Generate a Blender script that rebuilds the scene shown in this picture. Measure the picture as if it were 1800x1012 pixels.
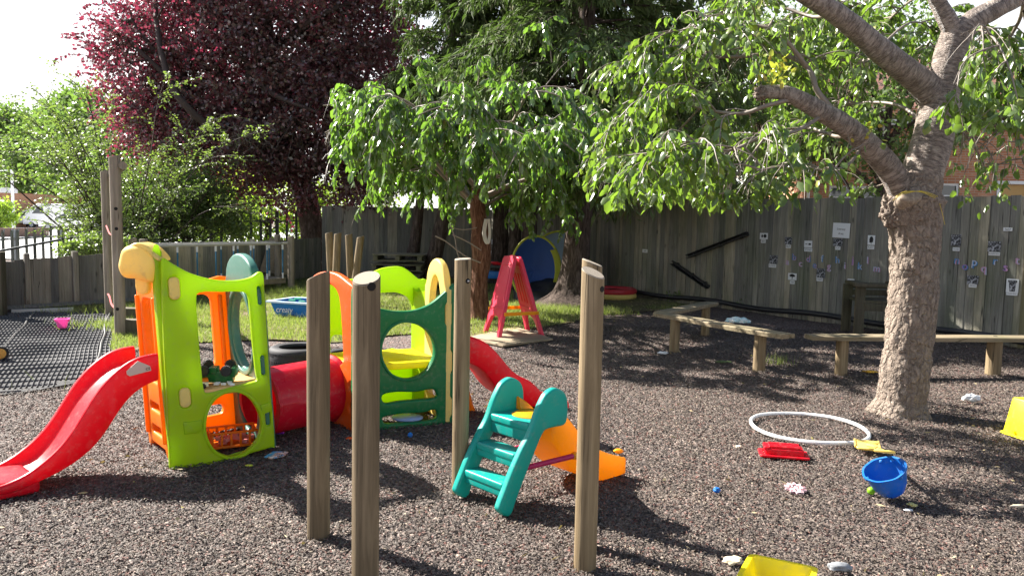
import bpy, bmesh, math, random
import numpy as np
from mathutils import Vector, Matrix, noise
R = math.radians
rnd = random.Random(7)
nr = np.random.default_rng(11)
scn = bpy.context.scene
for o in list(bpy.data.objects): bpy.data.objects.remove(o)
COL = scn.collection

# ---------------------------------------------------------------- camera
PITCH, ROLL, HC, FPX = R(4.9), R(1.13), 1.5, 1400.0
F_ = Vector((0, math.cos(PITCH), -math.sin(PITCH)))
R0 = Vector((1, 0, 0)); U0 = Vector((0, math.sin(PITCH), math.cos(PITCH)))
R_ = R0*math.cos(ROLL) + U0*math.sin(ROLL)
U_ = -R0*math.sin(ROLL) + U0*math.cos(ROLL)
cam = bpy.data.cameras.new('camera'); camo = bpy.data.objects.new('camera', cam); COL.objects.link(camo)
m = Matrix((R_, U_, -F_)).transposed().to_4x4(); m.translation = (0, 0, HC); camo.matrix_world = m
cam.sensor_width = 36; cam.lens = 36*FPX/1800; cam.clip_end = 2000; cam.clip_start = 0.05
scn.camera = camo
# ---------------------------------------------------------------- world, sun, exposure
SUN_EL, SUN_AZ = R(39), math.atan2(-0.855, 0.52)
w = bpy.data.worlds.new("World"); scn.world = w; w.use_nodes = True
nt = w.node_tree; nt.nodes.clear()
sky = nt.nodes.new('ShaderNodeTexSky'); sky.sky_type = 'NISHITA'; sky.sun_disc = False
sky.sun_elevation = SUN_EL; sky.sun_rotation = SUN_AZ; sky.dust_density = 1.5; sky.air_density = 1.0
bg = nt.nodes.new('ShaderNodeBackground'); bg.inputs[1].default_value = 0.05
hz = nt.nodes.new('ShaderNodeBackground'); hz.inputs[0].default_value = (1, .99, .97, 1); hz.inputs[1].default_value = 0.48
mx = nt.nodes.new('ShaderNodeMixShader'); wo = nt.nodes.new('ShaderNodeOutputWorld')
# thin bright cloud veil: a soft noise decides how much of the blue is covered
tc = nt.nodes.new('ShaderNodeTexCoord'); nz = nt.nodes.new('ShaderNodeTexNoise'); nz.inputs['Scale'].default_value = 2.2; nz.inputs['Detail'].default_value = 6
mr = nt.nodes.new('ShaderNodeMapRange'); mr.inputs[1].default_value = .3; mr.inputs[2].default_value = .7; mr.inputs[3].default_value = .7; mr.inputs[4].default_value = 1.0
nt.links.new(tc.outputs['Generated'], nz.inputs['Vector']); nt.links.new(nz.outputs['Fac'], mr.inputs[0])
# the veil thins out overhead and lies thickest low in the sky
sx_ = nt.nodes.new('ShaderNodeSeparateXYZ'); nt.links.new(tc.outputs['Generated'], sx_.inputs[0])
m2 = nt.nodes.new('ShaderNodeMapRange'); m2.inputs[1].default_value = .15; m2.inputs[2].default_value = .40; m2.inputs[3].default_value = 1.0; m2.inputs[4].default_value = .0
mm_ = nt.nodes.new('ShaderNodeMath'); mm_.operation = 'MULTIPLY'; nt.links.new(sx_.outputs[2], m2.inputs[0]); nt.links.new(mr.outputs[0], mm_.inputs[0]); nt.links.new(m2.outputs[0], mm_.inputs[1])
nt.links.new(mm_.outputs[0], mx.inputs[0]); nt.links.new(sky.outputs[0], bg.inputs[0])
nt.links.new(bg.outputs[0], mx.inputs[1]); nt.links.new(hz.outputs[0], mx.inputs[2]); nt.links.new(mx.outputs[0], wo.inputs[0])
sl = bpy.data.lights.new('sun', 'SUN'); sl.energy = 5.0; sl.angle = R(0.5); sl.color = (1, .95, .87)
so = bpy.data.objects.new('sun', sl); COL.objects.link(so)
SD = Vector((.855*math.cos(SUN_EL), -.52*math.cos(SUN_EL), -math.sin(SUN_EL)))
so.rotation_euler = SD.to_track_quat('-Z', 'Y').to_euler(); so.location = (-10, 8, 12)
scn.view_settings.view_transform = 'Standard'; scn.view_settings.look = 'None'
scn.view_settings.exposure = 1.95; scn.view_settings.gamma = 1
scn.render.engine = 'CYCLES'
scn.cycles.max_bounces = 6; scn.cycles.transparent_max_bounces = 4; scn.cycles.diffuse_bounces = 3; scn.cycles.transmission_bounces = 4

# ---------------------------------------------------------------- placing helpers
def ray(x, y): return (F_ + R_*((x-900)/FPX) - U_*((y-506)/FPX))
def G(x, y, z=0.0):
    d = ray(x, y); t = (z-HC)/d.z; return Vector((d.x*t, d.y*t, z))
def AT(x, y, Y):
    d = ray(x, y); t = Y/d.y; return Vector((d.x*t, Y, HC+d.z*t))
def PLANE(x, y, M):            # pixel -> (u,v) on the xy plane of M
    n = M.to_3x3() @ Vector((0, 0, 1)); o = M.translation; c = Vector((0, 0, HC)); d = ray(x, y)
    t = (o-c).dot(n)/d.dot(n); p = M.inverted() @ (c+d*t); return (p.x, p.y)
def frame(A, B, up=Vector((0, 0, 1))):
    A = Vector(A); B = Vector(B); u = (B-A).normalized(); u = u; n = u.cross(up).normalized(); v = n.cross(u).normalized()
    M = Matrix((u, v, n)).transposed().to_4x4(); M.translation = A; return M
def spline(pts, n=8, closed=False):
    P = [Vector(p) for p in pts]; N = len(P); out = []
    rng = range(N) if closed else range(N-1)
    for i in rng:
        if closed: a, b, c, d = P[(i-1) % N], P[i], P[(i+1) % N], P[(i+2) % N]
        else: a, b, c, d = P[max(i-1, 0)], P[i], P[i+1], P[min(i+2, N-1)]
        for k in range(n):
            t = k/n
            out.append(0.5*((2*b)+(c-a)*t+(2*a-5*b+4*c-d)*t*t+(3*b-a-3*c+d)*t**3))
    if not closed: out.append(P[-1].copy())
    return out

# ---------------------------------------------------------------- object helpers
ORG = {}
def tag(o, label=None, cat=None, group=None, kind=None):
    if label: o['label'] = label
    if cat: o['category'] = cat
    if group: o['group'] = group
    if kind: o['kind'] = kind
    return o
def thing(name, label, cat, loc=(0, 0, 0), group=None):
    o = bpy.data.objects.new(name, None); COL.objects.link(o); o.location = loc; o.empty_display_size = .2
    ORG[o.name] = Vector(loc); return tag(o, label, cat, group)
def finish(me, ang=35):
    for p in me.polygons: p.use_smooth = True
    me.set_sharp_from_angle(angle=R(ang))
def obj(name, me, mat, parent=None, loc=None, ang=35, sharp=True):
    """links a mesh given in world coordinates"""
    if isinstance(me, bmesh.types.BMesh):
        b = me; me = bpy.data.meshes.new(name); b.to_mesh(me); b.free()
    if sharp: finish(me, ang)
    o = bpy.data.objects.new(name, me); COL.objects.link(o)
    if mat and not me.materials: me.materials.append(mat)
    if parent is not None:
        org = ORG[parent.name]; me.transform(Matrix.Translation(-org)); o.parent = parent; ORG[o.name] = org
    else:
        l = Vector(loc) if loc is not None else Vector((0, 0, 0)); me.transform(Matrix.Translation(-l)); o.location = l; ORG[o.name] = l
    return o
def single(name, me, mat, label, cat, loc=None, group=None, ang=35):
    return tag(obj(name, me, mat, None, loc, ang), label, cat, group)
def struct(name, me, mat, ang=35):
    return tag(obj(name, me, mat, None, None, ang), kind='structure')
def npmesh(name, V, Fc):
    V = np.ascontiguousarray(V, dtype=np.float32); Fc = np.ascontiguousarray(Fc, dtype=np.int32)
    me = bpy.data.meshes.new(name); n, k = Fc.shape
    me.vertices.add(len(V)); me.vertices.foreach_set('co', V.ravel())
    me.loops.add(n*k); me.loops.foreach_set('vertex_index', Fc.ravel())
    me.polygons.add(n); me.polygons.foreach_set('loop_start', np.arange(0, n*k, k, dtype=np.int32))
    me.update(calc_edges=True); return me
def B(): return bmesh.new()
def box(b, c, s, M=None, bev=0.0, seg=2):
    t = bmesh.new(); bmesh.ops.create_cube(t, size=1.0)
    bmesh.ops.scale(t, vec=Vector(s), verts=t.verts)
    if bev > 0: bmesh.ops.bevel(t, geom=t.edges[:], offset=bev, segments=seg, profile=.6, affect='EDGES')
    bmesh.ops.translate(t, vec=Vector(c), verts=t.verts)
    if M is not None: bmesh.ops.transform(t, matrix=M, verts=t.verts)
    me = bpy.data.meshes.new('t'); t.to_mesh(me); t.free(); b.from_mesh(me); bpy.data.meshes.remove(me); return b
def addmesh(b, me, M=None):
    if M is not None: me.transform(M)
    b.from_mesh(me); bpy.data.meshes.remove(me); return b
def tube(b, path, rad, seg=10, cap=True, nz=0.0, nsc=4.0, flat=1.0):
    path = [Vector(p) for p in path]; n = len(path)
    if not hasattr(rad, '__len__'): rad = [rad]*n
    rings = []; ref = None; uvl = b.loops.layers.uv.get('UVMap') or b.loops.layers.uv.new('UVMap'); acc = 0.0; vs_ = []
    for i, p in enumerate(path):
        if i: acc += (p-path[i-1]).length
        vs_.append(acc)
        t = (path[min(i+1, n-1)]-path[max(i-1, 0)]).normalized()
        if ref is None:
            ref = Vector((1, 0, 0)) if abs(t.x) < .9 else Vector((0, 1, 0))
        a = (ref - t*ref.dot(t)).normalized(); ref = a; c = t.cross(a)
        ring = []
        for k in range(seg):
            an = 2*math.pi*k/seg; r = rad[i]; q = a*math.cos(an)+c*math.sin(an)*flat
            if nz: r *= 1+nz*noise.noise((p+q*r)*nsc)+nz*.5*noise.noise((p+q*r)*nsc*3.1)
            ring.append(b.verts.new(p+q*r))
        rings.append(ring)
    for i in range(n-1):
        for k in range(seg):
            f = b.faces.new((rings[i][k], rings[i][(k+1) % seg], rings[i+1][(k+1) % seg], rings[i+1][k]))
            c = 6.283*max(rad[0], .02)/seg
            for l, (q, w_) in zip(f.loops, ((k, vs_[i]), (k+1, vs_[i]), (k+1, vs_[i+1]), (k, vs_[i+1]))): l[uvl].uv = (q*c, w_)
    if cap:
        b.faces.new(rings[0][::-1]); b.faces.new(rings[-1])
    return rings
def lathe(b, prof, M=Matrix(), seg=24, closed=False):
    rings = []
    for (r, z) in prof:
        rings.append([b.verts.new(M @ Vector((r*math.cos(2*math.pi*k/seg), r*math.sin(2*math.pi*k/seg), z))) for k in range(seg)])
    n = len(prof)
    for i in range(n if closed else n-1):
        j = (i+1) % n
        for k in range(seg):
            b.faces.new((rings[i][k], rings[i][(k+1) % seg], rings[j][(k+1) % seg], rings[j][k]))
    if not closed:
        if prof[0][0] > 1e-4: b.faces.new(rings[0][::-1])
        if prof[-1][0] > 1e-4: b.faces.new(rings[-1])
    return b
def plate(outer, holes=(), t=.03, bev=.008, M=None, res=3):
    """flat plate with holes and rounded edges; outline in local xy"""
    cu = bpy.data.curves.new('t', 'CURVE'); cu.dimensions = '2D'; cu.fill_mode = 'BOTH'
    cu.extrude = max(t/2-bev, 0.0001); cu.bevel_depth = bev; cu.bevel_resolution = res; cu.offset = -bev
    for poly in [outer]+list(holes):
        sp = cu.splines.new('POLY'); sp.points.add(len(poly)-1); sp.use_cyclic_u = True
        for i, p in enumerate(poly): sp.points[i].co = (p[0], p[1], 0, 1)
    o = bpy.data.objects.new('t', cu); me = bpy.data.meshes.new_from_object(o)
    bpy.data.objects.remove(o); bpy.data.curves.remove(cu); me.materials.clear()
    bm = bmesh.new(); bm.from_mesh(me); bmesh.ops.remove_doubles(bm, verts=bm.verts, dist=1e-5); bm.to_mesh(me); bm.free()
    if M is not None: me.transform(M)
    return me
def ell(cx, cy, rx, ry, n=28, a0=0):
    return [(cx+rx*math.cos(2*math.pi*k/n+a0), cy+ry*math.sin(2*math.pi*k/n+a0)) for k in range(n)]
def rrect(x0, y0, x1, y1, r, n=5):
    out = []
    for (cx, cy, a) in ((x1-r, y1-r, 0), (x0+r, y1-r, 90), (x0+r, y0+r, 180), (x1-r, y0+r, 270)):
        for k in range(n+1):
            t = R(a+90*k/n); out.append((cx+r*math.cos(t), cy+r*math.sin(t)))
    return out
def text(s, size, depth=.001):
    cu = bpy.data.curves.new('t', 'FONT'); cu.body = s; cu.size = size; cu.align_x = 'CENTER'; cu.align_y = 'CENTER'; cu.extrude = depth; cu.resolution_u = 3
    o = bpy.data.objects.new('t', cu); me = bpy.data.meshes.new_from_object(o)
    bpy.data.objects.remove(o); bpy.data.curves.remove(cu); me.materials.clear(); return me

# ---------------------------------------------------------------- materials
def lin(c):
    return tuple((v/12.92 if v <= .04045 else ((v+.055)/1.055)**2.4) for v in c)
class NT:
    def __init__(s, name):
        s.m = bpy.data.materials.new(name); s.m.use_nodes = True; s.t = s.m.node_tree; s.t.nodes.clear()
        s.out = s.n('ShaderNodeOutputMaterial'); s.p = s.n('ShaderNodeBsdfPrincipled'); s.l(s.p.outputs[0], s.out.inputs[0])
    def n(s, k): return s.t.nodes.new(k)
    def l(s, a, b): s.t.links.new(a, b)
    def coord(s, scale=(1, 1, 1), kind='Object'):
        c = s.n('ShaderNodeTexCoord'); mp = s.n('ShaderNodeMapping'); mp.inputs['Scale'].default_value = scale
        s.l(c.outputs[kind], mp.inputs[0]); return mp.outputs[0]
    def noise(s, vec, scale, detail=4, rough=.55, dist=0):
        n = s.n('ShaderNodeTexNoise'); n.inputs['Scale'].default_value = scale; n.inputs['Detail'].default_value = detail
        n.inputs['Roughness'].default_value = rough; n.inputs['Distortion'].default_value = dist
        s.l(vec, n.inputs['Vector']); return n.outputs['Fac']
    def ramp(s, fac, stops):
        r = s.n('ShaderNodeValToRGB'); e = r.color_ramp.elements
        while len(e) > 1: e.remove(e[0])
        e[0].position = stops[0][0]; e[0].color = (*stops[0][1], 1)
        for p, c in stops[1:]:
            q = e.new(p); q.color = (*c, 1)
        s.l(fac, r.inputs[0]); return r.outputs[0]
    def mix(s, fac, a, b, mode='MIX'):
        x = s.n('ShaderNodeMix'); x.data_type = 'RGBA'; x.blend_type = mode
        for v, i in ((fac, 0), (a, 6), (b, 7)):
            if hasattr(v, 'is_output'): s.l(v, x.inputs[i])
            elif isinstance(v, (int, float)): x.inputs[i].default_value = v
            else: x.inputs[i].default_value = (*v, 1)
        return x.outputs[2]
    def bump(s, h, strength=.3, dist=.01):
        b = s.n('ShaderNodeBump'); b.inputs['Strength'].default_value = strength; b.inputs['Distance'].default_value = dist
        s.l(h, b.inputs['Height']); s.l(b.outputs[0], s.p.inputs['Normal']); return b
    def base(s, c, rough=.6, spec=.5):
        if hasattr(c, 'is_output'): s.l(c, s.p.inputs['Base Color'])
        else: s.p.inputs['Base Color'].default_value = (*c, 1)
        s.p.inputs['Roughness'].default_value = rough; s.p.inputs['Specular IOR Level'].default_value = spec
def plain(name, c, rough=.6, spec=.4, metal=0, var=.12, sc=6):
    s = NT(name); v = s.noise(s.coord(), sc, 5)
    col = s.mix(v, tuple(x*(1-var) for x in c), tuple(min(1, x*(1+var)) for x in c)); s.base(col, rough, spec)
    s.p.inputs['Metallic'].default_value = metal; return s.m
def plastic(name, c, trans=.3, tc=None, rough=.33, dirt=.12):
    s = NT(name); vec = s.coord()
    v = s.noise(vec, 3.0, 6); d = s.noise(vec, 28, 4, .7)
    col = s.mix(v, tuple(x*.93 for x in c), tuple(min(1, x*1.05) for x in c))
    dm = s.ramp(d, [(.52, (0, 0, 0)), (.75, (dirt*2.2,)*3)])
    col = s.mix(dm, col, (.32, .29, .25)); s.base(col, rough, .32)
    rg = s.ramp(v, [(.3, (rough*.8,)*3), (.7, (rough*1.5,)*3)]); s.l(rg, s.p.inputs['Roughness'])
    h = s.noise(vec, 120, 2); s.bump(h, .12, .002)
    t = s.n('ShaderNodeBsdfTranslucent'); t.inputs[0].default_value = (*(tc or c), 1)
    mxs = s.n('ShaderNodeMixShader'); mxs.inputs[0].default_value = trans
    s.l(s.p.outputs[0], mxs.inputs[1]); s.l(t.outputs[0], mxs.inputs[2]); s.l(mxs.outputs[0], s.out.inputs[0]); return s.m
def leafmat(name, stops, tr, trc, rough=.4, spec=.5):
    s = NT(name); g = s.n('ShaderNodeNewGeometry'); rpi = g.outputs['Random Per Island']
    col = s.ramp(rpi, stops)
    v = s.noise(s.coord(), 1.2, 3); col = s.mix(v, s.mix(.35, col, (0, 0, 0)), s.mix(.12, col, (1, 1, .5))); 
    s.base(col, rough, spec)
    t = s.n('ShaderNodeBsdfTranslucent'); s.l(s.mix(.8, col, trc), t.inputs[0])
    mxs = s.n('ShaderNodeMixShader'); mxs.inputs[0].default_value = tr
    s.l(s.p.outputs[0], mxs.inputs[1]); s.l(t.outputs[0], mxs.inputs[2]); s.l(mxs.outputs[0], s.out.inputs[0]); return s.m
def wood(name, dark, light, sc=1.0, knots=True, axis='Z', green=0.0, island=True, rough=.8):
    s = NT(name); st = {'Z': (9, 9, .55), 'X': (.55, 9, 9), 'Y': (9, .55, 9)}[axis]
    vec = s.coord(tuple(x*sc for x in st)); gr = s.noise(vec, 3, 7, .65, .6)
    col = s.ramp(gr, [(.3, dark), (.55, tuple((a+b)/2 for a, b in zip(dark, light))), (.72, light)])
    big = s.noise(s.coord((1.2, 1.2, .5)), 1.6, 4); col = s.mix(s.ramp(big, [(.35, (0, 0, 0)), (.7, (.45,)*3)]), col, tuple(x*.55 for x in dark))
    if island:
        g = s.n('ShaderNodeNewGeometry'); rp = s.ramp(g.outputs['Random Per Island'], [(0, (.58, .60, .64)), (.5, (.92,)*3), (1, (1.3, 1.22, 1.08))])
        col = s.mix(1.0, col, rp, 'MULTIPLY')
    if knots:
        vo = s.n('ShaderNodeTexVoronoi'); vo.inputs['Scale'].default_value = 1.0
        s.l(s.coord(tuple(x*sc for x in ((5, 5, 2.2) if axis == 'Z' else (2.2, 5, 5)))), vo.inputs['Vector'])
        kn = s.ramp(vo.outputs['Distance'], [(.05, (.75,)*3), (.13, (0, 0, 0))]); col = s.mix(kn, col, tuple(x*.35 for x in dark))
    if green:
        z = s.n('ShaderNodeSeparateXYZ'); s.l(s.coord(), z.inputs[0])
        gm = s.ramp(s.noise(s.coord((1, 1, .35)), 2.5, 5), [(.45, (0, 0, 0)), (.75, (green,)*3)]); col = s.mix(gm, col, (.09, .12, .04))
    cn = s.noise(s.coord(tuple(x*sc for x in {'Z': (13, 13, .32), 'X': (.32, 13, 13), 'Y': (13, .32, 13)}[axis])), 1.3, 2, .4, .3)
    ck = s.ramp(cn, [(.487, (0, 0, 0)), (.4955, (.9,)*3), (.5015, (.9,)*3), (.509, (0, 0, 0))]); pm = s.ramp(s.noise(s.coord(), 1.7, 2), [(.45, (0, 0, 0)), (.55, (1,)*3)]); ck = s.mix(1.0, ck, pm, 'MULTIPLY')
    col = s.mix(ck, col, tuple(x*.22 for x in dark)); s.base(col, rough, .25); s.bump(s.mix(ck, gr, (-1, -1, -1)), .4, .006); return s.m
def bark(name, dark, light, kind='rough'):
    s = NT(name)
    if kind == 'cherry':
        ring = s.noise(s.coord((7, 42, 1), 'UV'), 1.0, 6, .62, .6); lump = s.noise(s.coord(), 16, 6, .65); fine = s.noise(s.coord((30, 140, 1), 'UV'), 1.0, 4, .6)
        col = s.ramp(ring, [(.34, tuple(x*.45 for x in dark)), (.43, dark), (.52, tuple((a+b)/2 for a, b in zip(dark, light))), (.68, light)])
        col = s.mix(s.ramp(lump, [(.42, (0, 0, 0)), (.62, (.75,)*3)]), col, tuple(x*.55 for x in dark))
        col = s.mix(s.ramp(fine, [(.45, (0, 0, 0)), (.7, (.5,)*3)]), col, tuple(min(1, x*1.25) for x in light))
        s.base(col, .48, .5); a = s.n('ShaderNodeMath'); a.operation = 'ADD'; s.l(ring, a.inputs[0]); s.l(lump, a.inputs[1]); a2 = s.n('ShaderNodeMath'); a2.operation = 'ADD'; s.l(a.outputs[0], a2.inputs[0]); s.l(fine, a2.inputs[1]); s.bump(a2.outputs[0], 1.0, .022)
    elif kind == 'flake':
        wv = s.n('ShaderNodeTexVoronoi'); wv.feature = 'DISTANCE_TO_EDGE'; wv.inputs['Scale'].default_value = 1.0
        nd = s.n('ShaderNodeTexNoise'); nd.inputs['Scale'].default_value = 14; nd.inputs['Detail'].default_value = 5; s.l(s.coord(), nd.inputs['Vector'])
        ad = s.n('ShaderNodeMix'); ad.data_type = 'RGBA'; ad.blend_type = 'LINEAR_LIGHT'; ad.inputs[0].default_value = 6; s.l(s.coord((17, 17, 8)), ad.inputs[6]); s.l(nd.outputs['Color'], ad.inputs[7]); s.l(ad.outputs[2], wv.inputs['Vector'])
        n2 = s.noise(s.coord((1, 1, .6)), 38, 7, .7); n3 = s.noise(s.coord(), 5, 4)
        col = s.ramp(n2, [(.34, dark), (.66, light)]); col = s.mix(s.ramp(wv.outputs['Distance'], [(.0, (.35,)*3), (.05, (0, 0, 0))]), col, tuple(x*.3 for x in dark))
        col = s.mix(s.ramp(n3, [(.4, (0, 0, 0)), (.7, (.5,)*3)]), col, tuple(x*.7 for x in light)); s.base(col, .75, .3)
        h = s.ramp(wv.outputs['Distance'], [(0, (0, 0, 0)), (.2, (.8,)*3)]); a = s.n('ShaderNodeMath'); a.operation = 'ADD'; s.l(h, a.inputs[0]); s.l(n2, a.inputs[1]); s.bump(a.outputs[0], 1.0, .02)
    else:
        vec = s.coord((7, 7, 1.3) if kind == 'rough' else (4, 4, 3)); n1 = s.noise(vec, 3, 8, .7, 1.0)
        col = s.ramp(n1, [(.35, tuple(x*.4 for x in dark)), (.5, dark), (.68, light)]); s.base(col, .9, .15); s.bump(n1, 1.0, .03)
    return s.m
M = {}
M['lime'] = plastic('lime_plastic', (.42, .64, .008), .42, (.58, .82, .015))
M['green'] = plastic('green_plastic', (.004, .15, .05), .15, (.01, .4, .1))
M['teal_dark'] = plastic('grey_green_plastic', (.06, .19, .15), .15)
M['orange'] = plastic('orange_plastic', (.93, .25, .01), .38, (1, .38, .01))
M['red'] = plastic('red_plastic', (.72, .008, .022), .22, (1, .01, .03))
M['redtun'] = plastic('crimson_plastic', (.55, .008, .03), .25, (.9, .01, .03))
M['cap'] = plastic('pale_yellow_plastic', (.90, .70, .22), .3, (1, .78, .2))
M['yellow'] = plastic('yellow_plastic', (.9, .78, .01), .4, (1, .95, .02))
M['buck'] = plastic('bright_yellow_plastic', (.93, .80, .02), .25, (1, .9, .02))
M['amber'] = plastic('amber_plastic', (.92, .42, .015), .4, (1, .5, .02))
M['platform'] = plastic('sandy_plastic', (.82, .50, .20), .2)
M['teal'] = plastic('teal_plastic', (.008, .33, .28), .18, (.01, .5, .4))
M['magenta'] = plastic('magenta_plastic', (.42, .01, .09), .1)
M['easel'] = plastic('faded_red_plastic', (.72, .05, .10), .2, (.9, .02, .05))
M['blue'] = plastic('blue_plastic', (.015, .15, .48), .15, (.02, .2, .9))
M['tray'] = plastic('tray_blue_plastic', (.01, .17, .55), .15)
M['white'] = plain('white_plastic', (.82, .82, .80), .4)
M['pink'] = plastic('pink_plastic', (.85, .2, .55), .4)
M['purple'] = plastic('purple_plastic', (.3, .02, .55), .2)
M['dgreen'] = plastic('toy_green_plastic', (.01, .13, .03), .1)
M['black'] = plain('black_rubber', (.018, .018, .02), .75, .3, 0, .3, 20)
M['tyre'] = plain('tyre_rubber', (.03, .03, .033), .7, .3, 0, .4, 18)
M['blackp'] = plain('black_pipe', (.02, .02, .024), .4, .5)
M['chrome'] = plain('bolt_steel', (.5, .5, .5), .35, .5, 1)
M['hole'] = plain('hole_shade', (.012, .01, .009), .9)  # near-black colour standing for the shade inside bolt holes
M['post'] = wood('round_post_timber', (.15, .105, .055), (.38, .29, .175), 1.0, False, 'Z', 0, False)
M['postdark'] = wood('dark_round_post_timber', (.10, .072, .042), (.29, .22, .135), 1.0, False, 'Z', 0, False)
M['postgrey'] = wood('weathered_round_post', (.20, .165, .12), (.42, .36, .28), 1.0, False, 'Z', 0, False)
M['bench'] = wood('bench_plank_timber', (.17, .13, .08), (.42, .34, .23), 1.0, True, 'X', .3, False)
M['chair'] = wood('chair_timber', (.075, .062, .042), (.17, .145, .10), 1.0, False, 'Z', .3)
M['fence'] = wood('fence_timber', (.19, .182, .155), (.42, .40, .345), 1.0, True, 'Z', .5)
M['fenceg'] = wood('grey_fence_timber', (.12, .11, .10), (.27, .255, .235), 1.0, True, 'Z', .15)
M['board'] = wood('plywood_board', (.26, .20, .13), (.42, .34, .24), 1.0, False, 'X', 0, False)
M['fencepost'] = wood('fence_post_timber', (.12, .105, .07), (.26, .235, .17), 1.0, False, 'Z', .4)
M['cherry'] = bark('cherry_bark', (.15, .108, .084), (.46, .38, .32), 'cherry')
M['cherrylow'] = bark('rough_cherry_bark', (.15, .11, .085), (.36, .29, .235), 'flake')
M['redbark'] = bark('red_brown_bark', (.13, .06, .035), (.26, .15, .10), 'rough')
M['conbark'] = bark('conifer_bark', (.075, .055, .045), (.17, .13, .11), 'rough')
M['twig'] = plain('pale_twig_bark', (.19, .155, .125), .5, .5, 0, .3, 9)
M['darktwig'] = plain('dark_twig_bark', (.05, .035, .03), .8)
M['cutwood'] = plain('cut_wood', (.42, .33, .22), .8, .2, 0, .3, 14)
M['metal'] = plain('galvanised_steel', (.28, .30, .31), .5, .5, .6)
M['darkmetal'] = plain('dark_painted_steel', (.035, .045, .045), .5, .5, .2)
M['rope'] = plain('blue_rope', (.03, .16, .28), .7)
M['ropered'] = plain('red_rope', (.5, .06, .06), .7)
M['ropew'] = plain('pale_rope', (.45, .42, .36), .8)
M['paper'] = plain('white_paper', (.72, .73, .74), .7, .2, 0, .05)
M['ink'] = plain('black_ink', (.02, .02, .022), .7)
M['tentblue'] = plain('blue_tent_fabric', (.02, .06, .26), .6, .3, 0, .25, 2)
M['tentyel'] = plain('olive_yellow_tent_fabric', (.32, .34, .03), .6)
M['tentgrey'] = plain('silver_grey_tent_fabric', (.18, .24, .30), .4, .5)
M['glass'] = plain('window_glass', (.03, .04, .05), .06, .8)
M['upvc'] = plain('white_window_frame', (.75, .75, .74), .35)
M['kerb'] = plain('concrete_kerb', (.42, .41, .39), .85)
# per-leaf colours
M['leaf'] = leafmat('cherry_leaf', [(0, (.022, .060, .016)), (.45, (.045, .105, .022)), (.8, (.085, .16, .03)), (.95, (.16, .22, .03)), (1, (.28, .25, .04))], .38, (.27, .47, .03), .27, .75)
M['leafc'] = leafmat('small_cherry_leaf', [(0, (.035, .085, .022)), (.55, (.055, .125, .03)), (.9, (.09, .175, .035)), (1, (.18, .24, .04))], .36, (.25, .50, .035), .25, .8)
M['leafp'] = leafmat('purple_leaf', [(0, (.020, .010, .022)), (.55, (.050, .020, .042)), (.9, (.12, .035, .075)), (1, (.22, .09, .12))], .25, (.50, .03, .11), .30, .8)
M['conif'] = leafmat('conifer_spray', [(0, (.012, .032, .010)), (.6, (.028, .068, .017)), (.92, (.06, .11, .025)), (1, (.14, .11, .05))], .18, (.16, .30, .04), .7, .15)
M['leafb'] = leafmat('bush_leaf', [(0, (.05, .09, .03)), (.6, (.10, .16, .05)), (1, (.26, .32, .12))], .3, (.35, .55, .06), .4, .6)
M['leafy'] = leafmat('yellow_green_leaf', [(0, (.08, .15, .02)), (.6, (.14, .24, .03)), (1, (.30, .36, .04))], .45, (.5, .75, .05), .45)
M['leaff'] = leafmat('far_tree_leaf', [(0, (.03, .07, .02)), (.6, (.06, .12, .03)), (1, (.12, .20, .04))], .3, (.25, .45, .05), .5)
M['grass'] = leafmat('grass_blade', [(0, (.07, .12, .025)), (.5, (.14, .19, .045)), (.85, (.30, .29, .11)), (1, (.42, .37, .18))], .3, (.4, .55, .08), .6, .3)
def mulchmat():
    s = NT('rubber_mulch'); vec = s.coord()
    vo = s.n('ShaderNodeTexVoronoi'); vo.inputs['Scale'].default_value = 55; vo.inputs['Randomness'].default_value = 1
    s.l(s.coord((1, .75, 1)), vo.inputs['Vector'])
    g = s.n('ShaderNodeSeparateColor'); s.l(vo.outputs['Color'], g.inputs[0])
    col = s.ramp(g.outputs[0], [(0, (.045, .036, .034)), (.45, (.11, .086, .078)), (.8, (.20, .155, .137)), (1, (.32, .25, .21))])
    col = s.mix(s.ramp(g.outputs[1], [(.82, (0, 0, 0)), (.9, (.7,)*3)]), col, (.17, .06, .045))
    big = s.noise(vec, .7, 4); col = s.mix(s.ramp(big, [(.35, (.0,)*3), (.7, (.45,)*3)]), col, s.mix(.5, col, (.05, .045, .045)))
    s.base(col, .8, .3); d = s.n('ShaderNodeMath'); d.operation = 'SUBTRACT'; s.l(g.outputs[2], d.inputs[0]); s.l(vo.outputs['Distance'], d.inputs[1])
    s.bump(d.outputs[0], .9, .02); return s.m
M['mulch'] = mulchmat()
def chipmat():
    s = NT('rubber_chip'); g = s.n('ShaderNodeNewGeometry')
    col = s.ramp(g.outputs['Random Per Island'], [(0, (.050, .041, .034)), (.30, (.088, .071, .059)), (.72, (.142, .115, .094)), (.90, (.19, .155, .125)), (.91, (.13, .065, .05)), (.975, (.11, .055, .045)), (.99, (.30, .25, .18)), (1, (.36, .30, .21))])
    big = s.noise(s.coord(), .55, 5); col = s.mix(s.ramp(big, [(.38, (0, 0, 0)), (.66, (.5,)*3)]), col, (.07, .057, .053)); b2 = s.noise(s.coord(), 1.3, 5); col = s.mix(s.ramp(b2, [(.55, (0, 0, 0)), (.72, (.35,)*3)]), col, (.22, .18, .15))
    s.base(col, .7, .25); return s.m
M['chip'] = chipmat()
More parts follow.
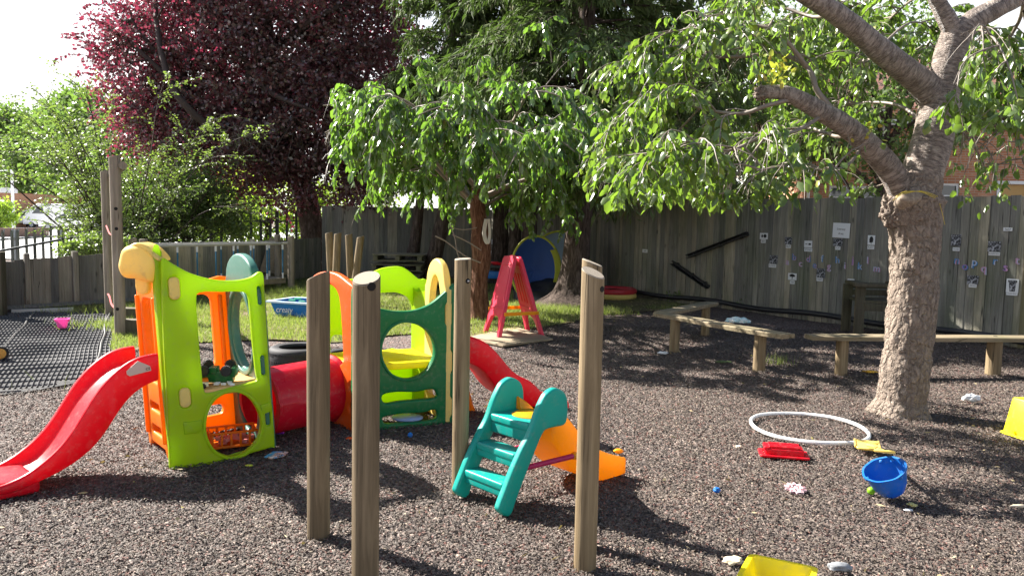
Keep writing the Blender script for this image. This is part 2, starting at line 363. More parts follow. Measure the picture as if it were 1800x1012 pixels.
def soilmat():
    s = NT('dry_soil'); v = s.coord(); n1 = s.noise(v, 9, 8, .7); n2 = s.noise(v, .8, 4)
    col = s.ramp(n1, [(.3, (.10, .075, .05)), (.7, (.26, .20, .13))]); col = s.mix(s.ramp(n2, [(.4, (0, 0, 0)), (.6, (.8,)*3)]), col, (.14, .16, .05))
    s.base(col, .95, .1); s.bump(n1, .6, .02); return s.m
M['soil'] = soilmat()
def asph():
    s = NT('pale_asphalt'); n = s.noise(s.coord(), 3, 6); s.base(s.ramp(n, [(.3, (.52, .515, .51)), (.7, (.62, .615, .61))]), .85, .3); return s.m
M['asphalt'] = asph()
def brick():
    s = NT('brick_wall'); b = s.n('ShaderNodeTexBrick'); s.l(s.coord((1, 1, 1), 'UV'), b.inputs['Vector'])
    b.inputs['Scale'].default_value = 1.0; b.inputs['Brick Width'].default_value = .225; b.inputs['Row Height'].default_value = .075; b.inputs['Mortar Size'].default_value = .008
    b.inputs['Color1'].default_value = (.42, .17, .085, 1); b.inputs['Color2'].default_value = (.56, .27, .15, 1); b.inputs['Mortar'].default_value = (.46, .38, .30, 1)
    n = s.noise(s.coord(), 2.2, 5); s.base(s.mix(s.ramp(n, [(.4, (0, 0, 0)), (.7, (.3,)*3)]), b.outputs[0], (.25, .13, .08)), .9, .2); return s.m
M['brick'] = brick()
def tiles():
    s = NT('roof_tiles'); b = s.n('ShaderNodeTexBrick'); s.l(s.coord((1, 1, 1), 'UV'), b.inputs['Vector'])
    b.inputs['Scale'].default_value = 1.0; b.inputs['Brick Width'].default_value = .3; b.inputs['Row Height'].default_value = .28; b.inputs['Mortar Size'].default_value = .02
    b.inputs['Color1'].default_value = (.28, .14, .10, 1); b.inputs['Color2'].default_value = (.20, .11, .09, 1); b.inputs['Mortar'].default_value = (.07, .045, .04, 1)
    s.base(b.outputs[0], .8, .3); return s.m
M['tiles'] = tiles()
def picmat():
    s = NT('photocopied_picture'); n = s.noise(s.coord(), 38, 5, .7); s.base(s.ramp(n, [(.47, (.03, .03, .035)), (.62, (.45, .46, .5))]), .6, .3); return s.m
M['pic'] = picmat()
def carp(n, c): return plain(n, c, .22, .7, 0, .02)
# ================================================================ SETTING
def quadsheet(pts, z=0.0):
    b = B(); b.faces.new([b.verts.new((p[0], p[1], z)) for p in pts]); return b
gb = B(); N_ = 60
# ground: one large sheet, gently uneven near the camera
xs = sorted(set([-400, -150, -60, -30, -16]+[round(-12+.3*i, 2) for i in range(81)]+[16, 30, 60, 150, 400]))
ys = sorted(set([-60, -20, -5]+[round(0+.3*i, 2) for i in range(71)]+[24, 30, 45, 80, 150, 400]))
def gz(x, y):
    return (0.014*noise.noise(Vector((x*1.1, y*1.1, 3)))+.007*noise.noise(Vector((x*3.1, y*3.1, 8))))*(1 if abs(x) < 14 and -2 < y < 22 else 0)
vv = {}
for i, x in enumerate(xs):
    for j, y in enumerate(ys): vv[i, j] = gb.verts.new((x, y, gz(x, y)-.012))
for i in range(len(xs)-1):
    for j in range(len(ys)-1): gb.faces.new((vv[i, j], vv[i+1, j], vv[i+1, j+1], vv[i, j+1]))
struct('ground', gb, M['mulch'])
# shredded rubber chips: nobody could count them
def chips():
    n = 560000; u = nr.random(n)
    Y = 2.3+ (11.5-2.3)*u**1.25; X = (nr.random(n)*2-1)*(Y*.70+.5)
    keep = np.ones(n, bool)
    # thinner with distance, none on the mat or the grass
    gx = G(0, 695); keep &= ~((X < np.interp(Y, [7.2, 9.4], [-3.9, -4.55])) & (Y > np.interp(X, [-6, -3.9], [6.2, 7.35])))
    keep &= ~((X < .2) & (Y > 9.1))
    X, Y = X[keep], Y[keep]; n = len(X)
    L = nr.uniform(.006, .019, n)*(1+.05*Y); W = nr.uniform(.0015, .0036, n)*(1+.07*Y); A = nr.random(n)*2*np.pi; T = nr.normal(0, .32, n)
    Z = nr.uniform(-.012, .007, n)+np.array([gz(x, y) for x, y in zip(X, Y)]); d = np.stack([np.cos(A)*np.cos(T), np.sin(A)*np.cos(T), np.sin(T)], 1)
    s = np.stack([-np.sin(A), np.cos(A), nr.normal(0, .5, n)], 1); s /= np.linalg.norm(s, axis=1)[:, None]
    c = np.stack([X, Y, Z], 1); L = L[:, None]; W = W[:, None]; up = np.zeros((n, 3)); up[:, 2] = 1
    a = c-d*L/2; e = c+d*L/2
    V = np.stack([a-s*W*.6, a+s*W*.6, c+up*W*.7-s*W, c+up*W*.7+s*W, e-s*W*.5, e+s*W*.5], 1).reshape(-1, 3)
    k = np.arange(n)[:, None]*6
    F = np.concatenate([k+np.array([[0, 1, 3, 2]]), k+np.array([[2, 3, 5, 4]])], 0)
    o = obj('mulch_chips', npmesh('mulch_chips', V, F), M['chip'], sharp=False)
    tag(o, 'loose shredded dark rubber chips covering the play area', 'mulch', kind='stuff')
chips()
# grass base and blades
gp = [G(195, 618), G(300, 604), G(480, 597), G(590, 602), G(680, 590), G(760, 585), G(850, 592), G(940, 578), G(1030, 560), (1.3, 13.2, 0), (1.0, 16, 0), (-1, 19.5, 0), (-5, 20.5, 0), (-7.2, 17, 0), (-6.2, 13.2, 0), G(196, 560)]
gp = [(p[0], p[1]) for p in gp]
def inpoly(X, Y, P):
    c = np.zeros(len(X), bool); j = len(P)-1
    for i in range(len(P)):
        xi, yi = P[i]; xj, yj = P[j]
        c ^= ((yi > Y) != (yj > Y)) & (X < (xj-xi)*(Y-yi)/(yj-yi+1e-9)+xi); j = i
    return c
struct('grass_soil', quadsheet([(p[0], p[1]) for p in spline([(*p, 0) for p in gp], 4, True)], .006), M['soil'])
struct('bare_soil', quadsheet([(p.x, p.y) for p in spline([(.6, 13.2, 0), G(960, 562), G(1060, 552), G(1180, 545), G(1245, 540), (3.3, 14.6, 0), (2.2, 16.3, 0), (0, 19.6, 0), (-.4, 17, 0)], 4, True)], .010), M['soil'])
def blades(X, Y, h, wd, lean=.45):
    n = len(X); A = nr.random(n)*2*np.pi; H = nr.uniform(.5, 1.15, n)*h; Wd = nr.uniform(.6, 1.2, n)*wd
    l = nr.normal(0, lean, (n, 2))*H[:, None]
    b0 = np.stack([X-np.cos(A)*Wd, Y-np.sin(A)*Wd, np.zeros(n)], 1); b1 = np.stack([X+np.cos(A)*Wd, Y+np.sin(A)*Wd, np.zeros(n)], 1)
    tp = np.stack([X+l[:, 0], Y+l[:, 1], H], 1)
    V = np.stack([b0, b1, tp], 1).reshape(-1, 3); F = (np.arange(n)[:, None]*3+np.array([[0, 1, 2]])); return V, F
def grass():
    n = 170000; X = nr.uniform(-7.5, 1.6, n); Y = 8.2+nr.random(n)**1.3*12
    k = inpoly(X, Y, gp)
    pt = np.array([noise.noise(Vector((x*.9, y*.9, 0))) for x, y in zip(X, Y)]); k &= (pt > -.28-.3*nr.random(n))
    X, Y, pt = X[k], Y[k], pt[k]
    V1, F1 = blades(X, Y, .065, .006)
    # lush tuft line in front of the conifer, and scattered weeds
    tx, ty = [], []
    for (px, py, r, q) in ((1000, 550, .35, 1500), (960, 545, .4, 1800), (1060, 550, .25, 500), (900, 560, .4, 1400), (250, 545, .5, 1200), (300, 520, .8, 1500), (210, 575, .3, 600), (70, 541, .5, 300), (125, 547, .35, 260), (520, 515, .7, 1500), (420, 508, .9, 1500), (1365, 640, .1, 70), (1180, 545, .2, 120), (150, 672, .3, 14), (590, 560, .6, 700), (850, 545, .4, 800)):
        c = G(px, py); tx.append(nr.normal(c.x, r, q)); ty.append(nr.normal(c.y, r*.6, q))
    V2, F2 = blades(np.concatenate(tx), np.concatenate(ty), .13, .005, .5)
    o = obj('grass', npmesh('grass', np.concatenate([V1, V2]), np.concatenate([F1, F2+len(V1)])), M['grass'], sharp=False)
    tag(o, 'patchy short grass, partly dried, behind the climbing frame', 'grass', kind='stuff')
grass()
# honeycomb rubber mat with ridges, lying over the left of the area
def mat_():
    P = [G(-40, 700), G(60, 688), G(130, 675), G(196, 662), G(197, 600), G(196, 552), G(60, 549), G(-60, 552)]
    b = quadsheet([(p.x, p.y) for p in P], .010); struct('rubber_mat_base', b, M['black'])
    # ridges: thin raised bars running toward the camera's left
    poly = [(p.x, p.y) for p in P]; b = B()
    d = Vector((-.43, .90, 0)).normalized(); s = Vector((-d.y, d.x, 0)); o = G(60, 640)
    def strip(cx, wv, hh, dirv, side, step, L):
        n = int(L*2/step); run = []
        for i in range(n+1):
            t = -L+i*step; p = o+side*cx+dirv*t; p = p+side*(.03*noise.noise(Vector((t*.8, cx*.8, 5))))
            ins = bool(inpoly(np.array([p.x]), np.array([p.y]), poly)[0])
            if ins: run.append(p)
            if (not ins or i == n) and len(run) > 1:
                for a, c in zip(run[:-1], run[1:]):
                    z0 = .014+.006*noise.noise(a*2.5); z1 = .014+.006*noise.noise(c*2.5); sw = side*wv
                    v = [b.verts.new(q) for q in (a-sw+Vector((0, 0, .009)), a+Vector((0, 0, z0+hh)), a+sw+Vector((0, 0, .009)), c-sw+Vector((0, 0, .009)), c+Vector((0, 0, z1+hh)), c+sw+Vector((0, 0, .009)))]
                    b.faces.new((v[0], v[3], v[4], v[1])); b.faces.new((v[1], v[4], v[5], v[2]))
            if not ins: run = []
    k = -4.5
    while k < 4.5: strip(k, .011, .012, d, s, .25, 6.5); k += .040
    k = -6.0
    while k < 6.0: strip(k, .006, .009, s, d, .12, 4.6); k += .21
    mm = B(); me = bpy.data.meshes.new('t'); b.to_mesh(me); b.free()
    o2 = obj('ridged_mat', me, M['matridge'], sharp=False); tag(o2, kind='structure')
    b = B()
    # pale seams where the tiles meet
    for c0 in (-2.4, -1.5, -.55, .4, 1.35):
        pts = [o+s*(c0+.05*noise.noise(Vector((t*.9, c0, 1))))+d*t for t in np.arange(-6, 6, .15)]
        pts = [p for p in pts if inpoly(np.array([p.x]), np.array([p.y]), poly)[0]]
        if len(pts) > 2: tube(b, [Vector((p.x, p.y, .030)) for p in pts], .009, 4, False)
    struct('mat_seams', b, M['seam'])
M['matridge'] = plain('mat_ridge_rubber', (.085, .083, .086), .6, .35, 0, .5, 5)
M['seam'] = plain('mat_seam', (.17, .165, .16), .7)
mat_()
# car park beyond the fences
struct('car_park', quadsheet([(-75, 24), (-9.5, 24), (-9.5, 29), (-14, 90), (-75, 105), (-160, 105)], .03), M['asphalt'])

# ---------------------------------------------------------------- fences
def board_fence(name, label, A, Bp, h, bw, mat, cat='fence', posts=(), sink=.02, capped=False, gravel=False, hvar=.01, hfun=None, bays=(0, 1), postmat=None, seed=1):
    """vertical feather-edged boards from A to B facing the yard"""
    A = Vector((A[0], A[1], 0)); Bp = Vector((Bp[0], Bp[1], 0)); L = (Bp-A).length; d = (Bp-A)/L
    n = Vector((d.y, -d.x, 0));   # towards the right of travel
    t = thing(name, label, cat, A); rr = random.Random(seed)
    for (b0, b1) in zip(bays[:-1], bays[1:]):
        b = B(); s = b0*L
        while s < b1*L-.02:
            wd = min(bw*rr.uniform(.88, 1.12), b1*L-s); z = (hfun(s/L) if hfun else h)+rr.uniform(-hvar, hvar)
            off = rr.uniform(-.003, .003); tl = rr.uniform(-.004, .004)
            def P(ss, dep, zz): return A+d*ss+n*(dep+tl*zz)+Vector((0, 0, zz))
            e = wd*.998+.012; th0, th1 = .006, .019
            v = [b.verts.new(q) for q in (P(s, off, -sink), P(s+e, off, -sink), P(s+e, off+th1, -sink), P(s, off+th0, -sink), P(s, off, z), P(s+e, off, z), P(s+e, off+th1, z), P(s, off+th0, z))]
            for f in ((3, 2, 6, 7), (0, 4, 5, 1), (4, 7, 6, 5), (0, 3, 7, 4), (1, 5, 6, 2)): b.faces.new([v[i] for i in f])
            s += wd
        obj('fence_panel', b, mat, t, ang=20)
    for (s, side, ph, r) in posts:
        b = B(); p = A+d*(s*L)+n*side; M4 = Matrix((d, n, Vector((0, 0, 1)))).transposed().to_4x4(); M4.translation = p
        box(b, (0, 0, ph/2-.02), (r, r, ph+.04), M4, .006); obj('fence_post', b, postmat or mat, t)
    b = B()
    for z in (.35, h*.5, h-.3):
        M4 = frame(A, Bp); box(b, (L/2, z, .045), (L, .07, .04), M4, .004)
    # rails sit behind the boards
    bmesh.ops.translate(b, vec=-n*.09 if (frame(A, Bp).to_3x3() @ Vector((0, 0, 1))).dot(n) > 0 else n*0, verts=b.verts)
    obj('fence_rail', b, mat, t)
    return t, A, d, n, L
FA, FB = (-.55, 20.77), (7.6, 8.43)
rf, fA, fd, fn, fL = board_fence('timber_fence', 'tall grey-brown timber board fence on the right carrying paper labels and letters', FA, FB, 1.93, .125, M['fence'], bays=(0, .28, .42, .575, .75, .865, 1), posts=((.28, -.06, 1.9, .09), (.42, -.06, 1.9, .09), (.575, -.06, 1.9, .09), (.75, -.06, 1.93, .09), (.868, .03, 1.95, .075)), postmat=M['fencepost'], seed=5)
# fence plane for things hung on it
FM = frame((FA[0]-fn.x*-.024, FA[1]-fn.y*-.024, 0), (FB[0]+fn.x*.024, FB[1]+fn.y*.024, 0))
def ptF(px, py):
    return PLANE(px, py, FM)
# left yard fence, low
def gF(px, d): return (AT(px, 500, d).x, d)
LA = gF(-60, 11.2); LB = gF(258, 13.2); LC = (-4.75, 19.6); LD = (-.35, 21.4)
board_fence('low_timber_fence', 'low grey timber fence behind the ridged rubber mat', LA, LB, .83, .10, M['fenceg'], bays=(0, .3, .56, 1), posts=((.3, .03, .86, .07), (.56, .04, .88, .08), (.075, .05, .95, .12)), hfun=lambda t: .72+.16*t, seed=2)
board_fence('rear_timber_fence', 'dark low timber fence behind the rope bridge', (LB[0]+.05, LB[1]+.04), LC, .95, .12, M['fence'], bays=(0, .5, 1), posts=((.5, .03, 1, .08),), hfun=lambda t: .93+.03*t, seed=3)
board_fence('shaded_timber_fence', 'timber fence in deep shade behind the conifer trunks', (LC[0]+.05, LC[1]+.03), LD, 1.75, .125, M['fence'], bays=(0, .5, 1), posts=((.5, .03, 1.8, .09),), seed=4)
# gravel board under the low fence
b = B(); tube(b, [Vector((*LA, .06))+Vector((.05, -.1, 0)), Vector((*LB, .06))+Vector((.05, -.1, 0))], .05, 4); tag(obj('gravel_board', b, M['fenceg']), 'rough timber plank along the foot of the low fence', 'plank')
b = B(); p0, p1 = G(20, 551), G(130, 547); M4 = frame(p0, p1); box(b, ((p1-p0).length/2, .03, 0), ((p1-p0).length, .06, .06), M4, .01); tag(obj('edging_strip', b, M['kerb']), 'pale edging strip at the back edge of the rubber mat', 'edging')
# palisade fence behind
def palisade(name, label, pts, h0, h1, pitch, mat, sw, bays):
    t = thing(name, label, 'fence', (pts[0][0], pts[0][1], 0)); A = Vector((*pts[0], 0)); C = Vector((*pts[1], 0)); L = (C-A).length; d = (C-A)/L; n = Vector((d.y, -d.x, 0))
    for k in range(bays):
        b = B(); s = L*k/bays
        while s < L*(k+1)/bays:
            h = h0+(h1-h0)*s/L; p = A+d*s
            q = [(-sw, 0), (-sw*.35, .012), (sw*.35, .012), (sw, 0)]
            lo = [b.verts.new(p+d*x+n*y) for x, y in q]; hi = [b.verts.new(p+d*x+n*y+Vector((0, 0, h-.10))) for x, y in q]
            tp = [b.verts.new(p+d*x*.9+n*y+Vector((0, 0, h-(0 if i in (0, 3) else .05)))) for i, (x, y) in enumerate(((-sw*1.0, .02), (-sw*.3, .0), (sw*.3, .0), (sw*1.0, .02)))]
            for i in range(3):
                b.faces.new((lo[i], lo[i+1], hi[i+1], hi[i])); b.faces.new((hi[i], hi[i+1], tp[i+1], tp[i]))
            s += pitch
        obj('picket_panel', b, mat, t, sharp=False)
        for hh in (.3, .8):
            b = B(); z0 = (h0+(h1-h0)*k/bays)*hh; z1 = (h0+(h1-h0)*(k+1)/bays)*hh
            tube(b, [A+d*L*k/bays-n*.03+Vector((0, 0, z0)), A+d*L*(k+1)/bays-n*.03+Vector((0, 0, z1))], .022, 4); obj('rail', b, mat, t)
        b = B(); p = A+d*L*k/bays-n*.07; box(b, (p.x, p.y, h0/2), (.08, .08, h0), None, .004); obj('post', b, mat, t)
palisade('palisade_fence', 'galvanised steel palisade fence beside the car park', (gF(-60, 15), gF(245, 20)), 1.1, 1.28, .225, M['metal'], .042, 4)
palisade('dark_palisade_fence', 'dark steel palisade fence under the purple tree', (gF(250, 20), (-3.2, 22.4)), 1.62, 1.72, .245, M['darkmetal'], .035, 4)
b = B(); tube(b, [AT(-60, 452, 13), AT(0, 441, 13.4), AT(120, 419, 14.6), AT(235, 398, 16)], .022, 6); 
hr = thing('sloping_handrail', 'dark metal handrail sloping up above the low fence', 'handrail', (AT(-60, 452, 13).x, 13, 0))
obj('rail', b, M['darkmetal'], hr)
b = B()
for px, py, d in ((-50, 450, 13.05), (60, 430, 14), (175, 409, 15.3)):
    q = AT(px, py, d); tube(b, [q, Vector((q.x, q.y, 0))], .02, 6)
obj('support', b, M['darkmetal'], hr)

# ---------------------------------------------------------------- house beyond the right fence
def uvbox(faces, uvscale=1):
    """faces: list of (origin, U, V, w, h) rectangles with metric UVs"""
    b = B(); uv = b.loops.layers.uv.new('UVMap')
    for (o, U, V, w_, h_) in faces:
        o, U, V = Vector(o), Vector(U), Vector(V); vs = [b.verts.new(o+U*x+V*y) for x, y in ((0, 0), (w_, 0), (w_, h_), (0, h_))]; f = b.faces.new(vs)
        for l, (x, y) in zip(f.loops, ((0, 0), (w_, 0), (w_, h_), (0, h_))): l[uv].uv = (x, y)
    return b
def house():
    Yh = 25.0; x0 = AT(1413, 340, Yh).x; Hh = 4.7; Wd = 13; Dp = 8
    u = Vector((math.cos(R(-6)), math.sin(R(-6)), 0)); v = Vector((-u.y, u.x, 0)); Z = Vector((0, 0, 1)); O = Vector((x0, Yh, 0))
    t = thing('brick_house', 'two-storey red brick house with tiled roof beyond the right fence', 'house', O)
    # openings: (u0, z0, w, h)
    def onw(px, py):
        Mh = frame(O, O+u); return PLANE(px, py, Mh)
    wins = []
    for (a, bb, c, dd) in ((1458, 326, 1545, 395), (1645, 322, 1682, 395), (1520, 190, 1556, 244)):
        (ua, za), (ub, zb) = onw(a, bb), onw(c, dd); wins.append((ua, zb, ub-ua, za-zb))
    (da, dz) = onw(1753, 318); (db, _) = onw(1800, 318); door = (da, 0, 2.0, dz)
    cuts = wins+[door]
    # wall as grid of rectangles around openings
    us = sorted(set([0, Wd]+[q for c in cuts for q in (c[0], c[0]+c[2])])); zs = sorted(set([0, Hh]+[q for c in cuts for q in (c[1], c[1]+c[3])]))
    faces = []
    for i in range(len(us)-1):
        for j in range(len(zs)-1):
            cu_, cz = (us[i]+us[i+1])/2, (zs[j]+zs[j+1])/2
            if any(c[0] < cu_ < c[0]+c[2] and c[1] < cz < c[1]+c[3] for c in cuts): continue
            faces.append((O+u*us[i]+Z*zs[j], u, Z, us[i+1]-us[i], zs[j+1]-zs[j]))
    for c in cuts:
        o = O+u*c[0]+Z*c[1]; faces += [(o, v, Z, .12, c[3]), (o+u*c[2], v, Z, .12, c[3]), (o, u, v, c[2], .12), (o+Z*c[3], u, v, c[2], .12)]
    faces += [(O+v*Dp, -v, Z, Dp, Hh), (O+u*Wd, v, Z, Dp, Hh), (O+u*Wd+v*Dp, -u, Z, Wd, Hh)]
    obj('wall', uvbox(faces), M['brick'], t, sharp=False)
    rise = 3.0
    fs = [(O-u*.3-v*.35+Z*(Hh-.1), u, (v*(Dp/2+.35)+Z*(rise+.1)).normalized(), Wd+.6, math.hypot(Dp/2+.35, rise+.1)),
          (O+u*(Wd+.3)+v*(Dp+.35)+Z*(Hh-.1), -u, (-v*(Dp/2+.35)+Z*(rise+.1)).normalized(), Wd+.6, math.hypot(Dp/2+.35, rise+.1))]
    rf_ = obj('roof', uvbox(fs), M['tiles'], t, sharp=False)
    b = B(); M4 = Matrix((u, v, Z)).transposed().to_4x4(); M4.translation = O
    box(b, (Wd/2, -.30, Hh-.05), (Wd+.6, .10, .16), M4, .02); obj('gutter', b, M['upvc'], rf_)
    b = B()
    for uu in (-.0, Wd):
        v1 = [b.verts.new(O+u*uu+q) for q in (Z*Hh, v*Dp+Z*Hh, v*Dp/2+Z*(Hh+rise))]; b.faces.new(v1)
    obj('gable', b, M['brick'], t)
    for c in wins:
        b = B(); fw = .07
        box(b, (c[0]+c[2]/2, .07, c[1]+fw/2), (c[2], .06, fw), M4, .006); box(b, (c[0]+c[2]/2, .07, c[1]+c[3]-fw/2), (c[2], .06, fw), M4, .006)
        k = 3 if c[2] > 1.2 else 2
        for i in range(k): box(b, (c[0]+fw/2+(c[2]-fw)*i/(k-1), .065, c[1]+c[3]/2), (fw, .05, c[3]-2*fw+.004), M4, .006)
        box(b, (c[0]+c[2]/2, .068, c[1]+c[3]*.7), (c[2]-fw, .045, fw*.6), M4, .004)
        wf = obj('window', b, M['upvc'], t)
        b = B(); box(b, (c[0]+c[2]/2, .10, c[1]+c[3]/2), (c[2]-.02, .01, c[3]-.02), M4); obj('pane', b, M['glass'], wf)
        b = B(); box(b, (c[0]+c[2]/2, .16, c[1]+c[3]/2), (c[2]+.2, .01, c[3]+.1), M4); obj('curtain', b, M['paper'], wf)
        b = B(); box(b, (c[0]+c[2]/2, -.03, c[1]-.04), (c[2]+.2, .16, .06), M4, .01); obj('sill', b, M['kerb'], wf)
    b = B(); c = door
    for xx in (0, .95, 1.9): box(b, (c[0]+.04+xx, .02, c[3]/2), (.09, .12, c[3]), M4, .01)
    box(b, (c[0]+1, .02, c[3]-.05), (1.85, .11, .1), M4, .01); pf = obj('porch_frame', b, M['upvc'], t)
    b = B(); box(b, (c[0]+1.4, .07, c[3]/2), (.9, .02, c[3]), M4); obj('pane', b, M['glass'], pf)
    b = B(); box(b, (c[0]+.5, .10, c[3]/2), (.9, .03, c[3]), M4); obj('door', b, M['orangewood'], pf)
    b = B(); tube(b, [O+u*.12-v*.05+Z*(z_) for z_ in (0, 2, Hh-.1)], .05, 8); obj('downpipe', b, M['upvc'], t)
    b = B(); tube(b, [O+u*(onw(1548, 300)[0])-v*.05+Z*(z_) for z_ in (2.4, Hh-.1)], .035, 8); obj('downpipe', b, M['upvc'], t)
M['orangewood'] = plain('ochre_door', (.5, .30, .10), .5)
house()
# flat-roofed building and lamp post at the far left
def farb():
    d = 62; a = AT(-60, 390, d); c = AT(10, 390, d+4); t = thing('flat_roofed_building', 'brown brick building with white flat roof edge at the far left', 'building', (a.x, a.y, 0))
    hh = AT(0, 336, d).z; M4 = frame((a.x, a.y, 0), (c.x, c.y, 0)); L = (c-a).length
    b = uvbox([(Vector((a.x, a.y, 0)), (c-a).normalized()*Vector((1, 1, 0)).length/math.sqrt(2), (0, 0, 1), L, hh), ((c.x, c.y, 0), (.0, 1, 0), (0, 0, 1), 12, hh)]); obj('wall', b, M['brick'], t, sharp=False)
    b = B(); box(b, (L/2+.2, hh+.15, -5.6), (L+.8, .4, 12.6), M4, .02); obj('roof', b, M['upvc'], t)
    b = B(); box(b, (L*.8, hh*.55, .03), (1.0, 1.4, .05), M4, .01); wf = obj('window', b, M['upvc'], t)
    b = B(); box(b, (L*.8, hh*.55, .06), (.85, 1.2, .02), M4); obj('pane', b, M['glass'], wf)
farb()
def lamp():
    p = AT(24, 395, 58); q = AT(21, 299, 58); t = thing('lamp_post', 'slim white lamp post standing in the car park', 'lamp post', (p.x, p.y, 0))
    b = B(); tube(b, [Vector((p.x, p.y, 0)), Vector((p.x, p.y, 1)), Vector((p.x, p.y, q.z))], [.14, .11, .085], 10); obj('pole', b, M['paper'], t)
    b = B(); tube(b, [Vector((p.x, p.y, q.z)), Vector((p.x-.8, p.y, q.z-.05)), Vector((p.x-1.2, p.y, q.z-.16))], .035, 6); obj('arm', b, M['paper'], t)
    b = B(); box(b, (p.x-1.35, p.y, q.z-.2), (.5, .22, .1), None, .03); obj('lamp_head', b, M['metal'], t)
lamp()
b = B(); p = AT(-30, 408, 42); q = AT(83, 408, 46); M4 = frame((p.x, p.y, 0), (q.x, q.y, 0)); L = (q-p).length
box(b, (L/2, .25, 0), (L, .5, .25), M4, .01); wl = tag(obj('low_wall', b, plain('brown_wall', (.20, .13, .10), .9), ang=30), 'low brown brick wall at the edge of the car park', 'wall')
# ---------------------------------------------------------------- cars
def car(name, label, px, d, yaw, colm, kind='hatch', L=4.1, Wc=1.75, H=1.48):
    p = AT(px, 400, d); p.z = .03; t = thing(name, label, 'van' if kind == 'van' else 'car', p, 'vehicles in the car park')
    T = Matrix.Translation(p) @ Matrix.Rotation(R(yaw), 4, 'Z') @ Matrix.Rotation(R(90), 4, 'X')
    h = L/2
    if kind == 'van': body = [(-h, .35), (-h, H-.1), (-h+.1, H), (h-1.35, H), (h-.75, .95*H-.2), (h-.15, .55*H), (h, .5*H), (h, .35)]
    else: body = [(-h, .4), (-h, .8), (-h+.1, .92), (-h+.35, .95), (h-1.0, .93), (h-.3, .82), (h, .65), (h, .35)]
    addb = B(); addmesh(addb, plate([(x, y) for x, y in body], (), Wc, .08, T)); bo = obj('body', addb, colm, t)
    if kind != 'van':
        cb = [(-h+.25, .9), (-h+.55, H-.06), (-h+.85, H), (h-2.0, H), (h-1.75, H-.05), (h-1.0, .9)]
        b = B(); addmesh(b, plate(cb, (), Wc*.86, .06, T)); obj('cabin', b, colm, t)
        gl = [(-h+.5, .98), (-h+.7, H-.14), (h-1.95, H-.14), (h-1.35, .98)]
        b = B(); addmesh(b, plate(gl, (), Wc*.86+.03, .01, T)); obj('window', b, M['glass'], t)
        b = B(); 
        Tw = Matrix.Translation(p) @ Matrix.Rotation(R(yaw), 4, 'Z')
        box(b, (-h+.36, 0, 1.16), (.14, Wc*.68, .34), Tw, .01); box(b, (h-1.32, 0, 1.15), (.30, Wc*.7, .3), Tw, .01); obj('windscreen', b, M['glass'], t)
    else:
        Tw = Matrix.Translation(p) @ Matrix.Rotation(R(yaw), 4, 'Z')
        b = B(); addmesh(b, plate([(h-1.9, H*.6), (h-1.9, H-.25), (h-1.4, H-.25), (h-.85, H*.6)], (), Wc+.02, .01, T)); obj('window', b, M['glass'], t)
    for sx in (-1, 1):
        for sy in (-1, 1):
            Mw = Matrix.Translation(p) @ Matrix.Rotation(R(yaw), 4, 'Z') @ Matrix.Translation((sx*(h-.8), sy*(Wc/2-.1), .31)) @ Matrix.Rotation(R(90), 4, 'X')
            b = B(); lathe(b, [(.0, -.1), (.26, -.1), (.31, -.06), (.31, .06), (.26, .1), (0, .1)], Mw, 16); wv = obj('wheel', b, M['black'], t)
            b = B(); lathe(b, [(.0, -.115), (.17, -.112), (.17, .112), (0, .115)], Mw, 12); obj('rim', b, M['metal'], wv)
    Tw = Matrix.Translation(p) @ Matrix.Rotation(R(yaw), 4, 'Z')
    for sy in (-1, 1):
        b = B(); box(b, (-h-.0, sy*.68, .78), (.06, .22, .22), Tw, .01); obj('tail_light', b, carp('tail_light_red', (.5, .01, .01)), t)
        b = B(); box(b, (h-.03, sy*.62, .66), (.1, .3, .12), Tw, .01); obj('headlight', b, M['paper'], t)
cw, cr, cb_, cs = carp('white_car_paint', (.75, .75, .75)), carp('dark_red_car_paint', (.30, .02, .03)), carp('dark_car_paint', (.03, .04, .05)), carp('blue_car_paint', (.02, .10, .30))
car('parked_car', 'white estate car parked nose left, second vehicle from the left', 58, 68, 176, cw)
car('parked_car', 'dark red car in front of the white estate car', 40, 74, 172, cr, H=1.3)
car('parked_car', 'small white car beside the lamp post, leftmost vehicle', 26, 84, 185, cw)
car('parked_car', 'dark car parked behind the white estate car', 76, 86, 178, cb_)
car('parked_van', 'white van parked in the car park left of the tall posts', 104, 64, 170, cw, 'van', 5.0, 1.9, 2.0)
car('parked_car', 'white hatchback in front of the white van', 128, 56, 168, cw, H=1.4)
car('parked_car', 'blue car parked right of the white van', 160, 68, 185, cs)
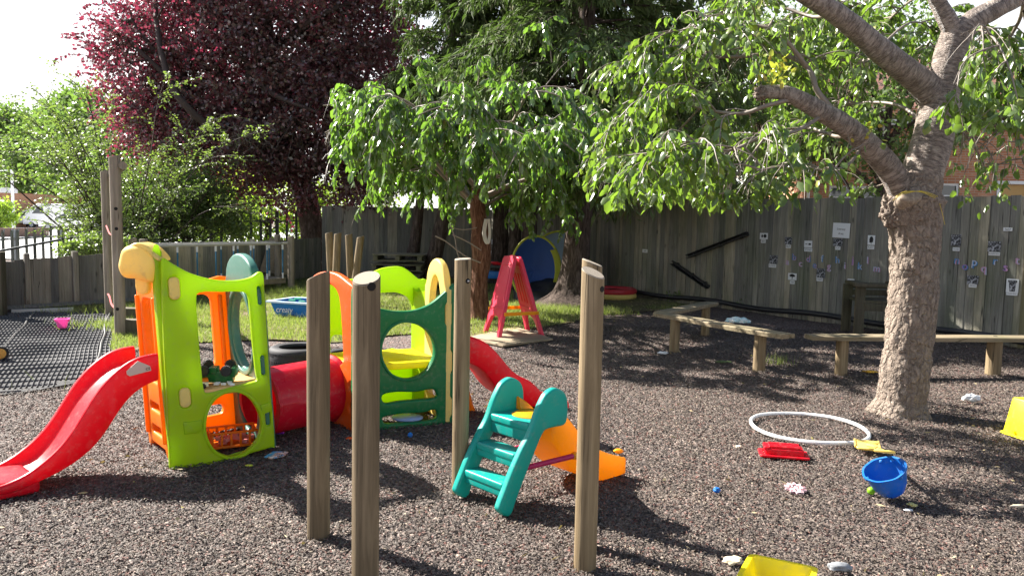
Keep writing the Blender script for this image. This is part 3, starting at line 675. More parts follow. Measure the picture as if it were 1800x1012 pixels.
# ================================================================ CLIMBING PLAYSET
def polyPL(pts, Mx): return [PLANE(x, y, Mx) for x, y in pts]
def smoothPL(pts, Mx, n=5): return [(p.x, p.y) for p in spline([(*PLANE(x, y, Mx), 0) for x, y in pts], n, True)]
def playset():
    NL = Vector((-1.98, 4.60, 0)); th = R(33.5); s = .62
    t = thing('climbing_playset', 'large plastic climbing playset of two towers, red tunnel and two red slides', 'playset', NL)
    tilt = Matrix.Translation(NL) @ Matrix.Rotation(R(-3.7), 4, 'Y')
    u = Vector((math.cos(th), math.sin(th), 0)); v = Vector((-math.sin(th), math.cos(th), 0))
    def fr(a, c, M0=tilt):       # frame from local point a to c
        A, C = Vector((*a, 0)), Vector((*c, 0)); return M0 @ frame(A, C)
    nl, nrr, fl, frr = (0, 0), tuple((u*s)[:2]), (-.40, .52), (.07, .98)
    WR = math.hypot(frr[0]-nrr[0], frr[1]-nrr[1]); WB = math.hypot(frr[0]-fl[0], frr[1]-fl[1])
    # --- lime front panel
    MF = fr(nl, nrr)
    outer = smoothPL([(286, 455), (305, 464), (335, 480), (375, 491), (412, 493), (440, 488), (456, 478), (464, 484), (466, 520), (470, 580), (476, 680), (484, 778), (476, 787), (430, 800), (370, 818), (320, 832), (301, 829), (298, 800), (294, 700), (288, 600), (285, 500)], MF, 4)
    win = smoothPL([(352, 514), (390, 513), (425, 513), (437, 520), (441, 550), (445, 600), (451, 655), (453, 668), (440, 673), (400, 683), (368, 691), (359, 684), (354, 640), (349, 580), (346, 530)], MF, 3)
    circ = smoothPL([(411, 689), (441, 702), (459, 738), (453, 772), (430, 795), (405, 802), (378, 790), (363, 760), (366, 725), (382, 700)], MF, 4)
    slots = []
    for (cx, cy, w_, h_) in ((457, 519, 5, 34), (463, 642, 5, 36), (471, 729, 5, 38)):
        a, bq = PLANE(cx-w_/2, cy+h_/2, MF), PLANE(cx+w_/2, cy-h_/2, MF); x0, x1 = min(a[0], bq[0]), max(a[0], bq[0]); y0, y1 = min(a[1], bq[1]), max(a[1], bq[1])
        slots.append(rrect(x0, y0, x1, y1, (x1-x0)*.48))
    hnd = []
    for (cx, cy, w_, h_) in ((307, 507, 17, 42), (326, 699, 17, 38)):
        a, bq = PLANE(cx-w_/2, cy+h_/2, MF), PLANE(cx+w_/2, cy-h_/2, MF); hnd.append(rrect(a[0], a[1], bq[0], bq[1], (bq[0]-a[0])*.45))
    pn = obj('front_panel', plate(outer, [win, circ]+slots+hnd, .055, .016, MF @ Matrix.Translation((0, 0, -.028)), 4), M['lime'], t, ang=50)
    tag(pn, 'lime green panel with a square window over a round hole')
    # raised rim round the circular hole and pressed recesses
    cc = sum((Vector((*p, 0)) for p in circ), Vector())/len(circ)
    rim = [tuple((cc+(Vector((*p, 0))-cc)*1.11)[:2]) for p in circ]
    obj('porthole_rim', plate(rim, [[tuple((cc+(Vector((*p, 0))-cc)*1.005)[:2]) for p in circ]], .012, .004, MF @ Matrix.Translation((0, 0, .003)), 2), M['lime'], pn, ang=50)
    for q in ([(322, 742), (353, 738), (356, 750), (350, 760), (324, 763)], [(458, 712), (474, 706), (477, 722), (461, 728)]):
        obj('pressed_recess', plate(polyPL(q, MF), (), .012, .004, MF @ Matrix.Translation((0, 0, .002)), 2), M['lime'], pn, ang=50)
    for h_ in hnd:
        b = B(); addmesh(b, plate(h_, (), .06, .012, MF @ Matrix.Translation((0, 0, -.030)), 3)); obj('connector', b, M['cap'], t, ang=50)
    for h_ in slots:
        b = B(); cx = sum(p[0] for p in h_)/len(h_); cy = sum(p[1] for p in h_)/len(h_)
        h2 = [(cx+(p[0]-cx)*.95, cy-.006+(p[1]-cy)*.82) for p in h_]
        addmesh(b, plate(h2, (), .03, .008, MF @ Matrix.Translation((0, 0, -.035)), 3)); obj('connector', b, M['teal_dark'], t, ang=50)
    # lime corner return on the left face
    ML = fr(fl, nl)
    o2 = [(s-.02, .0), (s-.02, 1.22), (s-.05, 1.23), (s-.10, 1.10), (s-.10, .60), (s-.07, .25), (s-.05, .0)]
    obj('corner_return', plate(spline2(o2), (), .05, .018, ML @ Matrix.Translation((0, 0, -.02)), 4), M['lime'], t, ang=50)
    # --- orange left panel, slide opening in the upper half
    o3 = [(0.0, .02), (0.0, 1.10), (.02, 1.14), (s*.5, 1.12), (s-.13, 1.15), (s-.11, 1.1), (s-.11, .02), (s-.17, 0.0), (s-.2, .05), (.08, .05), (.06, 0)]
    hole = rrect(.12, .46, s-.20, .98, .07); sl1 = rrect(.13, .12, s-.22, .17, .024); sl2 = rrect(.13, .27, s-.22, .32, .024)
    obj('side_panel', plate(o3, [hole, sl1, sl2], .05, .014, ML @ Matrix.Translation((0, 0, -.04)), 3), M['orange'], t, ang=50)
    b = B()
    for x in (.05, s-.155): addmesh(b, plate(rrect(x-.014, .1, x+.014, 1.0, .012), (), .03, .008, ML @ Matrix.Translation((0, 0, -.01)), 2))
    obj('moulded_rib', b, M['orange'], t, ang=50)
    # --- yellow hood over the top corner
    Mc = Matrix.Translation((0, 0, 0)); MC = frame(Vector((-2.4, 4.74, 0)), Vector((-1.9, 4.70, 0)))
    hood = smoothPL([(221, 452), (226, 437), (240, 430), (258, 432), (272, 443), (283, 458), (283, 480), (276, 494), (262, 493), (248, 489), (228, 486), (219, 470)], MC, 5)
    cp = obj('corner_hood', plate(hood, (), .17, .06, MC @ Matrix.Translation((0, 0, .02)), 6), M['cap'], t, ang=60)
    arch = smoothPL([(236, 432), (250, 426), (266, 430), (280, 441), (290, 453), (289, 458), (279, 453), (266, 442), (251, 436), (240, 438)], MC, 5)
    obj('hood_arch', plate(arch, (), .14, .014, MC @ Matrix.Translation((0, 0, .0)), 4), M['cap'], cp, ang=60)
    tg = smoothPL([(243, 485), (262, 486), (264, 500), (262, 514), (252, 518), (244, 512), (241, 500)], MC, 5)
    obj('hood_tongue', plate(tg, (), .06, .015, MC @ Matrix.Translation((0, 0, .0)), 4), M['cap'], cp, ang=60)
    # --- right face: grey-green arch panel around the tunnel mouth
    MR = fr(nrr, frr)
    zc = .26; top = []
    o4 = [(0.02, .0), (WR-.02, .0), (WR-.02, .98), (WR-.08, 1.06)]+[(WR*.5+math.cos(a)*WR*.38, 1.07+math.sin(a)*.16) for a in np.linspace(.1, math.pi-.1, 12)]+[(.06, 1.06), (.02, .98)]
    h1 = ell(WR/2, .72, .24, .25, 28); h2 = ell(WR/2, .235, .20, .20, 28)
    obj('arch_panel', plate(o4, [h1, h2], .06, .018, MR @ Matrix.Translation((0, 0, -.03)), 4), M['teal_dark'], t, ang=50)
    b = B(); addmesh(b, plate(ell(WR/2, .72, .285, .295, 30), [ell(WR/2, .72, .255, .265, 30)], .02, .006, MR @ Matrix.Translation((0, 0, -.065)), 2)); obj('arch_rim', b, M['teal_dark'], t, ang=50)
    # --- back orange panel
    MB = fr(fl, frr)
    o5 = [(.02, 0), (WB-.02, 0), (WB-.02, 1.06), (WB-.10, 1.075), (WB*.5, 1.03), (.1, 1.08), (.02, 1.10)]
    w5 = rrect(.10, .45, WB-.17, .96, .06)
    obj('back_panel', plate(o5, [w5, rrect(.12, .26, WB-.14, .33, .033), rrect(.12, .12, WB-.14, .19, .033)], .05, .014, MB @ Matrix.Translation((0, 0, .03)), 3), M['orange'], t, ang=50)
    b = B(); addmesh(b, plate(rrect(WB-.13, .46, WB-.105, .95, .011), (), .03, .008, MB @ Matrix.Translation((0, 0, .062)), 2)); obj('moulded_rib', b, M['orange'], t, ang=50)
    # --- platform
    Mp = tilt @ Matrix.Rotation(th, 4, 'Z')
    b = B(); box(b, (s/2, s/2, .405), (s-.06, s-.06, .045), Mp, .012); obj('platform', b, M['platform'], t)
    # --- red slide on the left
    slide(t, 'slide', Vector((-2.02, 4.66, 0)), Vector((-.69, -.724, 0)), .38,
          [(278, 621), (262, 623), (240, 629), (222, 639), (205, 652), (190, 667), (175, 684), (162, 703), (150, 723), (137, 745), (122, 768), (105, 788), (90, 802), (70, 819), (45, 836), (20, 848), (0, 855), (-40, 866)],
          [(280, 668), (262, 674), (245, 684), (230, 697), (215, 714), (202, 734), (190, 755), (175, 776), (155, 796), (130, 815), (105, 830), (78, 843), (50, 856), (20, 868), (-40, 878)], M['red'], .085, side=-1)
    b = B(); M4 = frame(Vector((-2.02, 4.66, 0)), Vector((-2.02-.69, 4.66-.724, 0)))
    sx0, _ = PLANE(73, 850, M4); box(b, (sx0+.27, .035, .19 if (M4.to_3x3() @ Vector((0, 0, 1))).dot(Vector((-.72, .69, 0))) > 0 else -.19), (.54, .09, .36), M4, .03, 3); obj('slide_foot', b, M['red'], t, ang=50)
    Ms = frame(Vector((-2.02-.69, 4.66-.724, 0))+Vector((.012, -.012, 0)), Vector((-2.02, 4.66, 0))+Vector((.012, -.012, 0)))
    stk = obj('warning_sticker', plate(polyPL([(222, 652), (242, 634), (264, 643), (266, 651), (228, 661), (223, 658)], Ms), (), .003, .0008, Ms), M['sticker'], t)
    me = text('CE', .022, .0005); c = PLANE(260, 648, Ms); me.transform(Ms @ Matrix.Translation((c[0], c[1], .0035)) @ Matrix.Rotation(R(8), 4, 'Z')); obj('sticker_mark', me, M['ink'], stk, sharp=False)
    # --- tunnel
    c1 = tilt @ (Vector((*nrr, 0))*.5+Vector((*frr, 0))*.5); c1.z = .245
    A2 = Vector((-1.09, 5.48, 0)); D2 = Vector((-1.54, 6.05, 0)); Bc = Vector((-.43, 5.81, 0)); C2 = Vector((-.76, 6.42, 0))
    c2 = A2*.52+D2*.48; c2.z = .25
    b = B(); ax = (c2-c1); L = ax.length; ax.normalize(); sd = ax.cross(Vector((0, 0, 1))).normalized(); upv = sd.cross(ax); rings = []
    NS = 40; NA = 72
    for i in range(NS+1):
        tt = i/NS; ring = []
        for k in range(NA):
            an = 2*math.pi*k/NA; hgt = math.sin(an); wv = .10+.10*math.tanh(6*math.sin(tt*9.5+.8))*.35
            r = .215+(.010 if hgt < wv else 0)+(.02 if tt < .05 or tt > .95 else 0)-.006*math.cos(an*2)
            if hgt > .82 and (i//1) % 1 == 0: r += .003*(1 if (int(an*14) % 2) else 0)
            ring.append(b.verts.new(c1+ax*(L*tt)+sd*math.cos(an)*r+upv*math.sin(an)*r))
        rings.append(ring)
    inner = []
    for i in (NS, 0):
        inner.append([b.verts.new(c1+ax*(L*i/NS)+sd*math.cos(2*math.pi*k/NA)*.195+upv*math.sin(2*math.pi*k/NA)*.195) for k in range(NA)])
    rings += inner
    for i in range(len(rings)):
        j = (i+1) % len(rings)
        for k in range(NA): b.faces.new((rings[i][k], rings[i][(k+1) % NA], rings[j][(k+1) % NA], rings[j][k]))
    obj('tunnel', b, M['redtun'], t, ang=45)
    # ================= second tower
    I = Matrix()
    MG = frame(A2, Bc); WG = (Bc-A2).length
    outer = smoothPL([(624, 508), (640, 530), (668, 542), (700, 547), (730, 545), (758, 534), (782, 514), (795, 501), (800, 503), (801, 540), (799, 620), (797, 700), (795, 750), (785, 757), (740, 762), (690, 766), (640, 770), (622, 768), (620, 700), (620, 600), (620, 520)], MG, 4)
    cx = [(714, 567), (740, 574), (759, 594), (764, 622), (752, 648), (732, 662), (710, 665), (688, 655), (674, 632), (672, 608), (682, 584), (696, 572)]
    circ = smoothPL(cx, MG, 4)
    s1 = smoothPL([(676, 693), (700, 689), (730, 689), (760, 684), (768, 690), (766, 699), (740, 702), (705, 705), (680, 709), (672, 702)], MG, 4)
    s2 = smoothPL([(678, 732), (710, 727), (745, 725), (764, 720), (770, 728), (764, 737), (735, 741), (700, 744), (680, 745), (673, 738)], MG, 4)
    hs = []
    for (cx_, cy, w_, h_) in ((788, 552, 10, 37), (791, 636, 10, 38), (792, 715, 9, 34)):
        a, bq = PLANE(cx_-w_/2, cy+h_/2, MG), PLANE(cx_+w_/2, cy-h_/2, MG); hs.append(rrect(a[0], a[1], bq[0], bq[1], (bq[0]-a[0])*.46))
    gp_ = obj('front_panel', plate(outer, [circ, s1, s2]+hs, .055, .015, MG @ Matrix.Translation((0, 0, -.028)), 4), M['green'], t, ang=50)
    tag(gp_, 'dark green panel with round hole and two wavy slots')
    cc = sum((Vector((*p, 0)) for p in circ), Vector())/len(circ)
    obj('porthole_rim', plate([tuple((cc+(Vector((*p, 0))-cc)*1.10)[:2]) for p in circ], [[tuple((cc+(Vector((*p, 0))-cc)*1.004)[:2]) for p in circ]], .012, .004, MG @ Matrix.Translation((0, 0, .003)), 2), M['green'], gp_, ang=50)
    for h_ in hs:
        b = B(); addmesh(b, plate(h_, (), .06, .012, MG @ Matrix.Translation((0, 0, -.030)), 3)); obj('connector', b, M['cap'], t, ang=50)
    # orange arch panel on the tunnel side
    MO = frame(D2, A2); WO = (A2-D2).length
    outer = smoothPL([(541, 505), (545, 490), (556, 480), (572, 477), (590, 481), (608, 494), (621, 508), (622, 540), (622, 640), (623, 764), (605, 760), (577, 752), (560, 740), (548, 735), (545, 650), (541, 560)], MO, 4)
    wn = smoothPL([(556, 505), (566, 498), (578, 500), (590, 510), (596, 530), (600, 580), (602, 625), (600, 638), (590, 642), (575, 638), (562, 640), (556, 600), (553, 550)], MO, 4)
    e1 = smoothPL([(612, 676), (616, 671), (619, 678), (618, 688), (613, 686)], MO, 4); e2 = smoothPL([(613, 714), (617, 709), (620, 718), (618, 728), (614, 724)], MO, 4)
    tun = ell(*PLANE(581, 705, MO), .185, .19, 28)
    og = obj('arch_panel', plate(outer, [wn, e1, e2], .055, .016, MO @ Matrix.Translation((0, 0, -.028)), 4), M['orangedeep'], t, ang=50)
    tag(og, 'orange arched panel beside the red tunnel')
    # lime back panel with wave top
    ML2 = frame(D2, C2); outer = smoothPL([(541, 520), (545, 500), (575, 490), (620, 490), (650, 480), (672, 471), (700, 468), (715, 474), (735, 490), (752, 500), (752, 600), (750, 700), (745, 720), (640, 727), (548, 732), (544, 650)], ML2, 4)
    w1 = smoothPL([(655, 520), (675, 514), (697, 514), (715, 522), (724, 540), (726, 570), (728, 610), (724, 622), (690, 612), (655, 620), (650, 570)], ML2, 4)
    w2 = smoothPL([(582, 592), (610, 590), (625, 592), (627, 640), (610, 648), (585, 645)], ML2, 4)
    obj('back_panel', plate(outer, [w1, w2], .055, .016, ML2 @ Matrix.Translation((0, 0, .0)), 4), M['lime'], t, ang=50)
    # yellow arch panel where the second slide leaves
    MY = frame(Bc, C2); WY = (C2-Bc).length
    hw_ = WY*.30
    oy = [(.0, 0), (hw_*2, 0), (hw_*2, .98)]+[(hw_+math.cos(a)*hw_*.86, 1.0+math.sin(a)*.20) for a in np.linspace(.12, math.pi-.12, 14)]+[(.0, .98)]
    obj('slide_panel', plate(oy, [[(hw_+math.cos(a)*hw_*.50, .80+math.sin(a)*.27) for a in np.linspace(0, 2*math.pi, 25)[:-1]], rrect(.07, .14, hw_*2-.07, .21, .03)], .055, .018, MY @ Matrix.Translation((0, 0, -.03)), 4), M['cap'], t, ang=50)
    # the lime fold that wraps into the slide side
    b = B(); addmesh(b, plate([(WY-.01, .0), (WY-.01, .93), (WY-.10, .90), (WY*.5, .93), (hw_*2+.01, .98), (hw_*2+.01, 0)], (), .045, .015, MY @ Matrix.Translation((0, 0, -.03)), 4)); obj('corner_return', b, M['lime'], t, ang=50)
    # yellow platform
    b = B(); Mz = Matrix.Translation((0, 0, .43)); 
    pl = [tuple((A2+(Bc-A2)*.06+(D2-A2)*.08)[:2]), tuple((A2+(Bc-A2)*.94+(D2-A2)*.06)[:2]), tuple((C2+(D2-C2)*.06+(Bc-C2)*.08)[:2]), tuple((D2+(C2-D2)*.06+(A2-D2)*.08)[:2])]
    c = G(703, 632, .45); hole = [(c.x+.085*math.cos(a)+.0, c.y+.035*math.sin(a)) for a in np.linspace(0, 2*math.pi, 14)[:-1]]
    addmesh(b, plate(pl, [hole], .05, .014, Mz, 3)); obj('platform', b, M['yellow'], t, ang=50)
    # orange outrigger foot at the right
    b = B(); p = G(829, 722); M4 = frame(p+Vector((-.12, 0, 0)), p+Vector((.1, .02, 0)))
    addmesh(b, plate([(0, 0), (.15, 0), (.13, .05), (.09, .2), (0, .22)], (), .05, .012, M4)); obj('support_foot', b, M['orange'], t, ang=50)
    # second slide
    slide(t, 'slide', Vector((-.40, 5.84, 0)), Vector((.9, .44, 0)).normalized(), .40,
          [(820, 590), (829, 591), (843, 596), (857, 603), (868, 613), (880, 626), (891, 640), (903, 654), (916, 663), (929, 667), (942, 677), (955, 692), (975, 704), (1000, 706)],
          [(820, 637), (829, 639), (840, 644), (852, 652), (862, 664), (870, 678), (878, 688), (886, 696), (900, 706), (920, 712), (950, 716), (1000, 718)], M['red'], .08, side=1)
    return t, tilt, Mp
def spline2(pts, n=3): return [(p.x, p.y) for p in spline([(*p, 0) for p in pts], n, True)]
def slide(parent, name, A, d, Wd, toppx, botpx, mat, depth, side=1, wall=.035, nst=30, flange=0):
    """U-section slide: near side plane passes through A along d; profile from the picture, extruded to the far side"""
    M4 = frame(A, A+d); tp = [PLANE(x, y, M4) for x, y in toppx]; bp = [PLANE(x, y, M4) for x, y in botpx]
    s0, s1 = max(tp[0][0], bp[0][0]), min(tp[-1][0], bp[-1][0]); S = np.linspace(s0, s1, nst)
    zt = np.interp(S, [p[0] for p in tp], [p[1] for p in tp]); zb = np.maximum(np.interp(S, [p[0] for p in bp], [p[1] for p in bp]), .004)
    k = np.ones(3)/3; zt[1:-1] = np.convolve(zt, k, 'valid'); zb[1:-1] = np.convolve(zb, k, 'valid')
    zbed = np.maximum(zt-depth, zb+.02)
    far = Vector((-d.y, d.x, 0))
    if far.y < 0: far = -far
    b = B(); rings = []
    for s_, a, c, e in zip(S, zt, zbed, zb):
        P = A+d*s_; h = wall/2
        sec = [(0, e+.01), (.0, a-h), (h*.35, a-h*.3), (h, a), (wall-h*.35, a-h*.3), (wall+.004, a-h), (wall+.012, c+.015), (wall+.03, c), (Wd-wall-.03, c), (Wd-wall-.012, c+.015), (Wd-wall-.004, a-h), (Wd-wall+h*.35, a-h*.3), (Wd-h, a), (Wd-h*.35, a-h*.3), (Wd, a-h), (Wd, e+.01), (Wd-.01, e), (.01, e)]
        rings.append([b.verts.new(P+far*x+Vector((0, 0, z))) for x, z in sec])
    n = len(rings[0])
    for i in range(len(rings)-1):
        for k_ in range(n): b.faces.new((rings[i][k_], rings[i][(k_+1) % n], rings[i+1][(k_+1) % n], rings[i+1][k_]))
    b.faces.new(rings[0][::-1]); b.faces.new(rings[-1]); bmesh.ops.recalc_face_normals(b, faces=b.faces)
    return obj(name, b, mat, parent, ang=60)
M['orangedeep'] = plastic('deep_orange_plastic', (.88, .13, .012), .3, (1, .2, .01))
M['sticker'] = plain('faded_sticker', (.62, .45, .38), .6)
ps, TILT, MPL = playset()

# ---------------------------------------------------------------- toys by the playset
def toywheel(b, c, r, w_, ax, seg=18):
    Mw = Matrix.Translation(c) @ Vector((0, 0, 1)).rotation_difference(ax).to_matrix().to_4x4(); pr = [(0, -w_/2), (r*.5, -w_/2), (r*.85, -w_/2), (r, -w_*.35), (r, w_*.35), (r*.85, w_/2), (r*.5, w_/2), (0, w_/2)]
    lathe(b, pr, Mw, seg)
    for k in range(seg):        # tread lugs
        a = 2*math.pi*k/seg; box(b, (math.cos(a)*r, math.sin(a)*r, 0), (.006, .006, w_*.8), Mw @ Matrix.Identity(4))
def toy_truck():
    c = MPL @ Vector((.33, .20, .428)); t = thing('toy_truck', 'green toy truck lying upside down with black wheels on the playset platform', 'toy truck', c)
    Mt = Matrix.Translation(c) @ Matrix.Rotation(R(8), 4, 'Z')
    b = B(); box(b, (0, 0, .045), (.20, .085, .07), Mt, .01); box(b, (-.02, 0, .085), (.05, .095, .045), Mt, .008); box(b, (.10, 0, .075), (.03, .10, .06), Mt, .006); box(b, (-.095, 0, .07), (.02, .09, .055), Mt, .006); obj('chassis', b, M['dgreen'], t)
    for x in (-.07, .065):
        for y in (-.065, .065):
            b = B(); toywheel(b, Mt @ Vector((x, y, .105 if y > 0 else .03+.06)), .030, .04, Mt.to_3x3() @ Vector((0, 1, 0))); obj('wheel', b, M['tyre'], t)
toy_truck()
def toy_car():
    c = MPL @ Vector((.165, .13, .428)); t = thing('toy_car', 'cream toy car with orange bonnet beside the green toy truck', 'toy car', c)
    Mt = Matrix.Translation(c) @ Matrix.Rotation(R(25), 4, 'Z')
    b = B(); addmesh(b, plate([(-.09, .012), (.09, .012), (.09, .04), (.04, .05), (.02, .075), (-.06, .078), (-.09, .05)], (), .08, .01, Mt @ Matrix.Rotation(R(90), 4, 'X'))); obj('body', b, plain('cream_plastic', (.75, .66, .45), .4), t)
    b = B(); box(b, (.065, 0, .052), (.05, .07, .014), Mt, .004); obj('bonnet', b, M['orange'], t)
    for x in (-.055, .055):
        for y in (-.04, .04):
            b = B(); toywheel(b, Mt @ Vector((x, y, .018)), .018, .016, Mt.to_3x3() @ Vector((0, 1, 0)), 10); obj('wheel', b, M['tyre'], t)
toy_car()
c = MPL @ Vector((.36, .09, .43))
b = B()
for k in range(7): box(b, (c.x+rnd.uniform(-.07, .1), c.y+rnd.uniform(-.03, .05), c.z+.008), (.03, .012, .014), Matrix.Identity(4), .003)
single('toy_figure', b, M['paper'], 'pale scattered toy pieces in front of the green toy truck', 'toy', c)
def crate():
    c = MPL @ Vector((.42, .30, .0)); c.z = .01; t = thing('toy_crate', 'orange slatted toy crate of bricks on the ground inside the left tower', 'crate', c)
    Mt = Matrix.Translation(c) @ Matrix.Rotation(R(30), 4, 'Z'); b = B()
    for y in (-.09, .09):
        for z in (.01, .10): box(b, (0, y, z), (.30, .014, .014), Mt, .003)
        for x in np.linspace(-.143, .143, 6): box(b, (x, y, .055), (.014, .012, .078), Mt, .003)
    for x in (-.15, .15):
        for z in (.01, .10): box(b, (x, 0, z), (.012, .17, .013), Mt, .003)
        for y in (-.05, .0, .05): box(b, (x, y, .055), (.010, .014, .078), Mt, .003)
    box(b, (0, 0, .004), (.28, .165, .006), Mt); obj('crate_frame', b, M['orange'], t)
    b = B()
    for k in range(14): box(b, (rnd.uniform(-.1, .1), rnd.uniform(-.055, .055), rnd.uniform(.02, .07)), (.05, .03, .025), Mt @ Matrix.Rotation(rnd.uniform(-.6, .6), 4, 'Z'), .004)
    cr_ = obj('crate_floor', b, plain('pink_bricks', (.62, .22, .2), .5), t)
crate()
def flatpiece(name, px, pts, z, mat, label, cat, th=.006):
    c = G(*px); q = [(G(x, y, z).x, G(x, y, z).y) for x, y in pts]
    return single(name, plate(q, (), th, th*.3, Matrix.Translation((0, 0, z))), mat, label, cat, c)
def leaflet():
    o = flatpiece('booklet', (485, 798), [(464, 803), (480, 793), (507, 794), (500, 801), (478, 806)], .012, M['leafl'], 'blue illustrated booklet lying by the foot of the lime panel', 'booklet')
s_ = NT('booklet_cover'); n_ = s_.noise(s_.coord(), 30, 3); s_.base(s_.ramp(n_, [(.42, (.03, .30, .55)), (.5, (.2, .5, .7)), (.58, (.7, .25, .1)), (.66, (.75, .75, .7))]), .4, .5); M['leafl'] = s_.m
leaflet()
def lump(name, px, r, mat, label, cat, sc=(1, 1, .7), seed=0, nz=.35, z=0):
    c = G(*px); b = B(); bmesh.ops.create_icosphere(b, subdivisions=3, radius=r)
    for v in b.verts:
        q = v.co.normalized(); k = 1+nz*noise.noise(q*1.7+Vector((seed, 0, 0)))+nz*.6*noise.noise(q*4+Vector((seed, 3, 0))); v.co = Vector((v.co.x*sc[0]*k, v.co.y*sc[1]*k, v.co.z*sc[2]*k))
    mz = min(v.co.z for v in b.verts); bmesh.ops.translate(b, vec=Vector((c.x, c.y, -mz*.9+z)), verts=b.verts)
    return single(name, b, mat, label, cat, c, ang=60)
lump('small_ball', (721, 768), .018, M['blue'], 'tiny blue ball lying in front of the dark green panel', 'ball', (1, 1, 1), nz=.03)
lump('toy_piece', (491, 763), .035, M['purple'], 'purple toy piece under the end of the red tunnel', 'toy', (1, .8, .8), 3)
lump('toy_flower', (615, 772), .02, M['orangedeep'], 'orange scrap on the mulch between the two nearest posts', 'scrap', (1.2, .9, .4), 5)
b = B(); c = G(712, 744, .02); lathe(b, [(0, 0), (.10, 0), (.115, .01), (.115, .02), (.10, .028), (0, .03)], Matrix.Translation((c.x, c.y+.12, .02)) @ Matrix.Diagonal((1, .75, 1, 1)), 28)
single('round_lid', b, plastic('pale_blue_plastic', (.35, .5, .85), .2), 'pale blue round lid seen through the lowest slot of the green panel', 'lid', (c.x, c.y+.12, 0))  # a round toy lid lying flat behind the panel
lump('orange_block', (1087, 796), .022, M['amber'], 'small amber block lying behind the end of the orange slide', 'toy block', (1.4, 1, .7), 8, .2)

# ---------------------------------------------------------------- round posts
def post(name, label, px, py, h, r, slope=(0, 0), hole=None, lean=(0, 0), mat=None, cat='post', group=None, base=None, seed=0):
    p = base or G(px, py); t = thing(name, label, cat, p, group); b = B(); seg = 36; H = []
    zs_ = [-.03]+list(np.linspace(.05, h-.004, 14))
    rings = []
    for z in zs_:
        ring = []
        for k in range(seg):
            a = 2*math.pi*k/seg; rr_ = r*(1+.018*noise.noise(Vector((math.cos(a)*1.4, math.sin(a)*1.4, z*1.8+seed)))-.0)
            x, y = math.cos(a)*rr_, math.sin(a)*rr_; zz = z+((x*slope[0]+y*slope[1]) if z > h*.5 else 0)*(z/h)**8
            ring.append(b.verts.new(p+Vector((x+lean[0]*z, y+lean[1]*z, zz))))
        rings.append(ring)
    for i in range(len(rings)-1):
        for k in range(seg): b.faces.new((rings[i][k], rings[i][(k+1) % seg], rings[i+1][(k+1) % seg], rings[i+1][k]))
    obj('post_shaft', b, mat or M['post'], t, ang=60)
    b = B(); o = [b.verts.new(p+Vector((math.cos(2*math.pi*k/seg)*q+lean[0]*h, math.sin(2*math.pi*k/seg)*q+lean[1]*h, h+dz+q*(math.cos(2*math.pi*k/seg)*slope[0]+math.sin(2*math.pi*k/seg)*slope[1])))) for q, dz in ((r*1.0, -.006), (r*.94, 0), (r*.4, .0)) for k in range(seg)]
    for i in range(2):
        for k in range(seg): b.faces.new((o[i*seg+k], o[i*seg+(k+1) % seg], o[(i+1)*seg+(k+1) % seg], o[(i+1)*seg+k]))
    b.faces.new(o[2*seg:]); obj('post_end', b, M['endgrain'], t)
    if hole:
        for (hx, hy, hr, bolt) in hole:
            q = AT(hx, hy, p.y); dv = (Vector((q.x, q.y, 0))-Vector((p.x, p.y, 0))); dx = max(-r*.9, min(r*.9, dv.x-lean[0]*q.z)); y = -math.sqrt(r*r-dx*dx); n = Vector((dx, y, 0)).normalized()
            Mh = Matrix.Translation(Vector((p.x+dx+lean[0]*q.z, p.y+y+lean[1]*q.z, q.z))) @ Vector((0, 0, 1)).rotation_difference(n).to_matrix().to_4x4()
            b = B(); lathe(b, [(0, .002), (hr*.9, .002), (hr, .0005), (hr, -.006)], Mh, 20); hb = obj('bolt_hole_shade', b, M['hole'], t)  # slightly raised dark disc: the hole's inner shade is painted, nothing is bored
            if bolt: b = B(); lathe(b, [(0, .010), (hr*.35, .008), (hr*.5, .002), (hr*.5, -.001)], Mh, 14); obj('bolt', b, M['chrome'], hb)
def endg():
    s = NT('end_grain'); wv = s.n('ShaderNodeTexWave'); wv.wave_type = 'RINGS'; wv.rings_direction = 'Z'; wv.inputs['Scale'].default_value = 55; wv.inputs['Distortion'].default_value = 1.5; wv.inputs['Detail'].default_value = 3
    s.l(s.coord(), wv.inputs['Vector']); s.base(s.ramp(wv.outputs['Fac'], [(.2, (.17, .14, .11)), (.7, (.42, .36, .28))]), .9, .2); return s.m
M['endgrain'] = endg()
NEAR = 'round timber posts in the foreground'
post('timber_post', 'round timber post with slanted top, leftmost of the near posts', 560, 939, 1.225, .053, (.45, -.12), None, group=NEAR, seed=1, mat=M['postdark'])
post('timber_post', 'thick round timber post with a dark hole, cut off by the bottom edge', 642, 1040, 1.265, .0535, (.10, .42), ((657, 502, .017, False),), group=NEAR, seed=2, mat=M['postdark'])
post('timber_post', 'round timber post with a steel bolt between the playset and the teal slide', 808, 862, 1.285, .045, (.05, .05), ((823, 493, .014, True),), group=NEAR, seed=3)
post('timber_post', 'round timber post with pale sloping top in front of the orange slide', 1028, 993, 1.285, .049, (-.38, .30), ((1057, 507, .013, False),), group=NEAR, seed=4)
post('timber_post', 'round timber post almost hidden behind the one by the orange slide', 1027, 955, 1.315, .046, (-.38, .05), None, group=NEAR, seed=5)
post('tall_post', 'tall weathered post with two bolts, right one of the tall pair', 212, 589, 2.16, .066, (.25, 0), ((208, 367, .02, False), (209, 402, .02, False), (211, 542, .02, False)), (-.012, 0), M['postgrey'], group='tall posts by the rubber mat', seed=6)
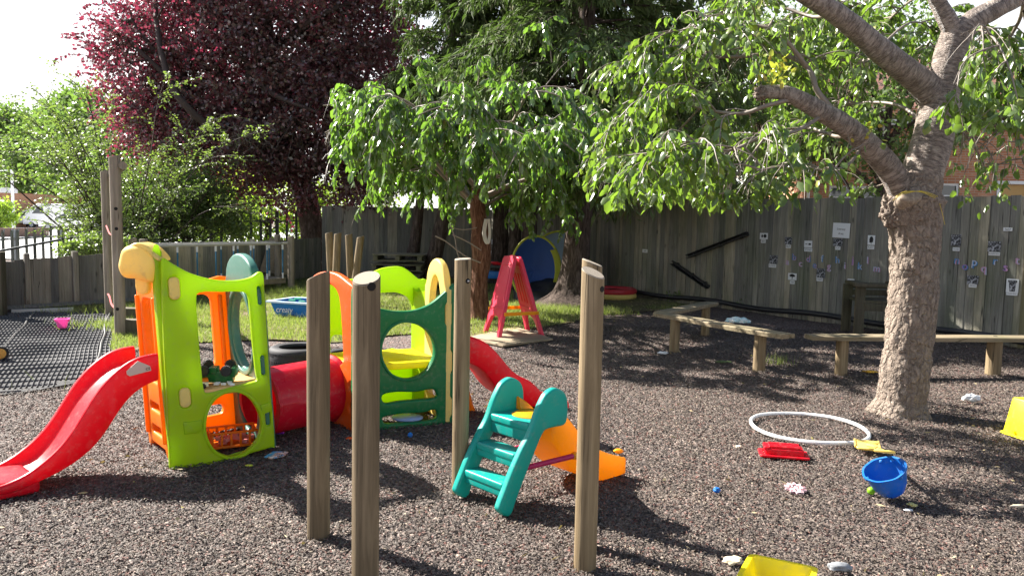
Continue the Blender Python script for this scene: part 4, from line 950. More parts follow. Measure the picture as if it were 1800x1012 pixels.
post('tall_post', 'tall weathered post with slanted top, left one of the tall pair', 193, 553, 2.08, .062, (.2, 0), None, (-.01, 0), M['postgrey'], group='tall posts by the rubber mat', seed=7)
a, c = AT(216, 291, 9.6), AT(196, 311, 11.8); b = B(); tube(b, [a, a*.5+c*.5, c], .048, 18); cbm = single('crossbar_log', b, M['postgrey'], 'horizontal round log fixed across the tops of the tall posts', 'log', a)
for (q, r_) in (([(187, 397), (189, 402), (193, 411), (198, 413)], .010), ([(190, 517), (193, 522), (196, 534), (201, 541)], .013)):
    b = B(); tube(b, spline([AT(x, y, 11.2-.3*i) for i, (x, y) in enumerate(q)], 4), r_, 6); single('rope', b, M['ropered'], 'short red rope between the tall posts, ' + ('upper one' if r_ < .012 else 'lower one'), 'rope', AT(190, 400 if r_ < .012 else 520, 11.2))
for i, (x0, y0, x1, y1, lb) in enumerate(((578, 409, 584, 532, 'left post of the first pair beyond the playset'), (594, 410, 588, 536, 'right post of the first pair beyond the playset'), (613, 412, 618, 530, 'left post of the second pair beyond the playset'), (634, 416, 619, 536, 'right leaning post of the second pair beyond the playset'))):
    p = G(x1, y1); q = AT(x0, y0, p.y+.1); h = q.z
    post('timber_post', 'thin pale timber ' + lb, 0, 0, h, .062, (.3, 0), None, ((q.x-p.x)/h, .1/h), M['post'], group='paired posts beyond the playset', base=p, seed=10+i)

# ---------------------------------------------------------------- rope bridge
def bridge():
    a0 = AT(264, 433, 13.3); a1 = AT(505, 427, 15.9); off = Vector((-.42, .5, 0)); a0.z = a1.z = .94
    b0, b1 = a0+off, a1+off; t = thing('rope_bridge', 'low timber play bridge with pale handrails and hanging blue ropes', 'bridge', (a0.x, a0.y, 0))
    for nm, (p, q) in enumerate(((a0, a1), (b0, b1))):
        b = B(); tube(b, [p, q], .026, 10); obj('handrail', b, M['rail'], t)
    d = (a1-a0).normalized()
    for p, h in ((a0-d*.12, 1.06), (b0-d*.12, 1.06), (a1+d*.10, 1.08), (b1+d*.10, 1.10)):
        b = B(); tube(b, [Vector((p.x, p.y, -.02)), Vector((p.x, p.y, h*.5)), Vector((p.x, p.y, h-.01)), Vector((p.x, p.y, h))], [.068, .066, .066, .058], 20); obj('post', b, M['postgrey'], t)
    for k in range(8):
        f = .04+.92*k/7
        for (p, q) in ((a0, a1), (b0, b1)):
            s = p+(q-p)*f
            b = B(); tube(b, [s+Vector((0, 0, -.015)), Vector((s.x, s.y, .26))], .014, 6); rp = obj('rope', b, M['rope'], t)
            b = B(); tube(b, [s+Vector((0, 0, .01)), s+Vector((0, 0, -.12))], .019, 8); obj('ferrule', b, M['paper'], rp); b = B(); tube(b, [Vector((s.x, s.y, .36)), Vector((s.x, s.y, .25))], .019, 8); obj('ferrule', b, M['paper'], rp)
    M4 = frame(Vector((a0.x, a0.y, 0)), Vector((a1.x, a1.y, 0))); L = (a1-a0).length; wd = off.length
    b = B(); sg = 1 if (M4.to_3x3() @ Vector((0, 0, 1))).dot(off) > 0 else -1
    for k in range(22): box(b, (L*(k+.5)/22, .235+rnd.uniform(-.006, .006), sg*wd/2), (L/22-.012, .035, wd*.9), M4, .005)
    obj('deck', b, M['postgrey'], t)
    b = B()
    for z in (.1, .9): box(b, (L/2, .18, sg*wd*z), (L, .07, .05), M4, .005)
    obj('deck_beam', b, M['postgrey'], t)
M['rail'] = plain('pale_rail', (.45, .43, .38), .6)
bridge()
p = AT(483, 470, 16.9); b = B(); M4 = Matrix.Translation((p.x, p.y, .62)) @ Matrix.Rotation(R(12), 4, 'Y') @ Matrix.Rotation(R(40), 4, 'Z') @ Matrix.Rotation(R(62), 4, 'X')
addmesh(b, plate([(-.35, -.40), (.42, -.36), (.30, .30), (-.1, .42)], (), .03, .006, M4)); single('leaning_board', b, M['board'], 'brown board leaning behind the right end of the rope bridge', 'board', p)
# sleepers near the tall posts
for i, (x, y, l) in enumerate(((232, 565, 'dark short timber sleeper right of the tall posts'), (240, 588, 'dark squat timber block beside the base of the nearer tall post'))):
    p = G(x, y); b = B(); box(b, (p.x, p.y, .09), (.42, .16, .2), None, .012); single('timber_block', b, M['chair'], l, 'timber block', p)
b = B(); p = G(3, 556); box(b, (p.x-.1, p.y, .45), (.3, .12, .92), None, .01); single('gate_post', b, M['chair'], 'dark square timber post at the left edge of the picture', 'post', p)
# ---------------------------------------------------------------- tray, tyres, easel
def tray():
    p = G(506, 560); t = thing('play_tray', 'blue rectangular play tray with a white rim on the grass', 'play tray', p); an = R(-20)
    Mt = Matrix.Translation(p+Vector((.28, .28, 0))) @ Matrix.Rotation(an, 4, 'Z')
    b = B(); W2, D2_, H = .52, .30, .23; out = []
    lv = [(.84, 0), (1, H), (1.10, H), (1.10, H-.02)]
    R0_ = [[b.verts.new(Mt @ Vector((sx*(W2*k if k < 1.05 else W2+.05), sy*(D2_*k if k < 1.05 else D2_+.05), z))) for sx, sy in ((-1, -1), (1, -1), (1, 1), (-1, 1))] for k, z in lv]
    inn = [[b.verts.new(Mt @ Vector((sx*(W2*k-.012), sy*(D2_*k-.012), z))) for sx, sy in ((-1, -1), (1, -1), (1, 1), (-1, 1))] for k, z in ((1, H), (.84, .015))]
    for A_, B_ in ((R0_[0], R0_[1]), (inn[0], inn[1])):
        for k in range(4): b.faces.new((A_[k], A_[(k+1) % 4], B_[(k+1) % 4], B_[k]))
    b.faces.new(R0_[0][::-1]); b.faces.new(inn[1]); obj('tray_body', b, M['tray'], t)
    b = B(); o = [[b.verts.new(Mt @ Vector((sx*(W2+e), sy*(D2_+e), z))) for sx, sy in ((-1, -1), (1, -1), (1, 1), (-1, 1))] for e, z in ((-.012, H+.002), (-.012, H+.012), (.05, H+.012), (.055, H-.012), (.0, H-.012))]
    for i in range(4):
        for k in range(4): b.faces.new((o[i][k], o[i][(k+1) % 4], o[i+1][(k+1) % 4], o[i+1][k]))
    obj('rim', b, plain('pale_blue_rim', (.55, .68, .80), .4), t)
    me = text('crealy', .12, .001); Mf = Mt @ Matrix.Translation((-.28, -D2_*.93-.008, .115)) @ Matrix.Rotation(R(90-12), 4, 'X'); me.transform(Mf); obj('lettering', me, M['paper'], t, sharp=False)
    b = B()
    for k in range(5): box(b, (rnd.uniform(-.4, .0), rnd.uniform(-.1, .2), H-.01+rnd.uniform(0, .04)), (.1, .05, .03), Mt @ Matrix.Rotation(rnd.uniform(-.5, .5), 4, 'Z'), .01)
    single('toy_pieces', b, plastic('mint_plastic', (.2, .6, .42)), 'mint green toy pieces lying in the blue play tray', 'toy', p)
tray()
def tyre(px, py, ro, w_, label):
    c = G(px, py); c = c+Vector((0, ro, 0)); b = B()
    pr = [(ro*.66, .01), (ro*.80, .0), (ro*.93, .012), (ro, .04), (ro, w_-.04), (ro*.93, w_-.012), (ro*.80, w_), (ro*.66, w_-.01), (ro*.63, w_-.03), (ro*.66, w_-.045), (ro*.90, w_-.05), (ro*.92, .05), (ro*.66, .045), (ro*.63, .03)]
    lathe(b, pr, Matrix.Translation(c), 56, True)
    t = thing('tyre', label, 'tyre', c, 'old tyres lying behind the tunnel'); obj('tyre_wall', b, M['tyre'], t, ang=40)
    b = B()
    for k in range(72):
        a = 2*math.pi*k/72
        for z, o in ((.05, 0), (.085, .5), (w_-.06, 0)):
            aa = a+o*2*math.pi/72; box(b, (ro+.001, 0, z), (.006, ro*.055, .026), Matrix.Translation(c) @ Matrix.Rotation(aa, 4, 'Z'))
    obj('tread', b, M['tyre'], t)
tyre(512, 656, .30, .22, 'black tyre lying flat behind the red tunnel')
tyre(606, 664, .29, .2, 'black tyre lying behind the orange arched panel')
def easel():
    FLp, FRp, BRp, BLp = G(852, 585), G(877, 597), G(954, 592), G(927, 581)
    t = thing('play_easel', 'red plastic A-frame easel with yellow braces on a flat board', 'easel', (FLp+FRp+BRp+BLp)/4); H = 1.03
    tl = (FLp+BLp)/2+Vector((-.03, 0, H)); tr = (FRp+BRp)/2+Vector((-.03, 0, H)); e = (tr-tl).normalized()
    FLp = FLp; 
    for nm, (a, c, sgn) in enumerate(((FLp, FRp, -1), (BLp, BRp, 1))):
        foot = (c-a).normalized(); mid = (a+c)/2; topm = (tl+tr)/2+ (Vector((.53, .4, 0)).normalized()*sgn*.04)
        up = (topm-mid); Lh = up.length; up.normalize(); foot = (foot-up*foot.dot(up)).normalized(); n = foot.cross(up)
        Mx = Matrix((foot, up, n)).transposed().to_4x4(); Mx.translation = mid; wb = (c-a).length/2+.02; wt = wb*.62
        out = [(-wb, 0), (-wb+.075, 0), (-wb+.11, .14), (-wb*.45, .25), (0, .285), (wb*.45, .25), (wb-.11, .14), (wb-.075, 0), (wb, 0), (wt+.01, Lh-.04), (wt-.03, Lh), (-wt+.03, Lh), (-wt-.01, Lh-.04)]
        pl = obj('easel_leaf', plate(out, (), .05, .012, Mx, 3), M['easel'], t, ang=50)
        b = B(); fo = [(-wb*.80, .36), (wb*.80, .36), (wt*.85, Lh-.10), (-wt*.85, Lh-.10)]; fi = [(-wb*.80+.03, .39), (wb*.80-.03, .39), (wt*.85-.03, Lh-.13), (-wt*.85+.03, Lh-.13)]
        addmesh(b, plate(fo, [fi], .068, .008, Mx, 2)); obj('moulded_frame', b, M['easel'], pl, ang=50)
        if sgn > 0:
            b = B()
            for x in (-.1, 0, .1): addmesh(b, plate(rrect(x-.018, .45, x+.018, .85, .016), (), .066, .006, Mx, 2))
            obj('moulded_rib', b, M['red'], pl, ang=50)
    b = B(); box(b, ((tl+tr)/2), (.16, (tr-tl).length*.62, .04), Matrix.Translation((0, 0, 0)), .012) if False else None
    b.free()
    for p, q in ((FLp.lerp(tl, .31), BLp.lerp(tl, .31)), (FRp.lerp(tr, .31), BRp.lerp(tr, .31))):
        sh = (p-q).normalized()*.03; out = (tr-tl).normalized()*(.03 if p.y < FLp.y-.1 else -.03)
        M4 = frame(p+sh+out, q-sh+out); L = (p-q).length+.06
        b = B(); box(b, (L/2, 0, 0), (L, .045, .014), M4, .006); br = obj('brace', b, M['amber'], t)
        b = B()
        for x in (.03, L-.03): lathe(b, [(.0, -.012), (.014, -.012), (.014, .012), (0, .012)], M4 @ Matrix.Translation((x, 0, 0)), 12)
        obj('pin', b, M['amber'], br)
easel()
q = [G(820, 597), G(905, 577), G(972, 599), G(884, 611)]
single('ground_board', plate([(p.x, p.y) for p in q], (), .025, .005, Matrix.Translation((0, 0, .02))), M['board'], 'flat plywood board lying under the red easel', 'board', q[0])
# ---------------------------------------------------------------- small teal slide
def teal():
    Rf, Lf = G(889, 904), G(822, 869); d = Vector((.74, .67, 0)).normalized(); t = thing('toddler_slide', 'small toddler slide with teal steps, orange chute and magenta bars', 'slide', (Rf+Lf)/2)
    MN = frame(Rf, Rf+d); pts = [(972, 681), (958, 690), (950, 703), (941, 724), (930, 757), (915, 786), (898, 824), (885, 858), (875, 884), (873, 895), (880, 903), (889, 906), (896, 899), (903, 878), (918, 838), (935, 795), (949, 762), (957, 753), (972, 749), (986, 746), (992, 737), (994, 718), (993, 700), (987, 687)]
    out = smoothPL(pts, MN, 4)
    far = Vector((-d.y, d.x, 0)); far = far if far.y > 0 else -far; wd = .35; n = MN.to_3x3() @ Vector((0, 0, 1)); sg = 1 if n.dot(far) > 0 else -1
    for k in (0, 1):
        pl = obj('side_rail', plate(out, (), .05, .016, MN @ Matrix.Translation((0, 0, sg*(wd*k-.0))), 4), M['teal'], t, ang=50)
    inl = [(x, z) for x, z in out]
    # steps between the rails
    def sAt(z, side):
        xs_ = [];
        for i in range(len(out)):
            (x0, z0), (x1, z1) = out[i], out[(i+1) % len(out)]
            if (z0-z)*(z1-z) <= 0 and abs(z1-z0) > 1e-6: xs_.append(x0+(x1-x0)*(z-z0)/(z1-z0))
        return min(xs_) if side == 0 else max(xs_)
    for z, dep in ((.155, .11), (.295, .11)):
        s0 = sAt(z-.02, 0)+.012; b = B(); box(b, (s0+dep/2, z-.02, sg*wd/2), (dep, .042, wd-.04), MN, .013, 3)
        box(b, (s0+.018, z-.05, sg*wd/2), (.028, .05, wd-.045), MN @ Matrix.Identity(4), .010, 3); obj('step', b, M['teal'], t, ang=50)
    z = .435; s0 = sAt(z-.02, 0)+.012; b = B(); s1 = sAt(z+.02, 1)-.02; box(b, ((s0+s1)/2, z-.02, sg*wd/2), (s1-s0, .045, wd-.04), MN, .014, 3); box(b, (s0+.02, z-.06, sg*wd/2), (.03, .08, wd-.045), MN, .010, 3); obj('top_step', b, M['teal'], t, ang=50)
    # orange chute
    A_ = Rf+far*.03
    slide(t, 'chute', A_, d, .29, [(972, 712), (990, 724), (1000, 735), (1012, 750), (1025, 768), (1040, 783), (1055, 791), (1070, 797), (1085, 801), (1100, 804)],
          [(950, 752), (968, 772), (985, 797), (1000, 818), (1012, 829), (1030, 838), (1050, 845), (1070, 846), (1100, 838)], M['amber'], .07, wall=.02)
    b = B(); q = Rf+far*.175; cx = MN.inverted() @ q
    s2 = PLANE(985, 730, MN)[0]; lathe(b, [(0, .012), (.075, .008), (.10, -.004), (.095, -.02), (0, -.03)], Matrix.Translation(Rf+far*.175+d*(s2-.06)+Vector((0, 0, .445))) @ Matrix.Diagonal((1, 1, 1, 1)), 28); obj('chute_lip', b, M['amber'], t, ang=60)
    # magenta bars
    for k, (a, c) in enumerate((((930, 823), (1014, 802)), ((930, 823), (1014, 802)))):
        P = Rf+d*PLANE(*a, MN)[0]+Vector((0, 0, PLANE(*a, MN)[1])); Q = Rf+d*PLANE(*c, MN)[0]+Vector((0, 0, PLANE(*c, MN)[1]))
        o_ = far*(.02 if k == 0 else wd-.03); b = B(); tube(b, [P+o_, Q+o_], .015, 14); obj('cross_bar', b, M['magenta'], t)
        b = B(); bmesh.ops.create_uvsphere(b, u_segments=12, v_segments=8, radius=.022); bmesh.ops.translate(b, vec=Q+o_, verts=b.verts); obj('bar_joint', b, M['amber'], t)
teal()
# ---------------------------------------------------------------- benches and chair
def plank_bench(label, a, c, z, wd, legs, th=.045, axis='X', seed=0):
    a, c = Vector(a), Vector(c); t = thing('log_bench', label, 'bench', (a+c)/2, 'plank benches on round log legs'); M4 = frame(a, c); L = (c-a).length
    b = B(); N = 12; rr = random.Random(seed)
    sec = [(-wd/2, -th), (-wd/2-.004, -.008), (-wd/2+.006, 0), (wd/2-.006, 0), (wd/2+.004, -.008), (wd/2, -th)]
    rings = []
    for i in range(N+1):
        s = L*i/N; w2 = 1-.12*(abs(2*i/N-1)**10); wob = .006*noise.noise(Vector((s*1.2, seed, 0)))
        rings.append([b.verts.new(M4 @ Vector((s+(.02 if abs(x) < .05 else 0)*0, z+y+wob, x*w2))) for x, y in sec])
    for i in range(N):
        for k in range(6): b.faces.new((rings[i][k], rings[i][(k+1) % 6], rings[i+1][(k+1) % 6], rings[i+1][k]))
    b.faces.new(rings[0][::-1]); b.faces.new(rings[-1]); bmesh.ops.recalc_face_normals(b, faces=b.faces)
    # local X-aligned grain: object rotated copy of coordinates
    o = obj('seat', b, M['bench'], t, ang=30)
    for (q, r) in legs:
        q = Vector(q); b = B(); tube(b, [q+Vector((0, 0, -.03)), q+Vector((0, 0, .12)), q+Vector((0, 0, z-th+.002))], [r*1.03, r, r], 24, nz=.03, nsc=3); obj('leg', b, M['post'], t, ang=60)
        b = B(); lathe(b, [(0, .002), (.018, .002), (.02, 0), (.02, -.003)], Matrix.Translation(q+Vector((0, 0, z+.001))), 14); obj('bolt_recess_shade', b, M['hole'], o)  # dark disc on the seat, its colour stands for a shaded recess
    return t
l1, l2 = G(1185, 617), G(1334, 651)
dd = (l2-l1).normalized(); plank_bench('plank bench on log legs carrying a plastic bag', l1-dd*.30, l2+dd*.36, .425, .20, ((l1, .058), (l2, .062)), seed=1)
e0 = l1-dd*.12+Vector((.0, .26, 0)); e1 = AT(1252, 532, 10.9); e1.z = 0; dd2 = (e1-e0).normalized()
plank_bench('short plank bench meeting the far end of the bench with the bag', e0-dd2*.1, e1, .43, .2, ((e1-dd2*.22, .058),), seed=2)
l3, l4 = G(1478, 656), G(1745, 657); dd3 = (l4-l3).normalized()
plank_bench('long plank bench passing behind the cherry trunk', l3-dd3*.36, l4+dd3*.75, .395, .21, ((l3, .062), (l4, .072)), seed=3)
# plastic bag on bench
p = G(1297, 566, .43); b = B(); bmesh.ops.create_icosphere(b, subdivisions=4, radius=.1)
for v in b.verts:
    q = v.co.normalized(); k = 1+.3*noise.noise(q*2.3)+.18*noise.noise(q*6); v.co = Vector((v.co.x*1.25*k, v.co.y*.6*k, max(v.co.z*.42*k, -.012)))
bmesh.ops.rotate(b, cent=(0, 0, 0), matrix=Matrix.Rotation(R(-20), 3, 'Z'), verts=b.verts); bmesh.ops.translate(b, vec=p+Vector((0, 0, .012)), verts=b.verts)
s_ = NT('crumpled_bag'); n_ = s_.noise(s_.coord(), 9, 5, .7); s_.base(s_.ramp(n_, [(.4, (.55, .58, .62)), (.55, (.3, .5, .55)), (.62, (.6, .62, .64))]), .35, .6); s_.bump(n_, .8, .02); M['bag'] = s_.m
single('plastic_bag', b, M['bag'], 'crumpled white and green plastic bag on the plank bench', 'bag', p)
def chair():
    a = G(1508, 590); t = thing('timber_armchair', 'dark timber armchair with broad legs between the bench and the fence', 'armchair', a); rot = R(-52)
    Mt = Matrix.Translation(a) @ Matrix.Rotation(R(-4), 4, 'Z')
    for x in (0, .62):
        for y in (0, .5):
            b = B(); box(b, (x, y, .34), (.125, .05, .68), Mt, .006); obj('leg', b, M['chair'], t)
    for x in (0, .62):
        b = B(); box(b, (x+.06 if x == 0 else x-.0, .25, .705), (.16, .66, .045), Mt, .008)
        obj('armrest', b, M['chair'], t)
    b = B(); box(b, (.12, -.06, .705), (.46, .11, .045), Mt, .008); obj('front_shelf', b, M['chair'], t)
    b = B()
    for k in range(4): box(b, (.33, .03+k*.14, .475), (.62, .128, .035), Mt, .005)
    obj('seat', b, M['chair'], t)
    b = B(); box(b, (.33, -.02, .40), (.54, .03, .10), Mt, .005); obj('apron', b, M['chair'], t)
    b = B()
    for z in (.56, .66): box(b, (.33, .52, z), (.60, .03, .08), Mt, .005)
    obj('backrest', b, M['chair'], t)
chair()
# ---------------------------------------------------------------- loose toys on the right
def hoop():
    c = (G(1421, 731)+G(1421, 781))/2; r = .405; b = B(); pr = []
    P = [c+Vector((math.cos(a)*r, math.sin(a)*r*1.08, .016+.004*math.sin(3*a))) for a in np.linspace(0, 2*math.pi, 97)]
    P = P[:-1]; rings = []
    for i, p in enumerate(P):
        o = Vector((p.x-c.x, p.y-c.y, 0)).normalized(); rings.append([b.verts.new(p+o*math.cos(k*math.pi/5)*.0135+Vector((0, 0, math.sin(k*math.pi/5)*.0135))) for k in range(10)])
    for i in range(96):
        for k in range(10): b.faces.new((rings[i][k], rings[i][(k+1) % 10], rings[(i+1) % 96][(k+1) % 10], rings[(i+1) % 96][k]))
    single('hoop', b, M['white'], 'white plastic hoop lying flat on the mulch', 'hoop', c)
hoop()
def mould():
    c = G(1377, 801); t = thing('sand_mould', 'red ridged sand mould lying near the white hoop', 'sand mould', c); Mt = Matrix.Translation(c) @ Matrix.Rotation(R(-12), 4, 'Z') @ Matrix.Scale(1.15, 4)
    b = B(); addmesh(b, plate(rrect(-.135, -.075, .135, .075, .02), [rrect(-.11, -.052, .11, .052, .015)], .012, .004, Mt @ Matrix.Translation((0, 0, .012)), 3)); box(b, (0, 0, .03), (.21, .105, .045), Mt, .012, 3); obj('mould_body', b, M['red'], t)
    for y in (-.033, 0, .033):
        b = B(); box(b, (.0, y, .058), (.17, .022, .016), Mt, .006, 3); obj('ridge', b, M['red'], t)
    b = B(); box(b, (-.095, .0, .05), (.03, .10, .02), Mt, .006, 3); obj('end_bar', b, M['red'], t)
mould()
def bucket():
    base = G(1566, 884); t = thing('round_bucket', 'tilted blue round toy bucket with a scalloped rim', 'bucket', base)
    ax = Vector((-.20, -.12, 1)).normalized(); ax = Vector((-.42, -.16, .88)).normalized(); Mb = Matrix.Translation(base+Vector((.045, .075, .030))) @ Vector((0, 0, 1)).rotation_difference(ax).to_matrix().to_4x4()
    b = B(); pr = [(0, 0), (.045, .002), (.068, .02), (.092, .07), (.104, .12), (.109, .155), (.118, .158), (.118, .164), (.107, .163), (.100, .12), (.088, .072), (.063, .026), (.04, .01), (0, .008)]
    lathe(b, pr, Mb, 48); 
    for v in b.verts:
        q = Mb.inverted() @ v.co
        if q.z > .15:
            a = math.atan2(q.y, q.x); v.co = Mb @ Vector((q.x*(1+.012*math.cos(8*a)), q.y*(1+.012*math.cos(8*a)), q.z))
    obj('bowl', b, M['blue'], t, ang=60)
    for a in (40, 75, 180, 290):
        b = B(); q = Mb @ Vector((math.cos(R(a))*.103, math.sin(R(a))*.103, .145)); bmesh.ops.create_uvsphere(b, u_segments=10, v_segments=8, radius=.013); bmesh.ops.translate(b, vec=q, verts=b.verts); obj('rim_lug', b, M['blue'], t, ang=60)
    return Mb
MBK = bucket()
def spade():
    tip = G(1523, 792); rimp = MBK @ Vector((.03, .06, .175)); t = thing('toy_spade', 'pale yellow toy spade leaning on the blue bucket', 'spade', tip)
    hd = (rimp-tip).normalized(); a = tip+hd*.02+Vector((0, 0, .04)); sd = hd.cross(Vector((0, 0, 1))).normalized(); n = sd.cross(hd)
    Mx = Matrix((sd, hd, n)).transposed().to_4x4(); Mx.translation = a
    b = B(); L = (rimp-a).length; addmesh(b, plate([(-.075, -.075), (.075, -.075), (.08, .03), (.06, .075), (-.06, .075), (-.08, .03)], (), .014, .005, Mx @ Matrix.Rotation(R(-20), 4, 'X'), 3)); 
    for x in (-.074, .074): box(b, (x, -.01, .004), (.010, .12, .020), Mx @ Matrix.Rotation(R(-20), 4, 'X'), .004)
    obj('blade', b, M['spade'], t, ang=50)
    b = B(); tube(b, [a+hd*.06+n*.004, a+hd*(L*.5)+n*.012, a+hd*(L+.03)+n*.01], [.014, .011, .012], 10, flat=.7); obj('shaft', b, M['spade'], t, ang=60)
    b = B(); addmesh(b, plate([(-.05, .0), (.05, 0), (.055, .035), (.0, .055), (-.055, .035)], [[(-.03, .012), (.03, .012), (.028, .028), (0, .038), (-.028, .028)]], .016, .006, Mx @ Matrix.Translation((0, L, .01)), 3)); obj('handle', b, M['spade'], t, ang=50)
M['spade'] = plastic('pale_yellow_spade_plastic', (.88, .66, .15), .2)
spade()
lump('small_ball', (1531, 868), .022, plastic('apple_green_plastic', (.25, .5, .03)), 'small green ball against the left side of the blue bucket', 'ball', (1, 1, 1), nz=.05)
def squarebucket(label, c, w0, w1, h, rot, inv=False, mat=None, grip=True):
    t = thing('square_bucket', label, 'bucket', c); Mt = Matrix.Translation(c) @ Matrix.Rotation(rot, 4, 'Z')
    if inv: Mt = Mt @ Matrix.Translation((0, 0, h)) @ Matrix.Rotation(math.pi, 4, 'X')
    def ring(b, w_, z, r=.22): return [b.verts.new(Mt @ Vector((x, y, z))) for x, y in rrect(-w_, -w_, w_, w_, w_*r, 5)]
    b = B(); rg = [ring(b, w0*.93, 0), ring(b, w0, .008), ring(b, w1, h-.012), ring(b, w1+.014, h-.010), ring(b, w1+.016, h), ring(b, w1-.004, h+.002), ring(b, w0-.006, .012), ring(b, w0*.9, .008)]
    n = len(rg[0]); b.faces.new(rg[0][::-1]); b.faces.new(rg[-1])
    for i in range(len(rg)-1):
        for k in range(n): b.faces.new((rg[i][k], rg[i][(k+1) % n], rg[i+1][(k+1) % n], rg[i+1][k]))
    bmesh.ops.recalc_face_normals(b, faces=b.faces); obj('bucket_wall', b, mat or M['buck'], t, ang=40)
    for sx in (-1, 1):
        b = B(); lathe(b, [(0, -.012), (.012, -.012), (.012, .012), (0, .012)], Mt @ Matrix.Translation((sx*(w1+.004), 0, h-.03)) @ Matrix.Rotation(R(90), 4, 'Y'), 12); obj('handle_pivot', b, mat or M['buck'], t)
c = G(1364, 1066); squarebucket('bright yellow square bucket open upwards at the bottom edge', Vector((c.x, c.y-.0, 0)), .085, .120, .14, R(-28))
c = G(1822, 772); squarebucket('yellow bucket standing upside down at the right edge', Vector((c.x, c.y+.1, 0)), .082, .115, .27, R(12), True)
c = G(110, 579); squarebucket('small pink translucent toy bucket on the ridged rubber mat', Vector((c.x, c.y, .02)), .048, .068, .12, R(20), False, M['pink'])
def gear():
    c = G(1398, 863); b = B(); out = []
    for k in range(60):
        a = 2*math.pi*k/60; r = .052+.010*math.tanh(4*math.sin(a*10)); out.append((math.cos(a)*r, math.sin(a)*r))
    holes = [ell(math.cos(a)*.030, math.sin(a)*.030, .010, .010, 10) for a in np.linspace(0, 2*math.pi, 6)[:-1]]+[ell(0, 0, .009, .009, 10)]
    single('toy_gear', plate(out, holes, .012, .003, Matrix.Translation((c.x, c.y, .018)) @ Matrix.Rotation(R(10), 4, 'X')), plain('pale_pink_plastic', (.75, .52, .55), .4), 'pale pink toy gear wheel between the red mould and blue bucket', 'toy gear', c)
gear()
lump('toy_piece', (1260, 866), .019, M['blue'], 'dark blue toy piece alone on the mulch left of the pink gear', 'toy', (1, 1, .9), 2)
lump('paper_scrap', (1707, 706), .045, M['paper'], 'crumpled white paper right of the cherry trunk', 'paper', (1.5, .8, .7), 4, .5)
lump('bread_crust', (1288, 990), .030, plain('pale_crust', (.62, .52, .36), .8), 'pale crumbly scrap left of the open yellow bucket', 'scrap', (1.5, 1, .5), 6, .5)
lump('grey_toy', (1476, 1004), .028, plain('grey_plastic', (.22, .23, .24), .4), 'grey toy part right of the open yellow bucket', 'toy', (1.7, .9, .7), 7, .4)
lump('dry_leaf', (1603, 889), .020, plain('dry_leaf', (.55, .48, .18), .7), 'dry yellowish leaf in the shadow of the blue bucket', 'leaf', (1, 1.2, .4), 8, .6)
lump('paper_scrap', (1597, 897), .017, M['paper'], 'tiny white scrap in the shadow of the blue bucket', 'paper', (1.4, .8, .3), 9, .4)
lump('paper_scrap', (1299, 787), .017, plain('cream_paper', (.7, .62, .45), .8), 'tiny cream scrap left of the red sand mould', 'paper', (1.2, 1, .6), 10, .4)
lump('wood_splinter', (1792, 892), .035, plain('pale_wood', (.62, .52, .38), .8), 'pale wood splinter at the right edge below the yellow bucket', 'splinter', (1.5, .3, .3), 11, .4)
lump('paper_scrap', (1165, 622), .04, M['paper'], 'white scrap beside the left leg of the bench with the bag', 'paper', (1.5, .7, .35), 12, .5)
lump('dry_leaf', (1530, 655), .045, plain('orange_leaf', (.65, .38, .04), .7), 'orange-yellow leaf left of the cherry trunk', 'leaf', (1.6, .8, .25), 13, .5)
lump('dry_leaf', (438, 819), .018, plain('lime_scrap', (.6, .62, .05), .6), 'yellow scrap below the lime panel', 'scrap', (1.4, .8, .3), 14, .3)
lump('dry_leaf', (1270, 637), .06, plain('green_weed', (.10, .14, .05), .8), 'flat green weed rosette between the bench legs', 'weed', (1.4, .8, .15), 15, .5)
# random small litter: bark splinters and pebbles, too many to count
# toy wheel at left edge
p = G(1, 634); t = thing('rolling_toy', 'orange toy wheel with black tyre at the left edge on the mat', 'toy wheel', p); b = B(); Mw = Matrix.Translation(p+Vector((0, 0, .075))) @ Matrix.Rotation(R(90), 4, 'X') @ Matrix.Rotation(R(30), 4, 'Y')
lathe(b, [(.035, -.02), (.07, -.02), (.075, -.01), (.075, .01), (.07, .02), (.035, .02)], Mw, 24, True); obj('tyre', b, M['black'], t); b = B(); lathe(b, [(0, -.022), (.05, -.02), (.052, .02), (0, .022)], Mw, 20); obj('hub', b, plain('ochre_hub', (.55, .28, .05), .5), t)

# ---------------------------------------------------------------- things on the fence
def fence_box(name, px, py, wpx, hpx, mat, label, cat, rot=0, th=.003, group=None, off=.004):
    u, v = ptF(px, py); u0, _ = ptF(px-wpx/2, py); u1, _ = ptF(px+wpx/2, py); _, v0 = ptF(px, py+hpx/2); _, v1 = ptF(px, py-hpx/2)
    w_, h_ = abs(u1-u0), abs(v1-v0); Mx = FM @ Matrix.Translation((u, v, off)) @ Matrix.Rotation(R(rot), 4, 'Z')
    b = B(); box(b, (0, 0, 0), (w_, h_, th), Mx); return single(name, b, mat, label, cat, FM @ Vector((u, v, 0)), group), Mx, w_, h_
def add_text(parent, s, Mx, size, mat, dz=.0025, dx=0, dy=0, name='lettering'):
    me = text(s, size, .0003); me.transform(Mx @ Matrix.Translation((dx, dy, dz))); return obj(name, me, mat, parent, sharp=False)
o, Mx, w_, h_ = fence_box('paper_notice', 1479, 405, 30, 26, M['paper'], 'large white notice reading Literacy Area on the fence', 'notice', -1.5)
add_text(o, 'Literacy', Mx, .045, M['ink'], dy=.02); add_text(o, 'Area', Mx, .045, M['ink'], dy=-.05)
